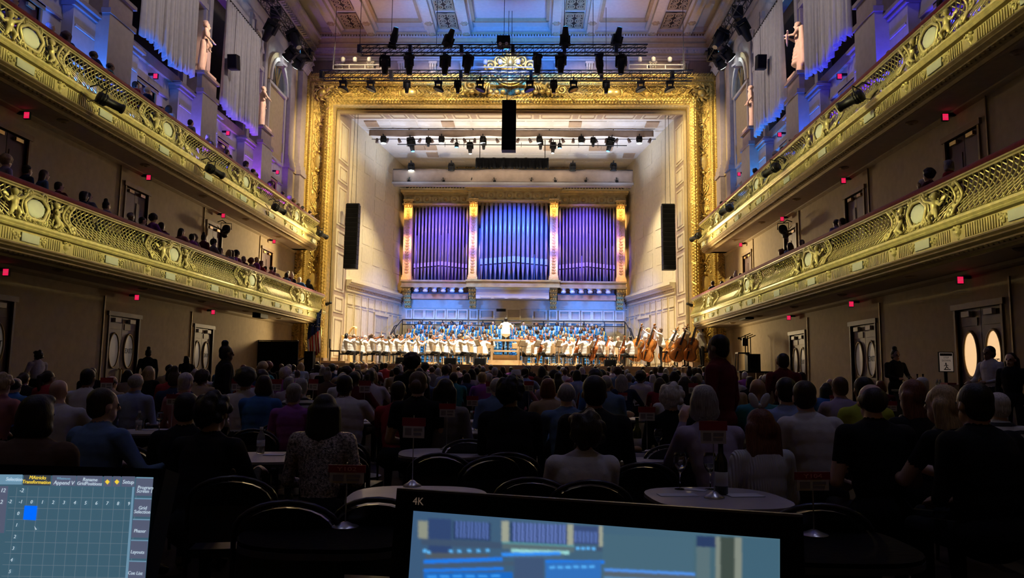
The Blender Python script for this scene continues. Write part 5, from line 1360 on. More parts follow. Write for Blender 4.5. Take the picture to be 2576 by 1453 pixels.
# ---- spotlights fixed to the balcony fronts
def balc_spot(s, loc, label, rot, sc=.88):
    T = thing('balcony_spotlight', label, 'spotlight', loc, 0, 'spotlights on the balcony fronts'); T.scale = (sc,)*3
    M = Matrix.Rotation(rot[1], 3, 'Z') @ Matrix.Rotation(rot[0], 3, 'X')
    b = MB(); b.lathe([(.06, -.02), (.15, .0), (.15, .22), (.11, .26), (.11, .58), (.13, .60), (.13, .66)], 12, (0, 0, 0), M @ Matrix.Rotation(-math.pi/2, 3, 'X')); b.build('lamp_barrel', BLACK, T, True)
    b = MB()
    for k in (.06, .12, .18): b.lathe([(.165, k), (.165, k+.02)], 12, (0, 0, 0), M @ Matrix.Rotation(-math.pi/2, 3, 'X'))
    tag(b.build('cooling_rib', BLACK, T), kind='stuff')
    b = MB(); v = [M @ Vector(p) for p in ((-.2, .12, 0), (-.2, .1, .26), (.2, .1, .26), (.2, .12, 0))]; b.pipe(v, .018, 5); b.build('yoke', BLACK, T)
    b = MB(); top = M @ Vector((0, .1, .26)); b.pipe([top, top+Vector((s*.12, -.1, .1)), top+Vector((s*.3, -.15, .02))], .02, 5); b.build('bracket_arm', BLACK, T)
    b = MB(); b.pipe([M @ Vector((.05, 0, -.1)), Vector((s*.1, -.2, -.2)), Vector((s*.2, -.25, -.05)), Vector((s*.3, -.2, .05))], .012, 5); b.build('cable', BLACK, T)
for s, lst in ((-1, ((245, 243), (522, 420), (688, 518), (800, 584))), (1, ((2170, 238), (1957, 417), (1840, 520), (1760, 590)))):
    for i, (px, py) in enumerate(lst):
        q = PX(px, py, xr(s, RU-.42)); q.z -= .0
        balc_spot(s, q, '%s black spotlight from the viewer on the upper %s balcony front' % (ORD[i], SIDE[s]), (-.25, -s*(-.5 if i else -.7)))
for s, px, py in ((-1, 821, 765), (1, 1741, 768)):
    balc_spot(s, P(px, py, 34.7), 'small spotlight at the stage end of the lower %s balcony' % SIDE[s], (.2, 2.2*s), .5)
for s, px, py in ((-1, 570, 573), (1, 1968, 573)):
    q = PX(px, py, xr(s, RW-.55)); balc_spot(s, q, 'black spotlight on the wall beneath the upper %s balcony' % SIDE[s], (-.3, s*-.5))
for s, px, py in ((-1, 655, 792), (1, 1878, 796)):
    q = PX(px, py, xr(s, RW-.9)); b = MB(); b.box(-.16, .16, -.4, .4, -.12, .12); T = thing('box_loudspeaker', 'black box loudspeaker under the lower %s balcony near the stage' % SIDE[s], 'loudspeaker', q); b.build('cabinet', BLACKP, T); b = MB(); b.box(-.13, .13, -.41, -.40, -.1, .1); b.build('grille', BLACKF, T); b = MB(); b.box(-.05, .05, -.1, .1, .12, .2); b.build('mount', BLACK, T)
# ================================================================ the choir on its risers
SL = 'orchestra'
ROBE = mat('blue_choir_robe', (.015, .20, .60), .7, var=.12, vs=6, bump=.3, bs=14)
WHITEJ = mat('white_dinner_jacket', (.80, .78, .74), .75, var=.03, bump=.2, bs=16); TROU = mat('black_trousers', (.014, .014, .016), .85, var=.1)
rows = [(816, 44.9, 1058, 1503, 18), (825, 44.0, 1041, 1518, 19), (834, 43.1, 1030, 1513, 19), (843, 42.2, 1046, 1506, 17)]
rz_ = []
for k, (py, Y, a, c, n) in enumerate(rows): rz_.append(P(1288, py, Y).z-1.60)
RIS = thing('choir_riser', 'stepped black choir riser with a black rail along its back', 'riser', (XC, 43.5, SZ))
for k, (py, Y, a, c, n) in enumerate(rows):
    b = MB(); x0, x1 = P(1014, py, Y).x, P(1574, py, Y).x; y1 = 45.4 if k == 0 else rows[k-1][1]-.45
    b.box(x0, x1, Y-.45, y1, SZ, rz_[k]); o = b.build('step', BLACKP, RIS); o.location = -RIS.location
zr0, zr1 = P(1288, 822, 45.3).z, P(1288, 806, 45.3).z; x0, x1 = P(1012, 806, 45.3).x, P(1572, 806, 45.3).x
for z in (zr1, (zr0+zr1)/2-.1):
    b = MB(); b.tube((x0, 45.35, z), (x1, 45.35, z), .035, None, 6); o = b.build('rail', BLACK, RIS); o.location = -RIS.location
for i in range(12):
    x = x0+(x1-x0)*i/11; b = MB(); b.tube((x, 45.35, rz_[0]), (x, 45.35, zr1), .03, None, 6); o = b.build('rail_post', BLACK, RIS); o.location = -RIS.location
for s, xe in ((-1, x0), (1, x1)):
    b = MB()
    for off in (0, .55): b.pipe([(xe, 45.3-off*3, zr1-off*.8), (xe+s*.05, 43.6-off, zr1-.55), (xe+s*.1, 41.6, zr1-1.3), (xe+s*.1, 41.4, SZ)], .03, 6)
    b.tube((xe+s*.08, 43.2, zr1-.7), (xe+s*.08, 43.2, SZ), .03); o = b.build('stair_rail', BLACK, RIS); o.location = -RIS.location
CH_M = [human(standing('book'), robe=True).mesh('chorister', 6, .02, 3), human(standing('down', .2), robe=True).mesh('chorister', 6, .02, 3)]
def stole_mesh():
    b = MB()
    for q in (-1, 1):
        pts = [(q*.04, -.10, 1.50), (q*.10, -.03, 1.50), (q*.115, .08, 1.45), (q*.10, .165, 1.30), (q*.10, .20, 1.1), (q*.11, .24, .85)]
        vs = []
        for p in pts: vs += [(p[0]-q*.035, p[1]+.01, p[2]), (p[0]+q*.035, p[1], p[2])]
        b.add(vs, [(2*i, 2*i+1, 2*i+3, 2*i+2) for i in range(len(pts)-1)])
    me = b.build('stole', BLACKP); m = me.data; bpy.data.objects.remove(me); return m
STOLE = stole_mesh()
STC = [('golden', fab('gold', (.55, .38, .08))), ('white', fab('white', (.5, .48, .46))), ('pink', fab('pink', (.45, .2, .22))), ('sky', fab('pale_blue', (.35, .6, .85))), ('patterned', mat('cloth_kente', (.55, .32, .2), .9, var=.7, vs=30))]
rg = random.Random(21)
RN = ['back row', 'upper middle row', 'lower middle row', 'front row']
for k, (py, Y, a, c, n) in enumerate(rows):
    for i in range(n):
        px = a+(c-a)*i/(n-1)+rg.uniform(-4, 4)
        p = P(px, py, Y); sk = rg.choices(SKINS, (5, 4, 2, 2))[0]; hk = rg.choices(['short', 'long', 'afro', 'bun', 'braids', 'bob', 'receding', 'curly'], (4, 4, 2, 1, 2, 2, 1, 2))[0]
        hc = HM[rg.choices(['black', 'dark', 'blonde', 'grey', 'auburn'], (9, 3, 1, 1, 1))[0]]; st = rg.choice(STC); v = (i+k) % 2
        o = person(CH_M[v], [sk, ROBE, ROBE, SHOE, EYE, LIP], (p.x, Y+rg.uniform(-.08, .08), rz_[k]), math.pi+rg.uniform(-.25, .25), 'blue-robed singer with %s stole, %s from left in the %s of the choir' % (st[0], ordn(i), RN[k]), 'choir singers', hk, hc, (0, .03, 1.585), (0, 1, 0) if v == 0 else (math.sin(.2), math.cos(.2), 0), rg.uniform(.94, 1.05))
        t = bpy.data.objects.new('stole', STOLE); COL.objects.link(t); t.parent = o; t.material_slots[0].link = 'OBJECT'; t.material_slots[0].material = st[1]
# ================================================================ instruments
VARN = mat('red_brown_varnish', (.42, .12, .03), .22, var=.15, vs=4); VARN2 = mat('orange_varnish', (.46, .16, .03), .22, var=.15, vs=4); EBON = mat('ebony', (.015, .012, .01), .3, var=0); BOWM = mat('bow_wood', (.25, .08, .03), .35, var=0)
def body_w(t):
    import bisect
    K = [(0, .0), (.03, .30), (.10, .43), (.22, .5), (.34, .45), (.44, .34), (.52, .315), (.60, .34), (.68, .40), (.80, .41), (.92, .33), (.98, .18), (1, .0)]
    for (a, va), (c, vc) in zip(K, K[1:]):
        if a <= t <= c: return va+(vc-va)*(t-a)/(c-a)
    return 0
def fiddle(name, L, bl, bw, dp, m, endpin=0):
    """upright instrument, bottom of the body at z=0, strings towards -y"""
    T = thing(name, '', name)
    ts = [0, .03, .06, .10, .16, .22, .28, .34, .40, .46, .52, .58, .63, .68, .74, .80, .86, .92, .96, .985, 1]
    out = [(body_w(t)*bw, t*bl) for t in ts]; poly = out+[(-x, z) for x, z in reversed(out[1:-1])]; n = len(poly)
    b = MB(); vs = []
    cz = bl*.5
    for sc, y in ((.55, -dp*.72), (.93, -dp*.5), (1, -dp*.42), (1, dp*.42), (.93, dp*.5), (.55, dp*.66)):
        vs += [(x*sc, y, cz+(z-cz)*sc) for x, z in poly]
    fs = [(k*n+i, k*n+(i+1) % n, (k+1)*n+(i+1) % n, (k+1)*n+i) for k in range(5) for i in range(n)]+[tuple(range(n-1, -1, -1)), tuple(range(5*n, 6*n))]
    b.add(vs, fs); b.build('body', m, T, True)
    w = bw*.07
    b = MB(); b.add([(-w, -dp*.8, bl*.95), (w, -dp*.8, bl*.95), (w*.7, -dp*.75, L*.93), (-w*.7, -dp*.75, L*.93), (-w, -dp*.1, bl*.95), (w, -dp*.1, bl*.95), (w*.7, -dp*.3, L*.93), (-w*.7, -dp*.3, L*.93)], [(0,3,2,1),(4,5,6,7),(0,1,5,4),(1,2,6,5),(2,3,7,6),(3,0,4,7)]); b.build('neck', m, T)
    b = MB(); b.add([(-w, -dp*.98, bl*.68), (w, -dp*.98, bl*.68), (w*.75, -dp*.85, L*.9), (-w*.75, -dp*.85, L*.9), (-w, -dp*.85, bl*.68), (w, -dp*.85, bl*.68), (w*.75, -dp*.76, L*.9), (-w*.75, -dp*.76, L*.9)], [(0,3,2,1),(4,5,6,7),(0,1,5,4),(1,2,6,5),(2,3,7,6),(3,0,4,7)]); b.build('fingerboard', EBON, T)
    b = MB(); rr = L*.035; b.pipe([(0, -dp*.5+rr*(1-.06*k)*math.cos(k*.5)-rr, L*.95+rr*(1-.06*k)*math.sin(k*.5)+rr*.5) for k in range(16)], rr*.45, 6); b.build('scroll', m, T, True)
    for q in (-1, 1):
        b = MB(); b.tube((q*w*.5, -dp*.5, L*.93), (q*w*2.6, -dp*.5, L*.935), w*.3, None, 5); b.build('tuning_peg', EBON, T)
    b = MB(); b.box(-bw*.12, bw*.12, -dp*1.0, -dp*.65, bl*.48, bl*.5); b.build('bridge', PALEW, T)
    b = MB(); b.add([(-bw*.06, -dp*.95, bl*.40), (bw*.06, -dp*.95, bl*.40), (bw*.03, -dp*.75, bl*.06), (-bw*.03, -dp*.75, bl*.06), (-bw*.06, -dp*.88, bl*.4), (bw*.06, -dp*.88, bl*.4), (bw*.03, -dp*.68, bl*.06), (-bw*.03, -dp*.68, bl*.06)], [(0,1,2,3),(7,6,5,4),(0,4,5,1),(1,5,6,2),(2,6,7,3),(3,7,4,0)]); b.build('tailpiece', EBON, T)
    for q in (-1, 1):
        b = MB(); b.pipe([(q*bw*.17, -dp*.70, bl*.36), (q*bw*.20, -dp*.67, bl*.40), (q*bw*.17, -dp*.70, bl*.47), (q*bw*.13, -dp*.73, bl*.55), (q*bw*.15, -dp*.71, bl*.59)], bw*.018, 5); b.build('sound_hole', EBON, T)
    b = MB(); b.pipe([(x*.99, -dp*.44, z) for x, z in poly], bw*.012, 4, True); b.build('purfling', EBON, T)
    if endpin: b = MB(); b.tube((0, 0, 0), (0, 0, -endpin), w*.25, None, 6); b.build('endpin', STEEL, T)
    return T
def bow_master(L):
    T = thing('bow', '', 'bow'); b = MB(); b.pipe([(0, 0, 0), (0, .015, L*.3), (0, .02, L*.6), (0, 0, L)], .008, 5); b.build('stick', BOWM, T)
    b = MB(); b.tube((0, -.025, .03), (0, -.02, L-.01), .004, None, 4); b.build('bow_hair', WHITEJ, T); b = MB(); b.box(-.008, .008, -.03, .01, .0, .07); b.build('frog', EBON, T); return T
IMS = {}
def place_inst(key, make, O, zdir, front, label, group, parentM):
    """put a copy with its foot at O (person space), long axis zdir, strings facing 'front'"""
    if key not in IMS: m = make(); IMS[key] = (m, tree_of(m)); o = m
    else: o = copy_tree(*IMS[key])
    z = Vector(zdir).normalized(); y = -Vector(front); y = (y-z*y.dot(z)).normalized(); x = y.cross(z)
    M = Matrix((x, y, z)).transposed().to_4x4(); M.translation = Vector(O); W = parentM @ M
    o.location = W.translation; o.rotation_mode = 'QUATERNION'; o.rotation_quaternion = W.to_quaternion(); o['label'] = label; o['group'] = group; return o
# ---- musicians
def mus_pose(kind):
    J = seated(.03, 'lap')
    if kind == 'violin':
        J['face'] = (-.45, 1, -.12)
        J['arms'] = [((-.19, .03, 1.0), (-.22, .27, .88), (-.27, .47, 1.05), (.2, .5, 1)), ((.19, .03, 1.0), (.30, .24, .92), (.14, .40, 1.08), (-.8, .5, 0))]
    elif kind == 'cello':
        J['face'] = (.1, 1, -.2); J['legs'] = [((q*.10, .02, .50), (q*.27, .38, .50), (q*.27, .40, .09), (q*.29, .53, .045)) for q in (-1, 1)]
        J['arms'] = [((-.19, .03, 1.0), (-.34, .16, .92), (-.15, .20, 1.07), (.7, .2, .4)), ((.19, .03, 1.0), (.30, .20, .80), (.26, .46, .66), (-.6, .6, -.3))]
    elif kind == 'wind':
        J['arms'] = [((-.19, .03, 1.0), (-.26, .16, .82), (-.04, .32, .86), (.5, .5, .3)), ((.19, .03, 1.0), (.26, .16, .82), (.04, .36, .74), (-.5, .5, .3))]
    elif kind == 'bass':
        J = standing('down', .2); J['face'] = (.2, 1, -.15)
        J['arms'] = [((-.19, 0, 1.39), (-.40, .12, 1.44), (-.24, .26, 1.60), (.6, .3, .3)), ((.19, 0, 1.39), (.33, .18, 1.18), (.24, .44, 1.02), (-.5, .7, -.2))]
        J['hip'] = (0, -.05, .93); J['chest'] = (0, .06, 1.3)
    return J
MUS = {k: human(mus_pose(k), jacket=True, wide=1.08).mesh('musician', 6, .018, 3) for k in ('violin', 'cello', 'wind', 'bass')}
def orch_chair():
    T = thing('orchestra_chair', '', 'chair'); cm = mat('tan_chair_seat', (.50, .36, .20), .6, var=.08)
    b = MB(); b.box(-.22, .22, -.22, .22, .41, .46); b.build('seat', BLACKF, T)
    b = MB(); b.box(-.21, .21, -.25, -.21, .58, .92); b.build('backrest', cm, T)
    for q in (-1, 1):
        b = MB(); b.pipe([(q*.2, -.2, .0), (q*.2, -.19, .45), (q*.2, -.24, .9)], .014, 5); b.build('leg', cm, T)
        b = MB(); b.pipe([(q*.2, .2, .0), (q*.2, .19, .43)], .014, 5); b.build('leg', cm, T)
    return T
CHM = None
def put_chair(make, store, loc, rz, label, group):
    if make.__name__ not in store: m = make(); store[make.__name__] = (m, tree_of(m)); o = m
    else: o = copy_tree(*store[make.__name__])
    o.location = loc; o.rotation_euler = (0, 0, rz); o['label'] = label; o['group'] = group; return o
CST = {}
orch = []
D2R = math.radians
def add(kind, px, Y, deg, hair, hc, sk): orch.append((kind, px, Y, D2R(deg), hair, hc, SKINS[sk]))
for a in (('violin', 868, 36.0, -82, 'long', 'black', 3), ('violin', 886, 36.7, -70, 'receding', 'brown', 3), ('violin', 932, 36.1, -80, 'pony', 'brown', 3), ('violin', 957, 36.8, -75, 'receding', 'dark', 3), ('violin', 995, 36.0, -85, 'short', 'black', 2), ('violin', 1024, 36.8, -78, 'short', 'brown', 3),
          ('violin', 1080, 36.0, -80, 'short', 'dark', 3), ('violin', 1104, 36.7, -74, 'short', 'white', 3), ('violin', 1154, 36.0, -78, 'curly', 'brown', 3), ('violin', 1172, 36.8, -70, 'short', 'grey', 3), ('violin', 1124, 37.8, -70, 'bob', 'auburn', 3), ('violin', 1048, 37.9, -75, 'short', 'grey', 3), ('violin', 976, 37.9, -75, 'bob', 'dark', 2), ('violin', 915, 37.9, -75, 'short', 'white', 3), ('violin', 1196, 37.9, -60, 'lowbun', 'dark', 3), ('violin', 1218, 37.2, -55, 'short', 'brown', 3),
          ('violin', 1328, 36.2, 75, 'short', 'auburn', 3), ('violin', 1346, 37.2, 90, 'bob', 'red', 3), ('violin', 1424, 36.8, 100, 'short', 'dark', 3), ('violin', 1440, 37.6, 95, 'long', 'blonde', 3), ('violin', 1489, 36.6, 100, 'curly', 'auburn', 3),
          ('cello', 1380, 35.9, 62, 'short', 'dark', 2), ('cello', 1471, 35.9, 60, 'bob', 'auburn', 3), ('cello', 1514, 36.2, 120, 'short', 'brown', 3), ('cello', 1538, 36.8, 130, 'long', 'brown', 3), ('cello', 1588, 35.9, 70, 'short', 'black', 2),
          ('bass', 1630, 36.6, 100, 'curly', 'blonde', 3), ('bass', 1663, 36.2, 80, 'short', 'brown', 3), ('bass', 1700, 37.2, 110, 'short', 'black', 2), ('bass', 1726, 36.5, 120, 'receding', 'brown', 3), ('bass', 1766, 35.9, 100, 'short', 'black', 3),
          ('wind', 1140, 39.4, 190, 'short', 'grey', 3), ('wind', 1180, 39.6, 185, 'bob', 'dark', 3), ('wind', 1205, 40.2, 182, 'short', 'black', 2), ('wind', 1232, 40.6, 180, 'curly', 'brown', 3), ('wind', 1312, 40.2, 178, 'short', 'white', 3), ('wind', 1334, 39.6, 176, 'long', 'dark', 3), ('wind', 1362, 40.3, 174, 'short', 'brown', 1), ('wind', 1398, 39.7, 170, 'receding', 'grey', 3), ('wind', 1416, 40.4, 172, 'bun', 'dark', 3), ('wind', 1455, 39.6, 168, 'short', 'dark', 3), ('wind', 1508, 40.2, 165, 'bob', 'grey', 3), ('wind', 1556, 39.3, 160, 'short', 'white', 3), ('wind', 1604, 38.8, 150, 'long', 'dark', 2), ('wind', 1090, 40.0, 195, 'long', 'auburn', 3), ('wind', 1010, 39.6, 200, 'short', 'dark', 3)): add(*a)
NM = {'violin': 'violinist', 'cello': 'cellist', 'bass': 'double bass player', 'wind': 'wind player'}
cnt = {}
for kind in ('violin', 'cello', 'bass', 'wind'):
    lst = sorted([o for o in orch if o[0] == kind], key=lambda t: t[1])
    for i, (kd, px, Y, rz, hair, hc, sk) in enumerate(lst):
        Y = Y-.75 if kd != 'wind' else Y-.3
        if px > 1715: Y = 34.75
        x = P(px, 880, Y).x; loc = Vector((x, Y, SZ+(.0 if kd != 'wind' else .18)))
        J = mus_pose(kd); od = '%s %s from the left' % (ordn(i), NM[kd])
        o = person(MUS[kd], [sk, WHITEJ, TROU, SHOE, EYE, LIP], loc, rz, '%s, in a white jacket on the bright stage' % od, 'orchestra players', hair, HM[hc], J['head'], J['face'], 1.07)
        M = Matrix.Translation(loc) @ Matrix.Rotation(rz, 4, 'Z') @ Matrix.Scale(1.07, 4)
        if kd != 'bass': put_chair(orch_chair, CST, loc, rz, 'pale chair under the %s' % od, 'orchestra chairs')
        if kd == 'wind':
            b = MB(); b.box(-.245, .245, -.3, .3, 0, .18); rb = b.build('player_riser', PALEW); rb.location = (loc.x, loc.y, SZ); tag(rb, 'low wooden platform under the %s' % od, 'platform', 'low stage platforms')
            def mk_cl():
                T = thing('clarinet', '', 'clarinet'); b = MB(); b.lathe([(.006, 0), (.012, .08), (.013, .5), (.018, .56), (.035, .62)], 8); b.build('tube', EBON, T); b = MB(); [b.ell((0, -.015, .12+.08*k), (.008, .012, .008), 5, 4) for k in range(5)]; tag(b.build('key', STEEL, T), kind='stuff'); return T
            place_inst('clarinet', mk_cl, (0, .15, 1.14), (0, .35, -1), (0, 1, .3), 'clarinet held by the %s' % od, 'clarinets', M)
        if kd == 'violin':
            place_inst('violin', lambda: fiddle('violin', .60, .36, .215, .042, VARN), (-.06, .09, 1.10), (-.36+.1*math.sin(i*1.7), .78, .06+.2*math.sin(i*2.9)), (0, .1, 1), 'violin held by the %s' % od, 'violins', M)
            place_inst('vbow', lambda: bow_master(.72), (.13, .44, 1.14), (-.75, -.12+.25*math.sin(i*2.3), .42), (0, 0, -1), 'bow of the %s' % od, 'bows', M)
        if kd == 'cello':
            place_inst('cello', lambda: fiddle('cello', 1.22, .76, .46, .13, VARN, .3), (.06, .56, .24), (-.18, -.40, 1.05), (-.55 if rz < 1.8 else .2, .85, .3), 'cello between the knees of the %s' % od, 'cellos', M)
            place_inst('cbow', lambda: bow_master(.72), (.34, .50, .68), (-.98, .12, .05), (0, -1, 0), 'bow of the %s' % od, 'bows', M)
        if kd == 'bass':
            place_inst('bass', lambda: fiddle('double_bass', 1.80, 1.12, .68, .22, VARN2, .22), (-.02, .66, .24), (-.10+.10*math.sin(i*2.1), -.36+.10*math.cos(i*1.3), 1.05), (-.8+.35*math.sin(i*3.1), .7, .1), 'double bass of the %s' % od, 'double basses', M)
            place_inst('bbow', lambda: bow_master(.74), (.30, .56, 1.02), (-.98, .1, .1), (0, -1, 0), 'bow of the %s' % od, 'bows', M)
            b = MB(); b.lathe([(.16, .68), (.16, .72), (.14, .73)], 12)
            T = thing('bass_stool', 'stool behind the %s' % od, 'stool', loc+Matrix.Rotation(rz, 3, 'Z') @ Vector((0, -.16, 0)), rz, 'stools of the bass players'); b.build('seat', BLACKF, T)
            for q in range(3):
                a_ = q*2.094; b = MB(); b.tube((.12*math.cos(a_), .12*math.sin(a_), .68), (.2*math.cos(a_), .2*math.sin(a_), 0), .014, None, 5); b.build('leg', BLACK, T)
# conductor on the podium
zp = SZ+.48; Yc = 35.7
JC = standing('conduct'); MC = human(JC, fing=True, jacket=True, wide=1.12).mesh('conductor', 6, .012, 3)
pc = P(1272, 880, Yc)
person(MC, [SKINS[0], WHITEJ, TROU, SHOE, EYE, LIP], (pc.x, Yc, zp), .1, 'conductor in a white jacket seen from behind, raised on the podium', None, 'short', HM['black'], (0, .03, 1.585), sc=1.04)
T = thing('conductor_podium', 'pale wooden podium with a railing under the conductor', 'podium', (pc.x, Yc, SZ))
b = MB(); b.box(-.78, .78, -.75, .6, 0, .24); b.build('platform', PALEW, T)
b = MB(); b.box(-.6, .6, -.4, .55, .24, .48); b.build('upper_platform', PALEW, T)
for x in (-.62, .62):
    for y in (-.62, -.2): b = MB(); b.box(x-.05, x+.05, y-.04, y+.04, .24, 1.12); b.build('post', PALEW, T)
b = MB(); b.box(-.72, .72, -.7, -.12, 1.12, 1.2); b.build('top_rail', PALEW, T)
b = MB(); b.box(-.62, .62, -.64, -.6, .62, .70); b.build('lower_rail', PALEW, T)
# music stands
def stand_master():
    T = thing('music_stand', '', 'music stand')  # stands coloured pale: the gold stage light is put into them
    for q in range(3): a_ = q*2.094+.5; b = MB(); b.tube((0, 0, .12), (.24*math.cos(a_), .24*math.sin(a_), .01), .012, None, 5); b.build('leg', PALEW, T)
    b = MB(); b.tube((0, 0, .08), (0, 0, .92), .014, None, 6); b.build('pole', PALEW, T)
    M = Matrix.Rotation(.5, 3, 'X'); b = MB(); b.obox((0, 0, 1.02), (.5, .02, .34), M); b.build('desk', mat('gold_lit_desk', (.5, .38, .2), .6, var=.08), T); b = MB(); b.obox((0, -.07, .87), (.5, .07, .015), M); b.build('ledge', BLACK, T); b = MB(); b.obox((0, -.025, 1.03), (.42, .012, .28), M); b.build('sheet_music', mat('paper', (.75, .73, .68), .8, var=.03), T); return T
stands = [(905, 35.9, 70), (978, 36.0, 75), (1050, 35.9, 75), (1128, 35.9, 78), (1200, 35.8, 60), (1312, 35.8, -60), (1352, 35.7, -60), (1405, 35.7, -60), (1490, 35.8, -70), (1556, 35.6, -60), (1610, 35.9, -70), (1688, 35.7, -70), (940, 37.4, 75), (1010, 37.4, 75), (1095, 37.5, 75), (1225, 39.2, 5), (1300, 39.2, 0), (1380, 39.0, -5), (1450, 38.6, -10), (1340, 39.2, 0), (1190, 39.0, 5)]
for i, (px, Y, dg_) in enumerate(sorted(stands)):
    Y -= .75
    put_chair(stand_master, CST, (P(px, 900, Y).x, Y, SZ), D2R(-dg_+180 if False else -dg_), '%s music stand from the left among the orchestra' % ordn(i), 'music stands')
# harp, chair, monitors, flag
hp = P(872, 900, 37.4)
T = thing('concert_harp', 'tall golden concert harp behind the leftmost violinists', 'harp', (hp.x, 37.6, SZ))
HG = mat('harp_gold', (.75, .5, .2), .35, .3, var=.08)
b = MB(); b.lathe([(.08, .08), (.06, .2), (.04, .3), (.04, 1.6), (.06, 1.7), (.07, 1.85)], 12, (.36, 0, 0)); b.build('column', HG, T, True)
b = MB(); b.pipe([(.36, 0, 1.84), (.22, 0, 1.84), (.10, 0, 1.70), (.0, 0, 1.48), (-.12, 0, 1.33), (-.24, 0, 1.36), (-.32, 0, 1.42)], [.05, .06, .055, .05, .05, .055, .05], 8); b.build('neck', HG, T, True)
b = MB(); b.add([(-.36, -.06, 1.40), (-.28, -.06, 1.40), (-.28, .06, 1.40), (-.36, .06, 1.40), (.12, -.2, .12), (.26, -.2, .12), (.26, .2, .12), (.12, .2, .12)], [(0,1,2,3),(7,6,5,4),(0,4,5,1),(1,5,6,2),(2,6,7,3),(3,7,4,0)]); b.build('sound_box', HG, T)
b = MB(); b.box(.05, .46, -.2, .2, 0, .12); b.build('base', HG, T)
b = MB()
for k in range(18): t = k/17; b.tube((-.24+.5*t, 0, 1.3-1.1*t), (-.24+.56*t, 0, 1.36+.46*t*t), .003, None, 3)
tag(b.build('strings', STEEL, T), kind='stuff')
def black_chair(label, p, rz):
    T = thing('black_chair', label, 'chair', p, rz)
    b = MB(); b.box(-.23, .23, -.22, .22, .44, .5); b.build('seat', BLACKP, T); b = MB(); b.box(-.22, .22, -.26, -.22, .6, 1.02); b.build('backrest', BLACKP, T)
    for x in (-.2, .2):
        for y in (-.22, .2): b = MB(); b.tube((x, y, 0), (x, y, .6 if y < 0 else .46), .018, None, 5); b.build('leg', BLACK, T)
black_chair('tall black chair at the left edge of the stage', (P(842, 900, 34.9).x, 34.9, SZ+.1), -1.4)
T = thing('step_box', 'long pale wooden step box at the left front edge of the stage', 'step', (P(845, 910, 34.5).x, 34.5, SZ)); b = MB(); b.box(-.6, .5, -.35, .75, 0, .1); b.build('top', PALEW, T); b = MB(); b.box(-.62, .52, -.37, -.35, 0, .1); b.build('front', PALEW, T)
for px, nm in ((1133, 'left'), (1207, 'right'), (1010, 'far left'), (1535, 'far right')):
    T = thing('stage_monitor', 'black wedge monitor loudspeaker, %s one on the stage front' % nm, 'loudspeaker', (P(px, 910, 34.2).x, 34.25, SZ), 0, 'wedge monitors'); b = MB(); b.strip([(-.16, 0), (.18, 0), (.18, .28), (.02, .30)], lambda p: (-.27, p[0], p[1]), lambda p: (.27, p[0], p[1])); b.build('cabinet', BLACKP, T); b = MB(); b.strip([(-.155, .02), (.015, .285), (.03, .275), (-.14, .01)], lambda p: (-.24, p[0]-.02, p[1]), lambda p: (.24, p[0]-.02, p[1])); b.build('grille', BLACKF, T)
fp_ = P(800, 905, 33.5)
T = thing('flag', 'striped flag with a starred blue corner drooping on a pole beside the stage', 'flag', (fp_.x, 33.5, .3))
b = MB(); b.tube((.1, 0, 0), (.1, 0, 4.0), .02, None, 6); b.build('flagpole', BRASS, T); b = MB(); b.ell((.1, 0, 4.05), (.05, .05, .08), 8, 5); b.build('finial', BRASS, T); b = MB(); b.lathe([(.2, 0), (.2, .05), (.05, .1)], 12, (.1, 0, 0)); b.build('base', BRASS, T)
fr_, fw_, fb_ = fab('flag_red', (.45, .03, .04)), fab('flag_white', (.7, .66, .62)), fab('flag_blue', (.03, .05, .2))
for k in range(9):
    b = MB(); x = .08-.06*k; vs = []
    for j in range(9): z = 3.9-.05*k-j*.24; vs += [(x-.05*math.sin(j*.5), .06*math.sin(k*1.7+j*.3), z), (x-.062-.05*math.sin(j*.5), .06*math.sin((k+1)*1.7+j*.3), z)]
    b.cur = 0; b.add(vs, [(2*i, 2*i+1, 2*i+3, 2*i+2) for i in range(8)]); b.mi = [1 if i < 4 else 0 for i in range(8)]; b.build('stripe', [fr_ if k % 2 else fw_, fb_], T)
rg = random.Random(5); b = MB(); [b.ell((rg.uniform(-.42, .05), -.075, rg.uniform(3.0, 3.8)), (.02, .01, .02), 5, 4) for _ in range(22)]; tag(b.build('stars', fw_, T), kind='stuff')
# ================================================================ furniture of the floor
TABM = mat('grey_table_top', (.40, .37, .40), .45, var=.05); TABE = mat('table_edge', (.05, .05, .06), .4, var=0)
CHAIRM = mat('black_vinyl_chair', (.012, .012, .018), .32, var=.05); SIGNR = mat('red_sign_strip', (.30, .015, .03), .6, var=.05); SIGNW = mat('white_sign_card', (.55, .50, .46), .7, var=.06)
PAPER = mat('white_paper', (.62, .62, .68), .8, var=.03); GLS = mat('clear_glass', (.95, .97, 1.0), .02, var=0, trans=1.0); WINE = mat('white_wine', (1.0, .88, .55), .0, var=0, trans=1.0)
BOTG = mat('green_bottle_glass', (.05, .09, .02), .08, var=0, trans=.5); BOTD = mat('dark_bottle_glass', (.01, .012, .01), .08, var=0); LABELW = mat('bottle_label', (.5, .48, .46), .7, var=.04); FOOD = mat('bread_crust', (.45, .27, .12), .8, var=.2, vs=12)
CLRP = mat('clear_plastic', (.85, .88, .92), .1, var=0, trans=.85)
ST = {}
def take(key, make, loc, rz, label, group, cat=None):
    if key not in ST: m = make(); ST[key] = (m, tree_of(m)); o = m
    else: o = copy_tree(*ST[key])
    o.location = loc; o.rotation_euler = (0, 0, rz); o['label'] = label
    if group: o['group'] = group
    return o
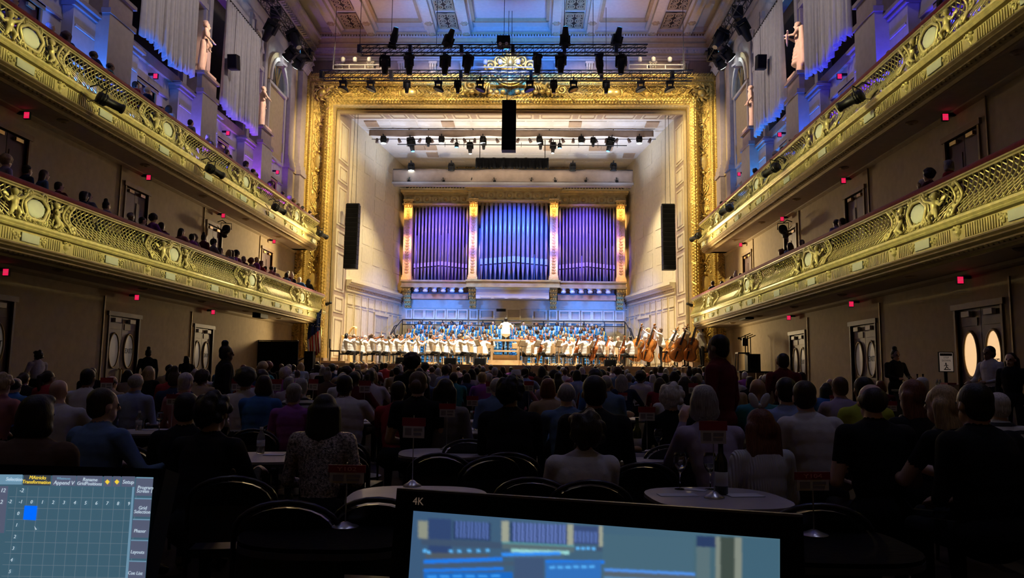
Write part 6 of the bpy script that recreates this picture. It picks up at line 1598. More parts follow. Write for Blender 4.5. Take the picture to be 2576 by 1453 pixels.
def table_m():
    T = thing('cafe_table', '', 'table'); n = 40; r = .39
    poly = []
    for k in range(n):
        a = 2*math.pi*k/n; e = 3.0; c, s_ = math.cos(a), math.sin(a); rr = r/((abs(c)**e+abs(s_)**e)**(1/e))*.98; poly.append((rr*c, rr*s_))
    b = MB(); b.strip(poly, lambda p: (p[0], p[1], .725), lambda p: (p[0], p[1], .742)); b.build('table_top', TABM, T)
    b = MB(); b.strip([(x*1.005, y*1.005) for x, y in poly], lambda p: (p[0], p[1], .700), lambda p: (p[0], p[1], .7245)); b.build('edge_band', TABE, T)
    b = MB(); b.tube((0, 0, .05), (0, 0, .70), .035, None, 10); b.build('pole', BLACK, T)
    b = MB(); b.lathe([(.26, 0), (.26, .02), (.05, .06)], 16); b.build('base', BLACK, T); return T
def chair_m():
    T = thing('banquet_chair', '', 'chair'); n = 12
    def back(w, z0, z1, y, th, m, nm):
        pts = [(-w, z0)]+[(-w*math.cos(math.pi*k/n), z1-.13+.13*math.sin(math.pi*k/n)) for k in range(n+1)]+[(w, z0)]
        vs = []; b = MB()
        b.strip(pts, lambda p: (p[0], y-.04*(1-(p[0]/w)**2)-th, p[1]), lambda p: (p[0], y-.04*(1-(p[0]/w)**2), p[1])); return b.build(nm, m, T)
    back(.205, .52, .835, -.22, .03, CHAIRM, 'back_pad')
    pts = [(-.225, -.20, .0)]+[(-.225, -.21, .45)]+[(-.225*math.cos(math.pi*k/n), -.23-.04*math.sin(math.pi*k/n), .72+.135*math.sin(math.pi*k/n)) for k in range(n+1)]+[(.225, -.21, .45), (.225, -.20, 0)]
    b = MB(); b.pipe(pts, .013, 6); b.build('back_frame', CHAIRM, T, True)
    b = MB(); b.box(-.215, .215, -.2, .22, .43, .475); b.build('seat', CHAIRM, T)
    for q in (-1, 1): b = MB(); b.tube((q*.2, .2, .43), (q*.21, .22, 0), .013, None, 6); b.build('leg', CHAIRM, T)
    return T
def sign_m():
    T = thing('table_sign', '', 'sign')
    b = MB(); b.lathe([(.055, 0), (.055, .006), (.03, .02), (.012, .035)], 14); b.build('base', STEEL, T, True)
    b = MB(); b.tube((0, 0, .03), (0, 0, .42), .003, None, 5); b.build('rod', STEEL, T)
    b = MB(); b.box(-.075, .075, -.003, .003, .355, .405); b.build('red_strip', SIGNR, T)
    b = MB(); b.box(-.068, .068, -.003, .003, .285, .355); cd = b.build('white_card', SIGNW, T)
    b = MB(); b.box(-.055, -.012, -.0045, -.003, .30, .343); b.box(.0, .055, -.0045, -.003, .325, .343); b.box(.0, .05, -.0045, -.003, .30, .316); b.build('print_block', mat('grey_print', (.26, .23, .22), .8, var=.1), cd); return T
def glass_m():
    T = thing('wine_glass', '', 'wine glass')
    b = MB(); b.lathe([(.034, 0), (.033, .003), (.005, .008), (.004, .09), (.012, .10), (.034, .13), (.040, .16), (.038, .19), (.032, .215), (.030, .215), (.036, .19), (.038, .16), (.032, .13), (.010, .103)], 18); b.build('bowl_and_stem', GLS, T, True)
    b = MB(); b.lathe([(.010, .105), (.030, .130), (.035, .145), (.0355, .150)], 16); b.build('wine', WINE, T, True); return T
def bottle_m(nm, m):
    def f():
        T = thing(nm, '', 'bottle'); b = MB(); b.lathe([(.036, 0), (.038, .01), (.038, .18), (.034, .20), (.016, .235), (.014, .29), (.016, .295), (.016, .305)], 16); b.build('glass_body', m, T, True)
        b = MB(); b.lathe([(.0388, .05), (.0388, .13)], 16); b.build('label', LABELW, T, True); b = MB(); b.lathe([(.0165, .285), (.0165, .31)], 12); b.build('cap', BLACKP, T); return T
    return f
def water_m():
    T = thing('water_bottle', '', 'bottle'); b = MB(); b.lathe([(.03, 0), (.033, .01), (.031, .06), (.033, .12), (.03, .15), (.014, .18), (.013, .20)], 14); b.build('plastic_body', CLRP, T, True); b = MB(); b.lathe([(.015, .195), (.015, .215)], 10); b.build('cap', mat('pale_cap', (.6, .6, .62), .5, var=0), T); b = MB(); b.lathe([(.0335, .06), (.0335, .11)], 14); b.build('label', LABELW, T, True); return T
def sheet(loc, rz, w, h, label, nm='paper_sheet', m=None):
    b = MB(); b.box(-w/2, w/2, -h/2, h/2, 0, .003); o = b.build(nm, m or PAPER); o.location = loc; o.rotation_euler = (0, 0, rz); tag(o, label, 'paper', 'loose papers on the tables'); return o
TZ = .742
tabs = {'T1': (1117, 1138, 'middle empty', .1), 'T2': (1052, 1247, 'nearest centre', .05), 'T3': (1802, 1250, 'nearest right', .1), 'T4': (1180, 1083, 'second empty', .0), 'T5': (1605, 1148, 'food', .1), 'T6': (672, 1148, 'left bottle', .2), 'T7': (742, 1078, 'left rear', .1), 'T8': (2520, 1140, 'right edge', 0), 'T9': (385, 1084, 'left papers', .3), 'T10': (2290, 1096, 'right glasses', .1), 'T11': (850, 1330, 'near dark', 0), 'T12': (1590, 1052, 'picnic', 0), 'T13': (2090, 1062, 'sign right', 0), 'T14': (2040, 1360, 'near right', 0), 'T15': (1250, 1042, 'cup', 0)}
tl = {'T1': 'empty grey table top right behind the nearest centre table', 'T2': 'nearest centre grey table, its edge hidden by the big monitor', 'T3': 'nearest right grey table with two wine glasses and a bottle', 'T4': 'empty grey table third from the big monitor along the centre', 'T5': 'table with a food tray behind the man in the pale shirt', 'T6': 'left table with a juice bottle beside the sequinned woman', 'T7': 'table just beyond the sequinned woman', 'T8': 'grey table at the right picture edge', 'T9': 'left table with papers before the man in the blue shirt', 'T10': 'right table with two wine glasses by bare armed woman', 'T11': 'unlit table with blackened top left of the big monitor, under a tall sign', 'T12': 'table with bread bag beyond the man in the dark jacket', 'T13': 'table right of the man in the white shirt', 'T14': 'unlit table with blackened top at the lower right under a tall sign', 'T15': 'table with a cup left of the curly haired woman'}
TP = {}
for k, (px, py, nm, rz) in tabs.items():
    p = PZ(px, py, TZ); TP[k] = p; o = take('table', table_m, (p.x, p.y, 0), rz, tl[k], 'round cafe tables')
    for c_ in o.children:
        if c_.name.startswith('table_top'): c_.material_slots[0].link = 'OBJECT'; c_.material_slots[0].material = BLACKF if k in ('T11', 'T14') else TABM  # black tops paint in the darkness of the unlit near tables
sg = {'T1': 'T1', 'T2': 'T2', 'T3': 'T3', 'T4': 'T4', 'T5': 'T5', 'T8': 'T8', 'T11': 'T11', 'T12': 'T12', 'T13': 'T13', 'T14': 'T14', 'T7': 'T7', 'T9': 'T9', 'T10': 'T10'}
SGN = {'T1': 'middle empty table', 'T2': 'nearest centre table', 'T3': 'nearest right table', 'T4': 'third centre table', 'T5': 'food table', 'T8': 'table at the right edge', 'T11': 'dark table left of the big monitor', 'T12': 'bread bag table', 'T13': 'table right of the white shirt', 'T14': 'dark table at the lower right', 'T7': 'table beyond the sequinned woman', 'T9': 'left table with papers', 'T10': 'right table with two glasses'}
spx = {'T1': (1123, 1130), 'T2': (1037, 1222), 'T3': (1797, 1252), 'T4': (1187, 1081), 'T5': (1628, 1141), 'T8': (2523, 1133), 'T11': (868, 1325), 'T12': (1567, 1053), 'T13': (2102, 1061), 'T14': (2048, 1345), 'T7': (730, 1077), 'T9': (430, 1083), 'T10': (2245, 1095)}
for k, (px, py) in spx.items():
    p = PZ(px, py, TZ); o = take('sign', sign_m, (p.x, p.y, TZ), R.uniform(-.25, .25), 'red and white number card on the '+SGN[k], 'table number signs')
    if k == 'T3': o.rotation_euler.z = .0; o.scale = (1.05, 1.05, 1.05)
    if k in ('T14', 'T11'):
        o.scale = (1.1, 1.1, .66); text_mesh('sign_number', 'Y104' if k == 'T14' else 'Y102', .038, mat('sign_digits', (.75, .3, .25), .6, var=0), o, (0, -.005, .378), (math.pi/2, 0, 0), .0008)
p = PZ
def on(px, py): q = PZ(px, py, TZ); return (q.x, q.y, TZ)
take('glass', glass_m, on(1711, 1230), 0, 'left wine glass of white wine on the nearest right table', 'wine glasses'); take('glass', glass_m, on(1787, 1230), 0, 'right wine glass of white wine beside the dark bottle, nearest right table', 'wine glasses')
take('botd', bottle_m('wine_bottle', BOTD), on(1815, 1243), .3, 'dark wine bottle with pale label on the nearest right table', 'wine bottles')
for i, (x, y, w, h, rz, lb) in enumerate(((1705, 1245, .22, .10, .1, 'left paper slip on the nearest right table'), (1748, 1232, .14, .07, -.5, 'small slip between glasses on the nearest right table'), (1872, 1246, .20, .12, .15, 'right paper slip on the nearest right table'), (385, 1080, .24, .12, .2, 'white paper on the left table with papers'), (2345, 1100, .22, .12, -.3, 'crumpled white napkin on the right glasses table'), (690, 1144, .16, .1, .1, 'white paper on the left bottle table'), (1620, 1052, .25, .12, .2, 'white paper on the bread bag table'), (1225, 1040, .22, .12, 0, 'paper on the cup table'))):
    q = on(x, y); sheet((q[0], q[1], TZ+.0005+.0005*i), rz, w, h, lb)
take('botg', bottle_m('wine_bottle_green', BOTG), on(1603, 1140), 0, 'green wine bottle on the food tray table', 'wine bottles'); take('glass', glass_m, on(1657, 1142), 0, 'wine glass right of the green bottle', 'wine glasses')
take('glass', glass_m, on(400, 1084), 0, 'wine glass on the left table with papers', 'wine glasses'); take('glass', glass_m, on(2288, 1096), 0, 'left wine glass on the right table by bare armed woman', 'wine glasses'); take('glass', glass_m, on(2312, 1094), 0, 'right wine glass on the right table by bare armed woman', 'wine glasses')
take('water', water_m, on(348, 1082), 0, 'clear water bottle on the left table with papers', 'water bottles'); take('water', water_m, on(655, 1140), 0, 'juice bottle with pale cap on the left bottle table', 'water bottles'); take('water', water_m, on(1548, 1052), 0, 'clear water bottle on the bread bag table', 'water bottles')
q = on(1636, 1146); T = thing('food_tray', 'white tray with a bread roll on the food table', 'tray', q); b = MB(); b.strip([(-.17, 0), (.17, 0), (.19, .03), (-.19, .03)], lambda p: (p[0], -.1, p[1]), lambda p: (p[0], .1, p[1])); b.build('tray', PAPER, T); b = MB(); b.box(-.165, .165, -.085, .085, .028, .032); b.build('tray_inside', BLACKP, T); b = MB(); b.ell((-.11, .02, .05), (.045, .04, .03), 10, 6); b.build('bread_roll', FOOD, T, True); b = MB(); b.box(-.01, .05, -.03, .04, .03, .05); b.build('napkin', PAPER, T)
q = on(1565, 1053); T = thing('bread_bag', 'open bag with bread lying on the table', 'bag', q); b = MB(); b.ell((0, 0, .055), (.16, .07, .055), 14, 8, Matrix.Rotation(-.3, 3, 'Y')); b.build('paper_bag', PAPER, T, True); b = MB(); b.ell((.1, -.03, .07), (.09, .06, .05), 12, 7); b.build('bread', FOOD, T, True)
q = on(1255, 1042); T = thing('cup', 'pale cup with handle on the cup table', 'cup', q); b = MB(); b.lathe([(.028, 0), (.04, .03), (.042, .075), (.038, .075), (.034, .02)], 14); b.build('cup_body', SIGNW, T, True); b = MB(); b.pipe([(-.04, 0, .06), (-.075, 0, .06), (-.075, 0, .025), (-.036, 0, .02)], .007, 6); b.build('handle', SIGNW, T, True)
q = on(1205, 1043); T = thing('candy_stick', 'striped red and white stick lying on the cup table', 'candy', (q[0], q[1], TZ+.035))
for k in range(7): b = MB(); b.tube((-.14+.04*k, 0, 0), (-.10+.04*k, 0, 0), .03, None, 10); b.build('stripe', SIGNR if k % 2 else PAPER, T)
mids = [(690, 1052), (785, 1046), (915, 1060), (455, 1062), (592, 1052), (262, 1054), (1235, 1058), (1405, 1050), (1745, 1050), (2205, 1052), (2390, 1060), (1330, 1044)]
for i, (px, py) in enumerate(sorted(mids)):
    q = PZ(px, py, TZ); take('table', table_m, (q.x, q.y, 0), .1*i, '%s table from the left in the dark middle of the floor' % ORD[i], 'round cafe tables')
    o = take('sign', sign_m, (q.x, q.y, TZ), R.uniform(-.3, .3), '%s number card from the left in the dark middle of the floor' % ORD[i], 'table number signs'); o.scale = (1.1, 1.1, 1.38)
# empty chairs
ch = [(1107, 1142, 0, 'empty black chair in front of the middle empty table, on its near side'), (1290, 1140, -.1, 'empty black chair right of the middle empty table'), (1180, 1106, .0, 'empty black chair on the near side of the third centre table'), (1300, 1098, -.1, 'empty black chair behind curly haired woman in black'), (1360, 1204, -.15, 'empty black chair at the lower centre before the pale shirt'), (700, 1262, .15, 'empty black chair lower left beside the dark table'), (836, 1136, .1, 'black chair behind the sequinned woman'), (868, 1108, -.1, 'black chair right of the sequinned woman'), (700, 1064, .1, 'black chair behind the woman in purple'), (2500, 1148, -.1, 'empty black chair at the right picture edge'), (2040, 1068, .0, 'black chair behind the man in white shirt'), (1480, 1210, .05, 'black chair behind the man in the pale shirt'), (2080, 1270, -.1, 'empty black chair lower right under the tall sign'), (640, 1080, 0, 'empty black chair left of the rear left table'), (1190, 1150, .5, 'black chair half hidden by its neighbour at the middle table'), (560, 1200, .2, 'dark empty chair lower left'), (2190, 1095, 0, 'black chair behind the man in the black tee'), (970, 1255, -.1, 'dark chair at the left corner of the big monitor'), (1000, 1060, 0, 'black chair behind the man in the red shirt'), (1610, 1165, .1, 'black chair on the near side of the food table'), (300, 1120, .1, 'black chair behind the man in the blue shirt'), (1700, 1120, -.1, 'black chair left of the woman in ribbed shirt'), (470, 1130, .1, 'black chair behind the dark clad pair')]
for px, py, rz, lb in ch:
    q = PZ(px, py, .855); take('chair', chair_m, (q.x, q.y+.26, 0), rz, lb, 'black banquet chairs')
# ================================================================ audience
FB = {n: fab(n, c) for n, c in (('black', (.012, .012, .014)), ('navy', (.02, .03, .08)), ('offwhite', (.62, .60, .62)), ('grey', (.22, .21, .22)), ('purple', (.35, .10, .42)), ('blue', (.05, .16, .45)), ('red', (.32, .03, .04)), ('maroon', (.12, .015, .02)), ('teal', (.04, .22, .28)), ('pink', (.55, .12, .30)), ('lime', (.40, .45, .05)), ('tan', (.38, .28, .18)), ('denim', (.12, .20, .36)), ('lilac', (.40, .34, .48)), ('brown', (.10, .06, .04)), ('bluewhite', (.30, .38, .62)))}
SEQ = mat('cloth_sequin', (.42, .34, .30), .35, .5, var=.8, vs=60, bump=.8, bs=160)
def rib_mat():
    m = mat('cloth_rib', (.62, .62, .68), .9, var=.0); nt = m.node_tree; b_ = nt.nodes['Principled BSDF']; tc = nt.nodes.new('ShaderNodeTexCoord'); wv = nt.nodes.new('ShaderNodeTexWave'); wv.inputs['Scale'].default_value = 20; wv.wave_profile = 'SIN'; wv.bands_direction = 'X'; bp = nt.nodes.new('ShaderNodeBump'); bp.inputs['Distance'].default_value = .012; bp.inputs['Strength'].default_value = .55
    nt.links.new(tc.outputs['Object'], wv.inputs['Vector']); nt.links.new(wv.outputs['Fac'], bp.inputs['Height']); nt.links.new(bp.outputs[0], b_.inputs['Normal']); return m
RIB = rib_mat()
def stripe_mat(name, c0, c1, sc):
    m = mat(name, c0, .9, var=0); nt = m.node_tree; b_ = nt.nodes['Principled BSDF']; tc = nt.nodes.new('ShaderNodeTexCoord'); wv = nt.nodes.new('ShaderNodeTexWave'); wv.inputs['Scale'].default_value = sc; wv.bands_direction = 'Z'; wv.inputs['Distortion'].default_value = 1.0; cr = nt.nodes.new('ShaderNodeValToRGB'); cr.color_ramp.elements[0].color = (*c0, 1); cr.color_ramp.elements[1].color = (*c1, 1); cr.color_ramp.elements[0].position = .45; cr.color_ramp.elements[1].position = .55
    nt.links.new(tc.outputs['Object'], wv.inputs['Vector']); nt.links.new(wv.outputs['Fac'], cr.inputs[0]); nt.links.new(cr.outputs[0], b_.inputs['Base Color']); return m
STRI = stripe_mat('cloth_stripe', (.02, .02, .025), (.6, .58, .55), 5)
POSES = {'up': seated(.04, 'lap'), 'table': seated(.12, 'table'), 'left': seated(.06, 'out', .3, -.06), 'chin': seated(.12, 'chin', .35, -.05), 'right': seated(.05, 'table', -.35, .06)}
NEAR = {}
def near_mesh(p, short=False, wide=1.0, sleeve=1):
    k = (p, short, wide, sleeve)
    if k not in NEAR: NEAR[k] = human(POSES[p], fing=True, short=short, wide=wide, sleeve=sleeve).mesh('seated_person', 6, .0125, 3)
    return NEAR[k]
MID = {(p, w): human(POSES[p], wide=w).mesh('seated_person', 6, .022, 3) for p in POSES for w in (1.0, 1.12)}
FAR = {p: human(POSES[p]).mesh('seated_person', 6, .032, 2) for p in ('up', 'table', 'left')}
PLACED = []
def seat_person(px, ytop, d, pose, shirt, hair, hc, sk, label, rz=0, wide=1.0, short=False, lod=0, low=None, group='seated listeners', hs=1.0):
    q = P(px, ytop, d); J = POSES[pose]; sc = max(.86, min(1.12, (q.z-fz(d))/(J['head'][2]+.13)))
    me = near_mesh(pose, short, wide) if lod == 0 else MID[(pose, 1.12 if wide > 1.05 else 1.0)] if lod == 1 else FAR.get(pose, FAR['up'])
    hx = Matrix.Rotation(rz, 3, 'Z') @ Vector((J['head'][0]*sc, J['head'][1]*sc, 0))
    PLACED.append((q.x-hx.x, d-hx.y)); sh = shirt if not isinstance(shirt, str) else FB[shirt]
    return person(me, [SKINS[sk], sh, FB[low or 'black'], SHOE, EYE, LIP], (q.x-hx.x, d-hx.y, fz(d)), rz, label, group, hair, HM[hc], J['head'], J['face'], sc, .011 if lod == 0 else .018, hs)
N = seat_person
N(1470, 1042, 4.6, 'right', 'offwhite', 'curly', 'dark', 3, 'seated man in a loose pale shirt, nearest the big monitor', .1, 1.15, hs=1.12)
w2 = N(1908, 1030, 4.95, 'up', RIB, 'long', 'auburn', 3, 'seated woman with auburn hair, white bow and pale ribbed shirt, nearest right', .25, hs=1.12)
b = MB()
for q in (-1, 1): b.ell((q*.045, 0, .03), (.035, .012, .06), 10, 6, Matrix.Rotation(q*.5, 3, 'Y'))
b.ell((0, 0, -.005), (.018, .016, .018), 8, 5); hb_ = b.build('hair_bow', PAPER, w2, True); hb_.location = Vector(POSES['up']['head'])+Vector((-.01, -.03, .165))
N(1770, 966, 5.3, 'chin', 'lilac', 'bob', 'grey', 3, 'seated woman with a grey bob and pale top, hand raised', .2)
N(1688, 966, 7.0, 'up', 'black', 'curly', 'white', 3, 'seated woman with curly white hair and dark top')
N(1495, 942, 5.6, 'up', 'black', 'short', 'black', 1, 'seated man in a dark jacket behind the pale shirted man', 0, 1.12)
N(1425, 957, 7.3, 'table', 'denim', 'receding', 'grey', 3, 'seated man with thin grey hair and a blue shirt')
N(820, 988, 5.2, 'up', SEQ, 'braids', 'black', 0, 'seated woman with black braids and a glittering sequin top')
N(870, 941, 8.4, 'left', 'offwhite', 'short', 'black', 0, 'seated man in an off-white tee turned left', .1, 1.12, True)
N(742, 962, 8.0, 'up', 'purple', 'short', 'grey', 3, 'seated woman with short grey hair and a purple top', 0, 1.0, True)
N(665, 942, 9.0, 'right', 'blue', 'bob', 'dark', 3, 'seated woman with dark hair and bright blue top', 0, 1.12, True)
N(1003, 957, 8.3, 'table', 'red', 'short', 'black', 0, 'seated man in a dull red shirt', 0, 1.0, True)
N(1053, 932, 7.5, 'up', 'black', 'lowbun', 'brown', 3, 'seated woman in a black tee with a scarf in her hair', 0, 1.0, True)
N(1122, 950, 7.6, 'up', 'grey', 'long', 'black', 1, 'seated woman with long black hair and a sheer grey top', -.1)
N(1285, 948, 6.3, 'table', 'black', 'curly', 'black', 1, 'seated woman with a dark curly mop and dark grey top', 0, 1.12)
N(265, 973, 5.0, 'left', 'denim', 'short', 'dark', 3, 'seated man in a slate blue shirt at the left', -.3, 1.12)
N(475, 985, 5.2, 'up', 'black', 'short', 'black', 2, 'left one of the dark clad pair at the lower left')
N(542, 990, 4.7, 'table', 'black', 'curly', 'black', 2, 'right one of the dark clad pair at the lower left', -.1)
N(100, 990, 4.0, 'up', 'brown', 'bob', 'black', 1, 'broad listener in a dark brown coat at the left picture edge', 0, 1.3)
N(2022, 955, 6.0, 'left', 'offwhite', 'short', 'dark', 3, 'seated man in a white long sleeved shirt at the right', .1, 1.12)
N(1975, 947, 6.9, 'up', 'bluewhite', 'short', 'black', 3, 'seated man in a pale blue shirt left of the white shirt', 0)
N(2190, 960, 5.2, 'up', 'black', 'receding', 'dark', 3, 'seated man in a black tee with bare neck', 0, 1.12, True)
N(2290, 952, 6.0, 'up', 'black', 'long', 'auburn', 3, 'seated woman with long auburn hair at the right', .3)
N(2365, 965, 5.0, 'table', 'black', 'long', 'blonde', 3, 'bare armed woman with long fair hair at the right', .5, 1.0, True)
N(2445, 960, 4.5, 'up', 'black', 'short', 'black', 2, 'large man in black beside the bare armed woman', .2, 1.2)
N(2505, 985, 6.4, 'up', STRI, 'short', 'white', 3, 'white haired listener in striped shirt at the right edge', .2)
N(2110, 946, 9.0, 'table', 'lilac', 'short', 'brown', 3, 'seated man in a pale pink shirt', .1, 1.12, lod=1)
N(345, 935, 9.5, 'up', 'bluewhite', 'receding', 'grey', 3, 'grey haired listener in a blue patterned shirt behind the slate shirt', lod=1)
N(225, 925, 9.8, 'table', 'offwhite', 'short', 'black', 1, 'listener in a white shirt behind the left dark coat', lod=1)
N(150, 950, 7.0, 'left', 'offwhite', 'bald', 'grey', 3, 'bald listener in a pale blouse at the left', .4, lod=1)
N(10, 940, 8.5, 'up', 'pink', 'curly', 'blonde', 3, 'fair haired listener in pink at the left picture edge', lod=1)
N(470, 935, 9.2, 'up', 'pink', 'short', 'white', 3, 'white haired listener in magenta top', lod=1)
N(620, 932, 9.6, 'up', 'offwhite', 'afro', 'black', 1, 'afro haired listener in a cream top left of the blue top', lod=1)
N(760, 950, 9.6, 'up', STRI, 'short', 'grey', 3, 'listener in a black and white striped top', lod=1)
N(2170, 945, 7.4, 'up', 'lime', 'short', 'black', 2, 'listener in a lime green top beyond the black tee', lod=1)
N(1905, 948, 8.2, 'table', 'teal', 'bald', 'grey', 2, 'bald listener in a teal top left of the pale blue shirt', lod=1)
N(1250, 945, 9.4, 'up', 'denim', 'receding', 'grey', 3, 'balding listener in a light blue shirt near the white hat', lod=1)
N(1380, 950, 9.3, 'left', 'tan', 'bob', 'auburn', 3, 'listener in a beige top left of the thin grey hair', lod=1)
# standing people
SJ = {'down': standing('down'), 'front': standing('front'), 'walk': standing('front', .4, .5)}
SM = {k: human(J, fing=True).mesh('standing_person', 6, .0125, 3) for k, J in SJ.items()}
SMS = human(standing('down', .1), fing=True, skirt=True).mesh('standing_person', 6, .0125, 3)
def S(px, ytop, d, pose, shirt, hair, hc, sk, label, rz=0, floorz=0, me=None, low='black', extra=None):
    q = P(px, ytop, d); PLACED.append((q.x, d)); J = SJ[pose]; sc = max(.85, min(1.15, (q.z-floorz)/1.72))
    return person(me or SM[pose], [SKINS[sk], FB[shirt], FB[low], SHOE, EYE, LIP], (q.x, d, floorz), rz, label, 'standing people', hair, HM[hc], J['head'], J['face'], sc, .014)
S(1812, 838, 7.2, 'down', 'maroon', 'short', 'black', 1, 'standing woman in a dark maroon dress right of the stage', .9, 0, SMS, 'maroon')
S(1970, 886, 11.0, 'down', 'maroon', 'short', 'black', 1, 'standing man in maroon before the right wall')
S(1036, 893, 10.2, 'down', 'black', 'afro', 'black', 0, 'dark standing figure with afro hair before the violins')
S(566, 866, 11.5, 'down', 'black', 'bun', 'black', 0, 'dark standing figure with a top bun before the left wall', -.9)
x = S(98, 881, yx(98, xr(-1, 9.2)), 'front', 'offwhite', 'curly', 'black', 2, 'standing server with white sleeves and black vest at the left', 1.2, .3)
x = S(374, 877, yx(374, xr(-1, 9.3)), 'down', 'black', 'bun', 'black', 2, 'dark standing figure by the left exit doors', .5, .3)
x = S(470, 894, yx(470, xr(-1, 9.3)), 'down', 'black', 'bob', 'black', 2, 'dark standing figure left of the far left doors', .8, .3)
x = S(2250, 878, yx(2250, xr(1, 9.0)), 'front', 'black', 'bun', 'black', 2, 'bartender in black facing the viewer by the right exit doors', math.pi+.2, .3)
x = S(2490, 868, yx(2490, xr(1, 8.7)), 'front', 'offwhite', 'short', 'black', 1, 'waiter in white shirt and dark vest before the lit doors', 1.9, .3)
x = S(2543, 885, yx(2543, xr(1, 8.5)), 'down', 'black', 'long', 'dark', 3, 'woman with long dark hair beside the waiter at the right', 2.2, .3)
# far rows at tables
rg = random.Random(33)
def join_people(recs, name):
    vs, fs, mi, ml = [], [], [], []; off = 0
    for me, mats, M in recs:
        n = len(me.vertices); c = np.empty(n*3); me.vertices.foreach_get('co', c); c = c.reshape(-1, 3); M_ = np.array(M); vs.append(c @ M_[:3, :3].T+M_[:3, 3])
        for m in mats:
            if m not in ml: ml.append(m)
        ix = [ml.index(m) for m in mats]
        for p_ in me.polygons: fs.append([v+off for v in p_.vertices]); mi.append(ix[p_.material_index])
        off += n
    me = bpy.data.meshes.new(name); me.from_pydata(np.concatenate(vs).tolist(), [], fs)
    for m in ml: me.materials.append(m)
    me.polygons.foreach_set('material_index', mi); me.polygons.foreach_set('use_smooth', [True]*len(mi)); me.update()
    o = bpy.data.objects.new(name, me); COL.objects.link(o); return o
crowd = []
TABP = [(o.location.x, o.location.y) for o in bpy.data.objects if o.name.startswith('cafe_table') and o.parent is None]
rowsY = [31.5, 29.2, 26.8, 24.4, 22.0, 19.6, 17.2, 15.0, 12.9, 11.0]
hairs = ['short', 'bob', 'long', 'afro', 'curly', 'bun', 'receding', 'braids', 'bald', 'pony']; hcw = (['black', 'dark', 'brown', 'grey', 'white', 'auburn', 'blonde'], (9, 5, 3, 3, 3, 1, 1))
shirts = ['black', 'navy', 'offwhite', 'grey', 'purple', 'blue', 'red', 'maroon', 'teal', 'pink', 'tan', 'denim', 'lilac', 'brown', 'bluewhite', 'black', 'navy', 'offwhite', 'black']
SN = {'offwhite': 'white', 'bluewhite': 'pale blue'}
for k, Y in enumerate(rowsY):
    xl, xr_ = max(xr(-1, 8.1), -Y*.70), min(xr(1, 8.1), Y*.645); n = int((xr_-xl)/(.66 if Y > 14 else .74)); pend = []
    for i in range(n):
        if rg.random() < .12: continue
        xx = xl+(xr_-xl)*(i+.5)/n+rg.uniform(-.12, .12); yy = Y+rg.choice((-.5, 0, .45))+rg.uniform(-.15, .15)
        if any(abs(xx/yy*F+VPX-cx) < 34 and yy > 9 for cx in (1036,)) and yy < 11.5: continue
        if any((xx-a_)**2+(yy-b_)**2 < .27 for a_, b_ in PLACED) or any((xx-a_)**2+(yy-b_)**2 < .36 for a_, b_ in TABP): continue
        PLACED.append((xx, yy)); pend.append((xx, yy))
    for i, (xx, yy) in enumerate(pend):
        sh, hk, hc = rg.choice(shirts), rg.choices(hairs, (6, 4, 4, 2, 3, 1, 3, 2, 2, 2))[0], rg.choices(*hcw)[0]; pose = rg.choice(('up', 'table', 'left')); J = POSES[pose]
        sc = rg.uniform(.97, 1.10); hat = (k == 7 and abs(xx-(-.35)) < .45)
        lab = 'listener with %s and %s top, %s from left in %s clear row' % ('bald head' if hk == 'bald' else hc+' '+{'short': 'short hair', 'receding': 'thin hair', 'long': 'long hair', 'bob': 'bobbed hair', 'afro': 'round afro', 'curly': 'curls', 'bun': 'hair bun', 'braids': 'braids', 'pony': 'ponytail'}[hk], SN.get(sh, sh), ordn(i), ORD[k-6] if k > 5 else '')
        if Y > 19:
            M_ = Matrix.Translation((xx, yy, fz(yy))) @ Matrix.Rotation(rg.uniform(-.25, .25)-xx*.015, 4, 'Z') @ Matrix.Scale(sc, 4); crowd.append((FAR[pose], [rg.choices(SKINS, (3, 3, 2, 4))[0], FB[sh], FB['black'], SHOE, EYE, LIP], M_))
            if hk != 'bald': crowd.append((hair_mesh(hk, .026), [HM[hc]], M_ @ Matrix.Translation(J['head'])))
            continue
        o = person((FAR if Y > 20 else MID if Y < 0 else FAR)[pose] if Y > 16 else MID[(pose, 1.0 if rg.random() < .6 else 1.12)], [rg.choices(SKINS, (3, 3, 2, 4))[0], FB[sh], FB['black'], SHOE, EYE, LIP], (xx, yy, fz(yy)), rg.uniform(-.25, .25)-xx*.015, lab, 'listeners seated at far tables', hk, HM[hc], J['head'], J['face'], sc, .022)
tag(join_people(crowd, 'far_crowd'), 'dense crowd of far listeners in the dark before the stage', 'crowd', kind='stuff')
# one listener in a white cowboy hat
o = N(1298, 938, 13.6, 'up', 'navy', 'short', 'dark', 3, 'listener in a wide white cowboy hat below the conductor', lod=1)
hm = mat('white_felt', (.66, .64, .66), .9, var=.03)
b = MB(); vs = []
for j, r_ in enumerate((.085, .13, .19)):
    for i in range(20): a_ = i*math.pi/10; vs.append((r_*1.05*math.cos(a_), r_*1.15*math.sin(a_), (.0, .0, .05*abs(math.cos(a_))**2)[j]))
b.add(vs, [(j*20+i, j*20+(i+1) % 20, (j+1)*20+(i+1) % 20, (j+1)*20+i) for j in range(2) for i in range(20)]); b.lathe([(.088, 0), (.086, .06), (.075, .11), (.03, .115)], 20); h_ = b.build('cowboy_hat', hm, o, True); h_.location = Vector(POSES['up']['head'])+Vector((0, -.01, .075))
b = MB(); b.lathe([(.090, .004), (.090, .026)], 20); hb = b.build('hat_band', FB['tan'], h_)
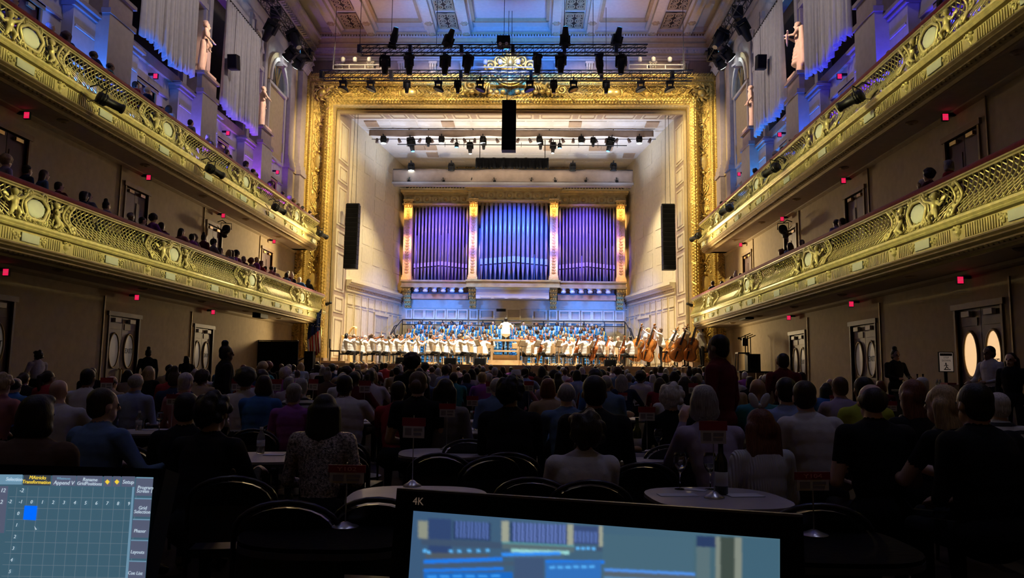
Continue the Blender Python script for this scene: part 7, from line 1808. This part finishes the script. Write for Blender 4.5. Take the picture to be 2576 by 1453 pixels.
# balcony listeners
for s in (-1, 1):
    for lv, (r, zt) in enumerate(((RL, ZL), (RU, ZU))):
        Y = 13.2; i = 0; pr = (.92, .55) if s < 0 else (.5, .35)
        while Y < 33.9:
            Y += rg.uniform(.42, .66)
            if rg.random() > pr[lv]: continue
            sh, hk, hc = rg.choice(shirts), rg.choices(hairs, (6, 3, 3, 2, 2, 1, 3, 1, 2, 1))[0], rg.choices(*hcw)[0]; pose = rg.choice(('up', 'table', 'left')); J = POSES[pose]
            up = rg.uniform(.36, .58) if lv == 0 else rg.uniform(.40, .60)
            if s > 0: up -= .10
            sc = .95; z0 = zt+up-(J['head'][2]+.13)*sc
            person(FAR[pose] if Y > 20 else MID[(pose, 1.0)], [rg.choices(SKINS, (2, 2, 2, 5))[0], FB[sh], FB['black'], SHOE, EYE, LIP], (xr(s, r+.42+rg.uniform(-.06, .08)), Y, z0), s*rg.uniform(.2, .7), 'listener with %s and %s top, %s from viewer, %s %s balcony' % ('bald head' if hk == 'bald' else hc+' hair', SN.get(sh, sh), ordn(i), ('lower', 'upper')[lv], SIDE[s]), 'balcony listeners', hk, HM[hc], J['head'], J['face'], sc, .022); i += 1
# ================================================================ things along the walls
q0, q1 = P(613, 915, 31.0), P(750, 857, 31.0)
T = thing('black_partition', 'low black cloth partition standing before the left wall near the stage', 'partition', ((q0.x+q1.x)/2, 31.0, 0)); hw = (q1.x-q0.x)/2; ht = q1.z
for k in range(4):
    b = MB(); b.box(-hw+hw*.5*k+.01, -hw+hw*.5*(k+1)-.01, -.02, .02, .05, ht-.03); b.build('cloth_panel', BLACKF, T)
b = MB(); b.tube((-hw, 0, ht), (hw, 0, ht), .025, None, 6); b.build('top_rail', BLACK, T)
for k in range(5): b = MB(); b.tube((-hw+hw*.5*k, .03, 0), (-hw+hw*.5*k, .03, ht), .025, None, 6); b.build('post', BLACK, T)
p_ = P(779, 905, 33.3); T = thing('floor_loudspeaker', 'black upright loudspeaker beside the flag at the stage corner', 'loudspeaker', (p_.x, 33.3, .3)); b = MB(); zt_ = P(779, 883, 33.3).z-.3; b.box(-.2, .2, -.2, .2, .0, zt_); b.build('cabinet', BLACKP, T); b = MB(); b.box(-.18, .18, -.215, -.2, .6, zt_-.05); b.build('grille', BLACKF, T)
p_ = P(1893, 900, 28.9); T = thing('floor_loudspeaker', 'black upright loudspeaker on the floor right of the stage', 'loudspeaker', (p_.x, 28.9, 1.62)); b = MB(); zt_ = P(1893, 890, 28.9).z-1.62; b.box(-.24, .24, -.2, .2, .0, zt_); b.build('cabinet', BLACKP, T); b = MB(); b.box(-.15, .15, -.215, -.2, .1, zt_-.05); b.build('grille', BLACKF, T)
a, c = P(750, 908, 33.0), P(806, 877, 33.75); T = thing('stair_handrail', 'black handrail of the stage steps beside the left speaker', 'handrail', (a.x, 33.0, .3)); o0 = T.location
b = MB(); b.pipe([Vector((a.x, 33.0, a.z))-o0, Vector((c.x, 33.75, c.z))-o0], .03, 6); b.build('rail', BLACK, T)
for w_, y in ((a, 33.0), (c, 33.75)): b = MB(); b.tube(Vector((w_.x, y, .3))-o0, Vector((w_.x, y, w_.z))-o0, .025, None, 6); b.build('post', BLACK, T)
PFZ = 1.62
pa_, pb_2 = P(1852, 905, 28.6), Vector((xr(1, 10.05), 0, 0))
T = thing('side_platform', 'dark side platform under the stool and microphone stands at the right', 'platform', ((pa_.x+pb_2.x)/2, 29.3, .3)); hw = (pb_2.x-pa_.x)/2
b = MB(); b.box(-hw, hw, -1.1, 1.1, PFZ-.36, PFZ-.3); b.build('deck', BLACKP, T)
for k in range(4): b = MB(); b.box(-hw+hw*.5*k+.01, -hw+hw*.5*(k+1)-.01, -1.08, -1.05, 0, PFZ-.36); b.build('front_panel', TAUPE, T)
for i, px in enumerate((1876, 1882, 1889)):
    p_ = P(px, 905, 29.4+.1*i); T = thing('microphone_stand', '%s tall microphone stand from the left by the right wall' % ORD[i], 'microphone stand', (p_.x, 29.4+.1*i, PFZ), 0, 'microphone stands'); zt_ = P(px, 842+2*i, 29.4).z-T.location.z
    b = MB(); b.tube((0, 0, 0), (0, 0, zt_), .02, None, 6); b.build('pole', BLACK, T); b = MB(); b.tube((-.22, 0, zt_-.12), (.2, 0, zt_+.06), .018, None, 6); b.build('boom_arm', BLACK, T); b = MB(); b.lathe([(.14, 0), (.14, .03), (.03, .05)], 10); b.build('base', BLACK, T); b = MB(); b.ell((-.24, 0, zt_-.13), (.06, .04, .05), 8, 5); b.build('microphone', BLACK, T, True)
p_ = P(1868, 905, 28.9); T = thing('bar_stool', 'tall black stool with a low back by the right wall', 'stool', (p_.x, 28.9, PFZ)); zt_ = P(1868, 886, 28.9).z-PFZ
b = MB(); b.box(-.22, .22, -.2, .2, zt_-.05, zt_); b.build('seat', BLACK, T); b = MB(); b.box(.05, .24, .15, .19, zt_+.25, zt_+.55); b.build('backrest', BLACK, T)
for x in (-.2, .2):
    for y in (-.17, .17): b = MB(); b.tube((x, y, zt_), (x*1.2, y*1.2, 0), .02, None, 5); b.build('leg', BLACK, T)
b = MB(); b.tube((.16, .17, zt_), (.16, .17, zt_+.3), .018, None, 5); b.build('back_post', BLACK, T)
# bar table and warning sign at the right
Xb = xr(1, 8.9); yb = yx(2330, Xb); T = thing('bar_table', 'dark cloth covered bar table by the right wall', 'table', (Xb, yb-.2, .3)); b = MB(); b.box(-.35, .35, -1.6, 1.0, 0, .86); b.build('table_cloth', BLACKF, T); b = MB(); b.box(-.38, .38, -1.63, 1.03, .86, .9); b.build('table_top', BLACKP, T)
for i, (px, k) in enumerate(((2345, 'clear'), (2352, 'clear'), (2296, 'dark'), (2310, 'dark'), (2276, 'dark'))):
    y = yx(px, Xb-.1); o = take('wbar' if k == 'clear' else 'botd', water_m if k == 'clear' else bottle_m('wine_bottle', BOTD), (Xb-.1, y, 1.2), 0, '%s bottle, %s from the left on the bar table' % (k, ORD[sorted([2345, 2352, 2296, 2310, 2276]).index(px)]), 'bottles on the bar table')
y = yx(2372, Xb-.1); T = thing('napkin_box', 'small pale box of napkins on the bar table', 'box', (Xb-.1, y, 1.2)); b = MB(); b.box(-.1, .1, -.16, .16, 0, .12); b.build('box_body', SIGNW, T); b = MB(); b.box(-.08, .08, -.12, .12, .12, .15); b.build('napkins', SIGNR, T)
Xs = xr(1, 8.75); ys_ = yx(2379, Xs, 910); q0, q1 = P(2364, 933, ys_), P(2395, 887, ys_)
T = thing('warning_sign', 'framed caution step down sign on a post before the lit doors', 'sign', ((q0.x+q1.x)/2, ys_, .3)); hw = (q1.x-q0.x)/2; z0, z1 = q0.z-.3, q1.z-.3
b = MB(); b.box(-hw-.015, hw+.015, -.01, .015, z0-.015, z1+.015); b.build('frame', BLACKP, T)
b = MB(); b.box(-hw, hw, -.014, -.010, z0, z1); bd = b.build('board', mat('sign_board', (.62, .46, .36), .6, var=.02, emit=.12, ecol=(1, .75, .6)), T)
b = MB(); b.tube((0, .03, 0), (0, .03, z0), .03, None, 8); b.build('post', BLACKP, T); b = MB(); b.lathe([(.18, 0), (.18, .02), (.04, .05)], 14); b.build('base', BLACKP, T)
h_ = z1-z0; b = MB(); b.box(-hw*.92, hw*.92, -.017, -.014, z1-h_*.17, z1-h_*.03); b.build('header_bar', BLACKP, bd)
text_mesh('lettering', 'CAUTION', h_*.13, mat('sign_cream', (.7, .55, .45), .6, var=0), bd, (0, -.019, z1-h_*.10), (math.pi/2, 0, 0), .0005)
text_mesh('lettering', 'STEP', h_*.14, BLACKP, bd, (0, -.016, z1-h_*.27), (math.pi/2, 0, 0), .0005); text_mesh('lettering', 'DOWN', h_*.14, BLACKP, bd, (0, -.016, z1-h_*.43), (math.pi/2, 0, 0), .0005)
b = MB(); zz = z0+h_*.1; b.ell((-.01, -.016, z0+h_*.42), (.014, .003, .014), 8, 5); b.pipe([(-.01, -.016, z0+h_*.38), (.0, -.016, z0+h_*.24), (-.035, -.016, z0+h_*.1)], .008, 5); b.pipe([(.0, -.016, z0+h_*.24), (.03, -.016, z0+h_*.15)], .008, 5); b.pipe([(-.045, -.016, z0+h_*.28), (-.01, -.016, z0+h_*.36), (.03, -.016, z0+h_*.30)], .006, 5); b.box(-.05, .07, -.017, -.015, zz-.01, zz+.005); b.build('pictogram', BLACKP, bd)
# ================================================================ the two consoles in the foreground
def scr(name, col, k=1.0): return mat('screen_'+name, col, .4, var=0, emit=k, ecol=col)
def plane_hit(px, py, p0, n): d = ray(px, py); return CAM+d*((p0-CAM).dot(n)/d.dot(n))
BEZ = mat('monitor_black', (.004, .004, .005), .6, var=0, spec=.1)
class Panel:                                     # flat screen: corner, right and down directions in metres
    def __init__(s, tl, tr, tilt):
        s.tl, s.tr = tl, tr; s.u = (tr-tl).normalized(); back = Vector((-s.u.y, s.u.x, 0)); s.v = (Vector((0, 0, -1))*math.cos(tilt)-back*math.sin(tilt)).normalized(); s.n = s.u.cross(s.v).normalized()
        if s.n.dot(CAM-tl) < 0: s.n = -s.n
        s.w = (tr-tl).length
    def at(s, px, py, h=0): return plane_hit(px, py, s.tl+s.n*h, s.n)
    def pt(s, a, c, h=0): return s.tl+s.u*a+s.v*c+s.n*h
def quad(b, pts): b.add(pts, [tuple(range(len(pts)))])
d1 = 1.2; p1 = P(998, 1232, d1); p2 = PZ(2020, 1300, p1.z)
pn = Panel(p1, p2, .12)
T = thing('monitor', 'black framed flat monitor in the foreground showing the lit organ stage', 'monitor', (p1+p2)/2+Vector((0, .05, -.50))); o0 = T.location
def slab(b, P_, a0, a1, c0, c1, h0, h1):
    vs = [P_.pt(a, c, h)-o0 for h in (h0, h1) for a, c in ((a0, c0), (a1, c0), (a1, c1), (a0, c1))]; b.add(vs, [(0,1,2,3),(7,6,5,4),(0,4,5,1),(1,5,6,2),(2,6,7,3),(3,7,4,0)])
b = MB(); slab(b, pn, 0, pn.w, 0, .37, -.03, 0); b.build('housing', BEZ, T)
b = MB(); slab(b, pn, 0, pn.w, -.003, .0, -.03, .0); b.build('top_edge', mat('monitor_edge_grey', (.10, .095, .09), .6, var=0), T)
b = MB(); slab(b, pn, pn.w*.42, pn.w*.58, .2, .46, -.07, -.03); b.build('stand_arm', BEZ, T); b = MB(); slab(b, pn, pn.w*.3, pn.w*.7, .46, .47, -.16, .1); b.build('stand_foot', BEZ, T)
def poly(nm, P_, pix, m, par, h=.0012):
    b = MB(); quad(b, [P_.at(x, y, h)-o0 for x, y in pix]); o = b.build(nm, m, par); return o
# picture on the screen: a blurred view of the stage, one coloured point per grid vertex
SX0, SX1, SY0, SY1 = 1020, 1972, 1280, 1480
img = np.zeros((SY1-SY0, SX1-SX0, 3)); yy, xx = np.mgrid[SY0:SY1, SX0:SX1].astype(float)
img[:] = (.045, .10, .19); img += (((xx-1040)/925)[..., None])*np.array((.02, .045, .0))
def ir(x0, x1, y0, y1, col, k=.05, a=1.0):
    ys = yy-(xx-1040)*k; m = (xx >= x0) & (xx < x1) & (ys >= y0) & (ys < y1); img[m] = img[m]*(1-a)+np.array(col)*a
D_, O_, G_, B_, C_, PI_ = (.022, .045, .12), (.05, .085, .15), (.26, .28, .22), (.01, .20, .85), (.16, .52, .60), (.10, .17, .46)
ir(1516, 1745, 1318, 1432, (.062, .135, .19)); ir(1745, 1962, 1318, 1500, (.06, .13, .17)); ir(1800, 1812, 1318, 1500, G_, .04, .7); ir(1812, 1848, 1318, 1500, (.05, .07, .06), .04); ir(1848, 1866, 1318, 1500, G_, .04, .8); ir(1752, 1786, 1345, 1500, (.10, .16, .18), .04); ir(1866, 1962, 1318, 1500, (.05, .12, .175), .04); ir(1752, 1800, 1318, 1345, D_, .04)
ir(1052, 1076, 1308, 1352, G_); ir(1078, 1136, 1300, 1392, (.03, .06, .16)); ir(1140, 1234, 1304, 1350, D_); ir(1284, 1428, 1300, 1352, D_); ir(1440, 1508, 1300, 1346, (.04, .07, .18))
for k in range(9): ir(1147+k*9.5, 1152+k*9.5, 1304, 1346, PI_)
for k in range(13): ir(1291+k*10.4, 1297+k*10.4, 1300, 1348, (.13, .20, .52))
for k in range(6): ir(1446+k*10, 1451+k*10, 1314, 1342, PI_)
for x, w_ in ((1262, 18), (1427, 15), (1507, 9)): ir(x, x+w_, 1298, 1350, (.34, .36, .28))
ir(1262, 1446, 1350, 1354, (.10, .32, .36)); ir(1264, 1444, 1354, 1368, (.10, .15, .17)); ir(1286, 1432, 1370, 1379, (.32, .68, .66), .038); ir(1276, 1420, 1380, 1394, (.07, .13, .2), .03); ir(1060, 1262, 1352, 1368, O_, .05); ir(1070, 1230, 1388, 1402, (.08, .10, .12), .02); ir(1445, 1515, 1350, 1362, O_, .05)
for x, y_ in ((1064, 1380), (1074, 1384), (1130, 1380), (1151, 1379), (1176, 1378), (1199, 1377), (1222, 1376), (1449, 1366), (1462, 1366), (1475, 1366), (1489, 1366)): ir(x, x+9, y_, y_+7, (.12, .50, 1.0), .02)
ir(1262, 1410, 1394, 1402, (.03, .28, .95), -.02); ir(1066, 1264, 1408, 1417, B_, -.035); ir(1372, 1520, 1404, 1412, B_, .01); ir(1066, 1300, 1418, 1428, (.06, .10, .16), -.03); ir(1066, 1266, 1431, 1438, B_, -.025); ir(1066, 1290, 1440, 1500, (.01, .14, .55), -.01); ir(1372, 1512, 1420, 1500, (.03, .16, .5), -.02); ir(1294, 1368, 1402, 1500, (.05, .09, .18), 0)
for k in range(6): ir(1382+k*20, 1396+k*20, 1430, 1436, (.10, .45, .95), -.02); ir(1075+k*32, 1098+k*32, 1447, 1452, (.05, .35, .95), -.01)
ir(1520, 1748, 1404, 1411, (.08, .28, .80), .05); ir(1520, 1748, 1411, 1424, (.09, .12, .15), .05); ir(1520, 1748, 1424, 1500, (.10, .24, .42), .05)
for k in range(6): ir(1530+k*36, 1556+k*36, 1432, 1436, (.25, .42, .66), .05)
for ax_ in (0, 1):
    for _ in range(2): img = (np.roll(img, 1, ax_)+np.roll(img, -1, ax_)+np.roll(img, 2, ax_)+np.roll(img, -2, ax_)+img)/5
gx, gy_ = np.arange(1026, 1966, 4), np.arange(1282, 1478, 4); vs, cs = [], []
for y in gy_:
    for x in gx:
        f_ = (y-1282)/196; xl = 1040-14*f_; q = xl+(x-1026)/(1965-1026)*(1965-xl); yt = 1284+(q-1040)*.0768*(1-f_*.0); qy = yt+(1478-yt)*f_
        vs.append(tuple(pn.at(q, qy, .0012)-o0)); c_ = img[min(SY1-SY0-1, int(qy-SY0)), min(SX1-SX0-1, int(q-SX0))]; cs += [*c_, 1.0]
n_ = len(gx); b = MB(); b.add(vs, [(j*n_+i, j*n_+i+1, (j+1)*n_+i+1, (j+1)*n_+i) for j in range(len(gy_)-1) for i in range(n_-1)])
sm_ = bpy.data.materials.new('screen_picture'); sm_.use_nodes = True; nt = sm_.node_tree; pb_ = nt.nodes['Principled BSDF']; at_ = nt.nodes.new('ShaderNodeAttribute'); at_.attribute_name = 'picture'; pb_.inputs['Base Color'].default_value = (.01, .01, .01, 1); pb_.inputs['Emission Strength'].default_value = 1.0; nt.links.new(at_.outputs['Color'], pb_.inputs['Emission Color'])
sb = b.build('screen', sm_, T); ca_ = sb.data.color_attributes.new('picture', 'FLOAT_COLOR', 'POINT'); ca_.data.foreach_set('color', cs)
def ptext(P_, body, px, py, hpx, m, par, off=.003):
    c = P_.at(px, py, off); s_ = (P_.at(px, py+hpx, off)-c).length; M = Matrix((P_.u, -P_.v, P_.n)).transposed().to_4x4()
    o = text_mesh('lettering', body, s_*1.35, m, par, (0, 0, 0), (0, 0, 0), .0002); M.translation = c-o0; o.matrix_local = M; return o
ptext(pn, '4K', 1052, 1261, 20, mat('logo_tan', (.22, .15, .10), .6, var=0, emit=.10, ecol=(.8, .55, .4)), T)
# left touch screen
pa, pb = P(-170, 1186, .82), P(384, 1199, .80); pb.z = pa.z
pl_ = Panel(pa, pb, .30)
T2 = thing('touch_screen', 'tilted blue grey lighting console touch screen at the lower left corner', 'touch screen', (pa+pb)/2+Vector((0, .02, -.25))); o0 = T2.location
b = MB(); slab(b, pl_, -.02, pl_.w+.012, -.01, .22, -.03, -.001); b.build('housing', BEZ, T2)
b = MB(); slab(b, pl_, pl_.w*.3, pl_.w*.6, .16, .25, -.06, -.03); b.build('stand', BEZ, T2)
def pp(nm, pix, m, par, h=.001): return poly(nm, pl_, pix, m, par, h)
base = pp('screen', [(-170, 1190), (386, 1200), (364, 1475), (-210, 1475)], scr('console', (.045, .105, .15)), T2)
g1, g2, g3, gy, gb = scr('bar_light', (.14, .27, .38)), scr('bar_dark', (.035, .045, .06)), scr('button', (.085, .10, .16)), scr('yellow', (.85, .6, .05)), scr('select', (.0, .13, .9), 1.1)
gt, gl = scr('letters', (.45, .55, .62)), scr('grid', (.11, .16, .20))
pp('tab', [(-100, 1192), (57, 1193), (55, 1218), (-100, 1217)], g1, base, .0016)
for x0, x1, m in ((60, 128, g2), (132, 192, g3), (194, 258, g3), (262, 282, g3), (285, 304, g3), (307, 340, g3)): pp('tab', [(x0, 1193+x0*.014), (x1, 1193+x1*.014), (x1-2, 1219+x1*.014), (x0-2, 1219+x0*.014)], m, base, .0016)
for k in range(5):
    y0 = 1199+k*52.5; o = 386-(y0-1199)*.085; pp('side_button', [(o-43, y0), (o, y0+1), (o-4, y0+48), (o-47, y0+47)], g3, base, .0016); pp('button_edge', [(o-43, y0), (o, y0+1), (o, y0+4), (o-43, y0+3)], g1, base, .0019)
pp('scroll_bar', [(333, 1224), (338, 1224), (320, 1475), (313, 1475)], g1, base, .0016)
pp('left_column', [(-60, 1222), (21, 1222), (10, 1340), (-60, 1338)], g3, base, .0016)
for k in range(9):
    y = 1248+k*28.5; x0 = 26-(y-1220)*.1; pp('grid_line', [(x0, y), (333-(y-1224)*.08, y+4), (333-(y-1224)*.08, y+5.2), (x0, y+1.2)], gl, base, .0015)
for k in range(12):
    x = 42+k*27.4; pp('grid_line', [(x, 1225), (x+1.2, 1225), (x-24+k*.6, 1475), (x-25.2+k*.6, 1475)], gl, base, .0015)
pp('selected_cell', [(62, 1271), (94, 1272), (90, 1308), (58, 1306)], gb, base, .002)
for tx, x, y, hh, m in (('Selection', 36, 1205, 9, gt), ('MAtricks', 95, 1201, 9, gy), ('Transformation', 92, 1212, 9, gy), ('Whatmove', 160, 1203, 6, g1), ('Append V', 161, 1214, 10, gt), ('Rename', 227, 1206, 9, gt), ('GridPositions', 225, 1216, 9, gt), ('Setup', 323, 1212, 10, gt), ('Program', 366, 1226, 9, gt), ('Screen 1', 364, 1235, 9, gt), ('Grid', 359, 1277, 9, gt), ('Selection', 358, 1287, 9, gt), ('Phaser', 352, 1335, 9, gt), ('Layouts', 346, 1388, 9, gt), ('Cue List', 340, 1441, 9, gt), ('-2', 55, 1233, 10, gt), ('12', 8, 1233, 10, gt), ('2', 4, 1262, 10, gt)): ptext(pl_, tx, x, y, hh, m, base, .0024)
for k, tx in enumerate(('-2', '-1', '0', '1', '2', '3', '4', '5', '6', '7', '8', '9')): ptext(pl_, tx, 25+k*27.2, 1261+k*.5, 9, gt, base, .0024)
for k in range(6): ptext(pl_, str(k), 46-k*4.2, 1291+k*29.2, 9, gt, base, .0024)
for x in (270, 294): pp('icon', [(x, 1205), (x+6, 1211), (x, 1218), (x-6, 1211)], gy, base, .0024)
b = MB(); b.add([pl_.at(x, y, .003)-o0 for x, y in ((86, 1322), (93, 1331), (89, 1332), (90, 1335))], [(0, 1, 2), (0, 2, 3)]); b.build('pointer', gt, base)
# desk that carries them
T = thing('console_desk', 'black console desk below the two screens', 'desk', (0, .9, 0)); zd = min((p1.z-.5), 0.735); b = MB(); b.box(-1.0, 1.0, -.55, .55, zd-.06, zd-.03); b.build('desk_top', BEZ, T)
for x in (-.95, .95):
    for y in (-.5, .5): b = MB(); b.box(x-.03, x+.03, y-.03, y+.03, 0, zd-.06); b.build('leg', BEZ, T)
bpy.data.scenes.remove(WORK)
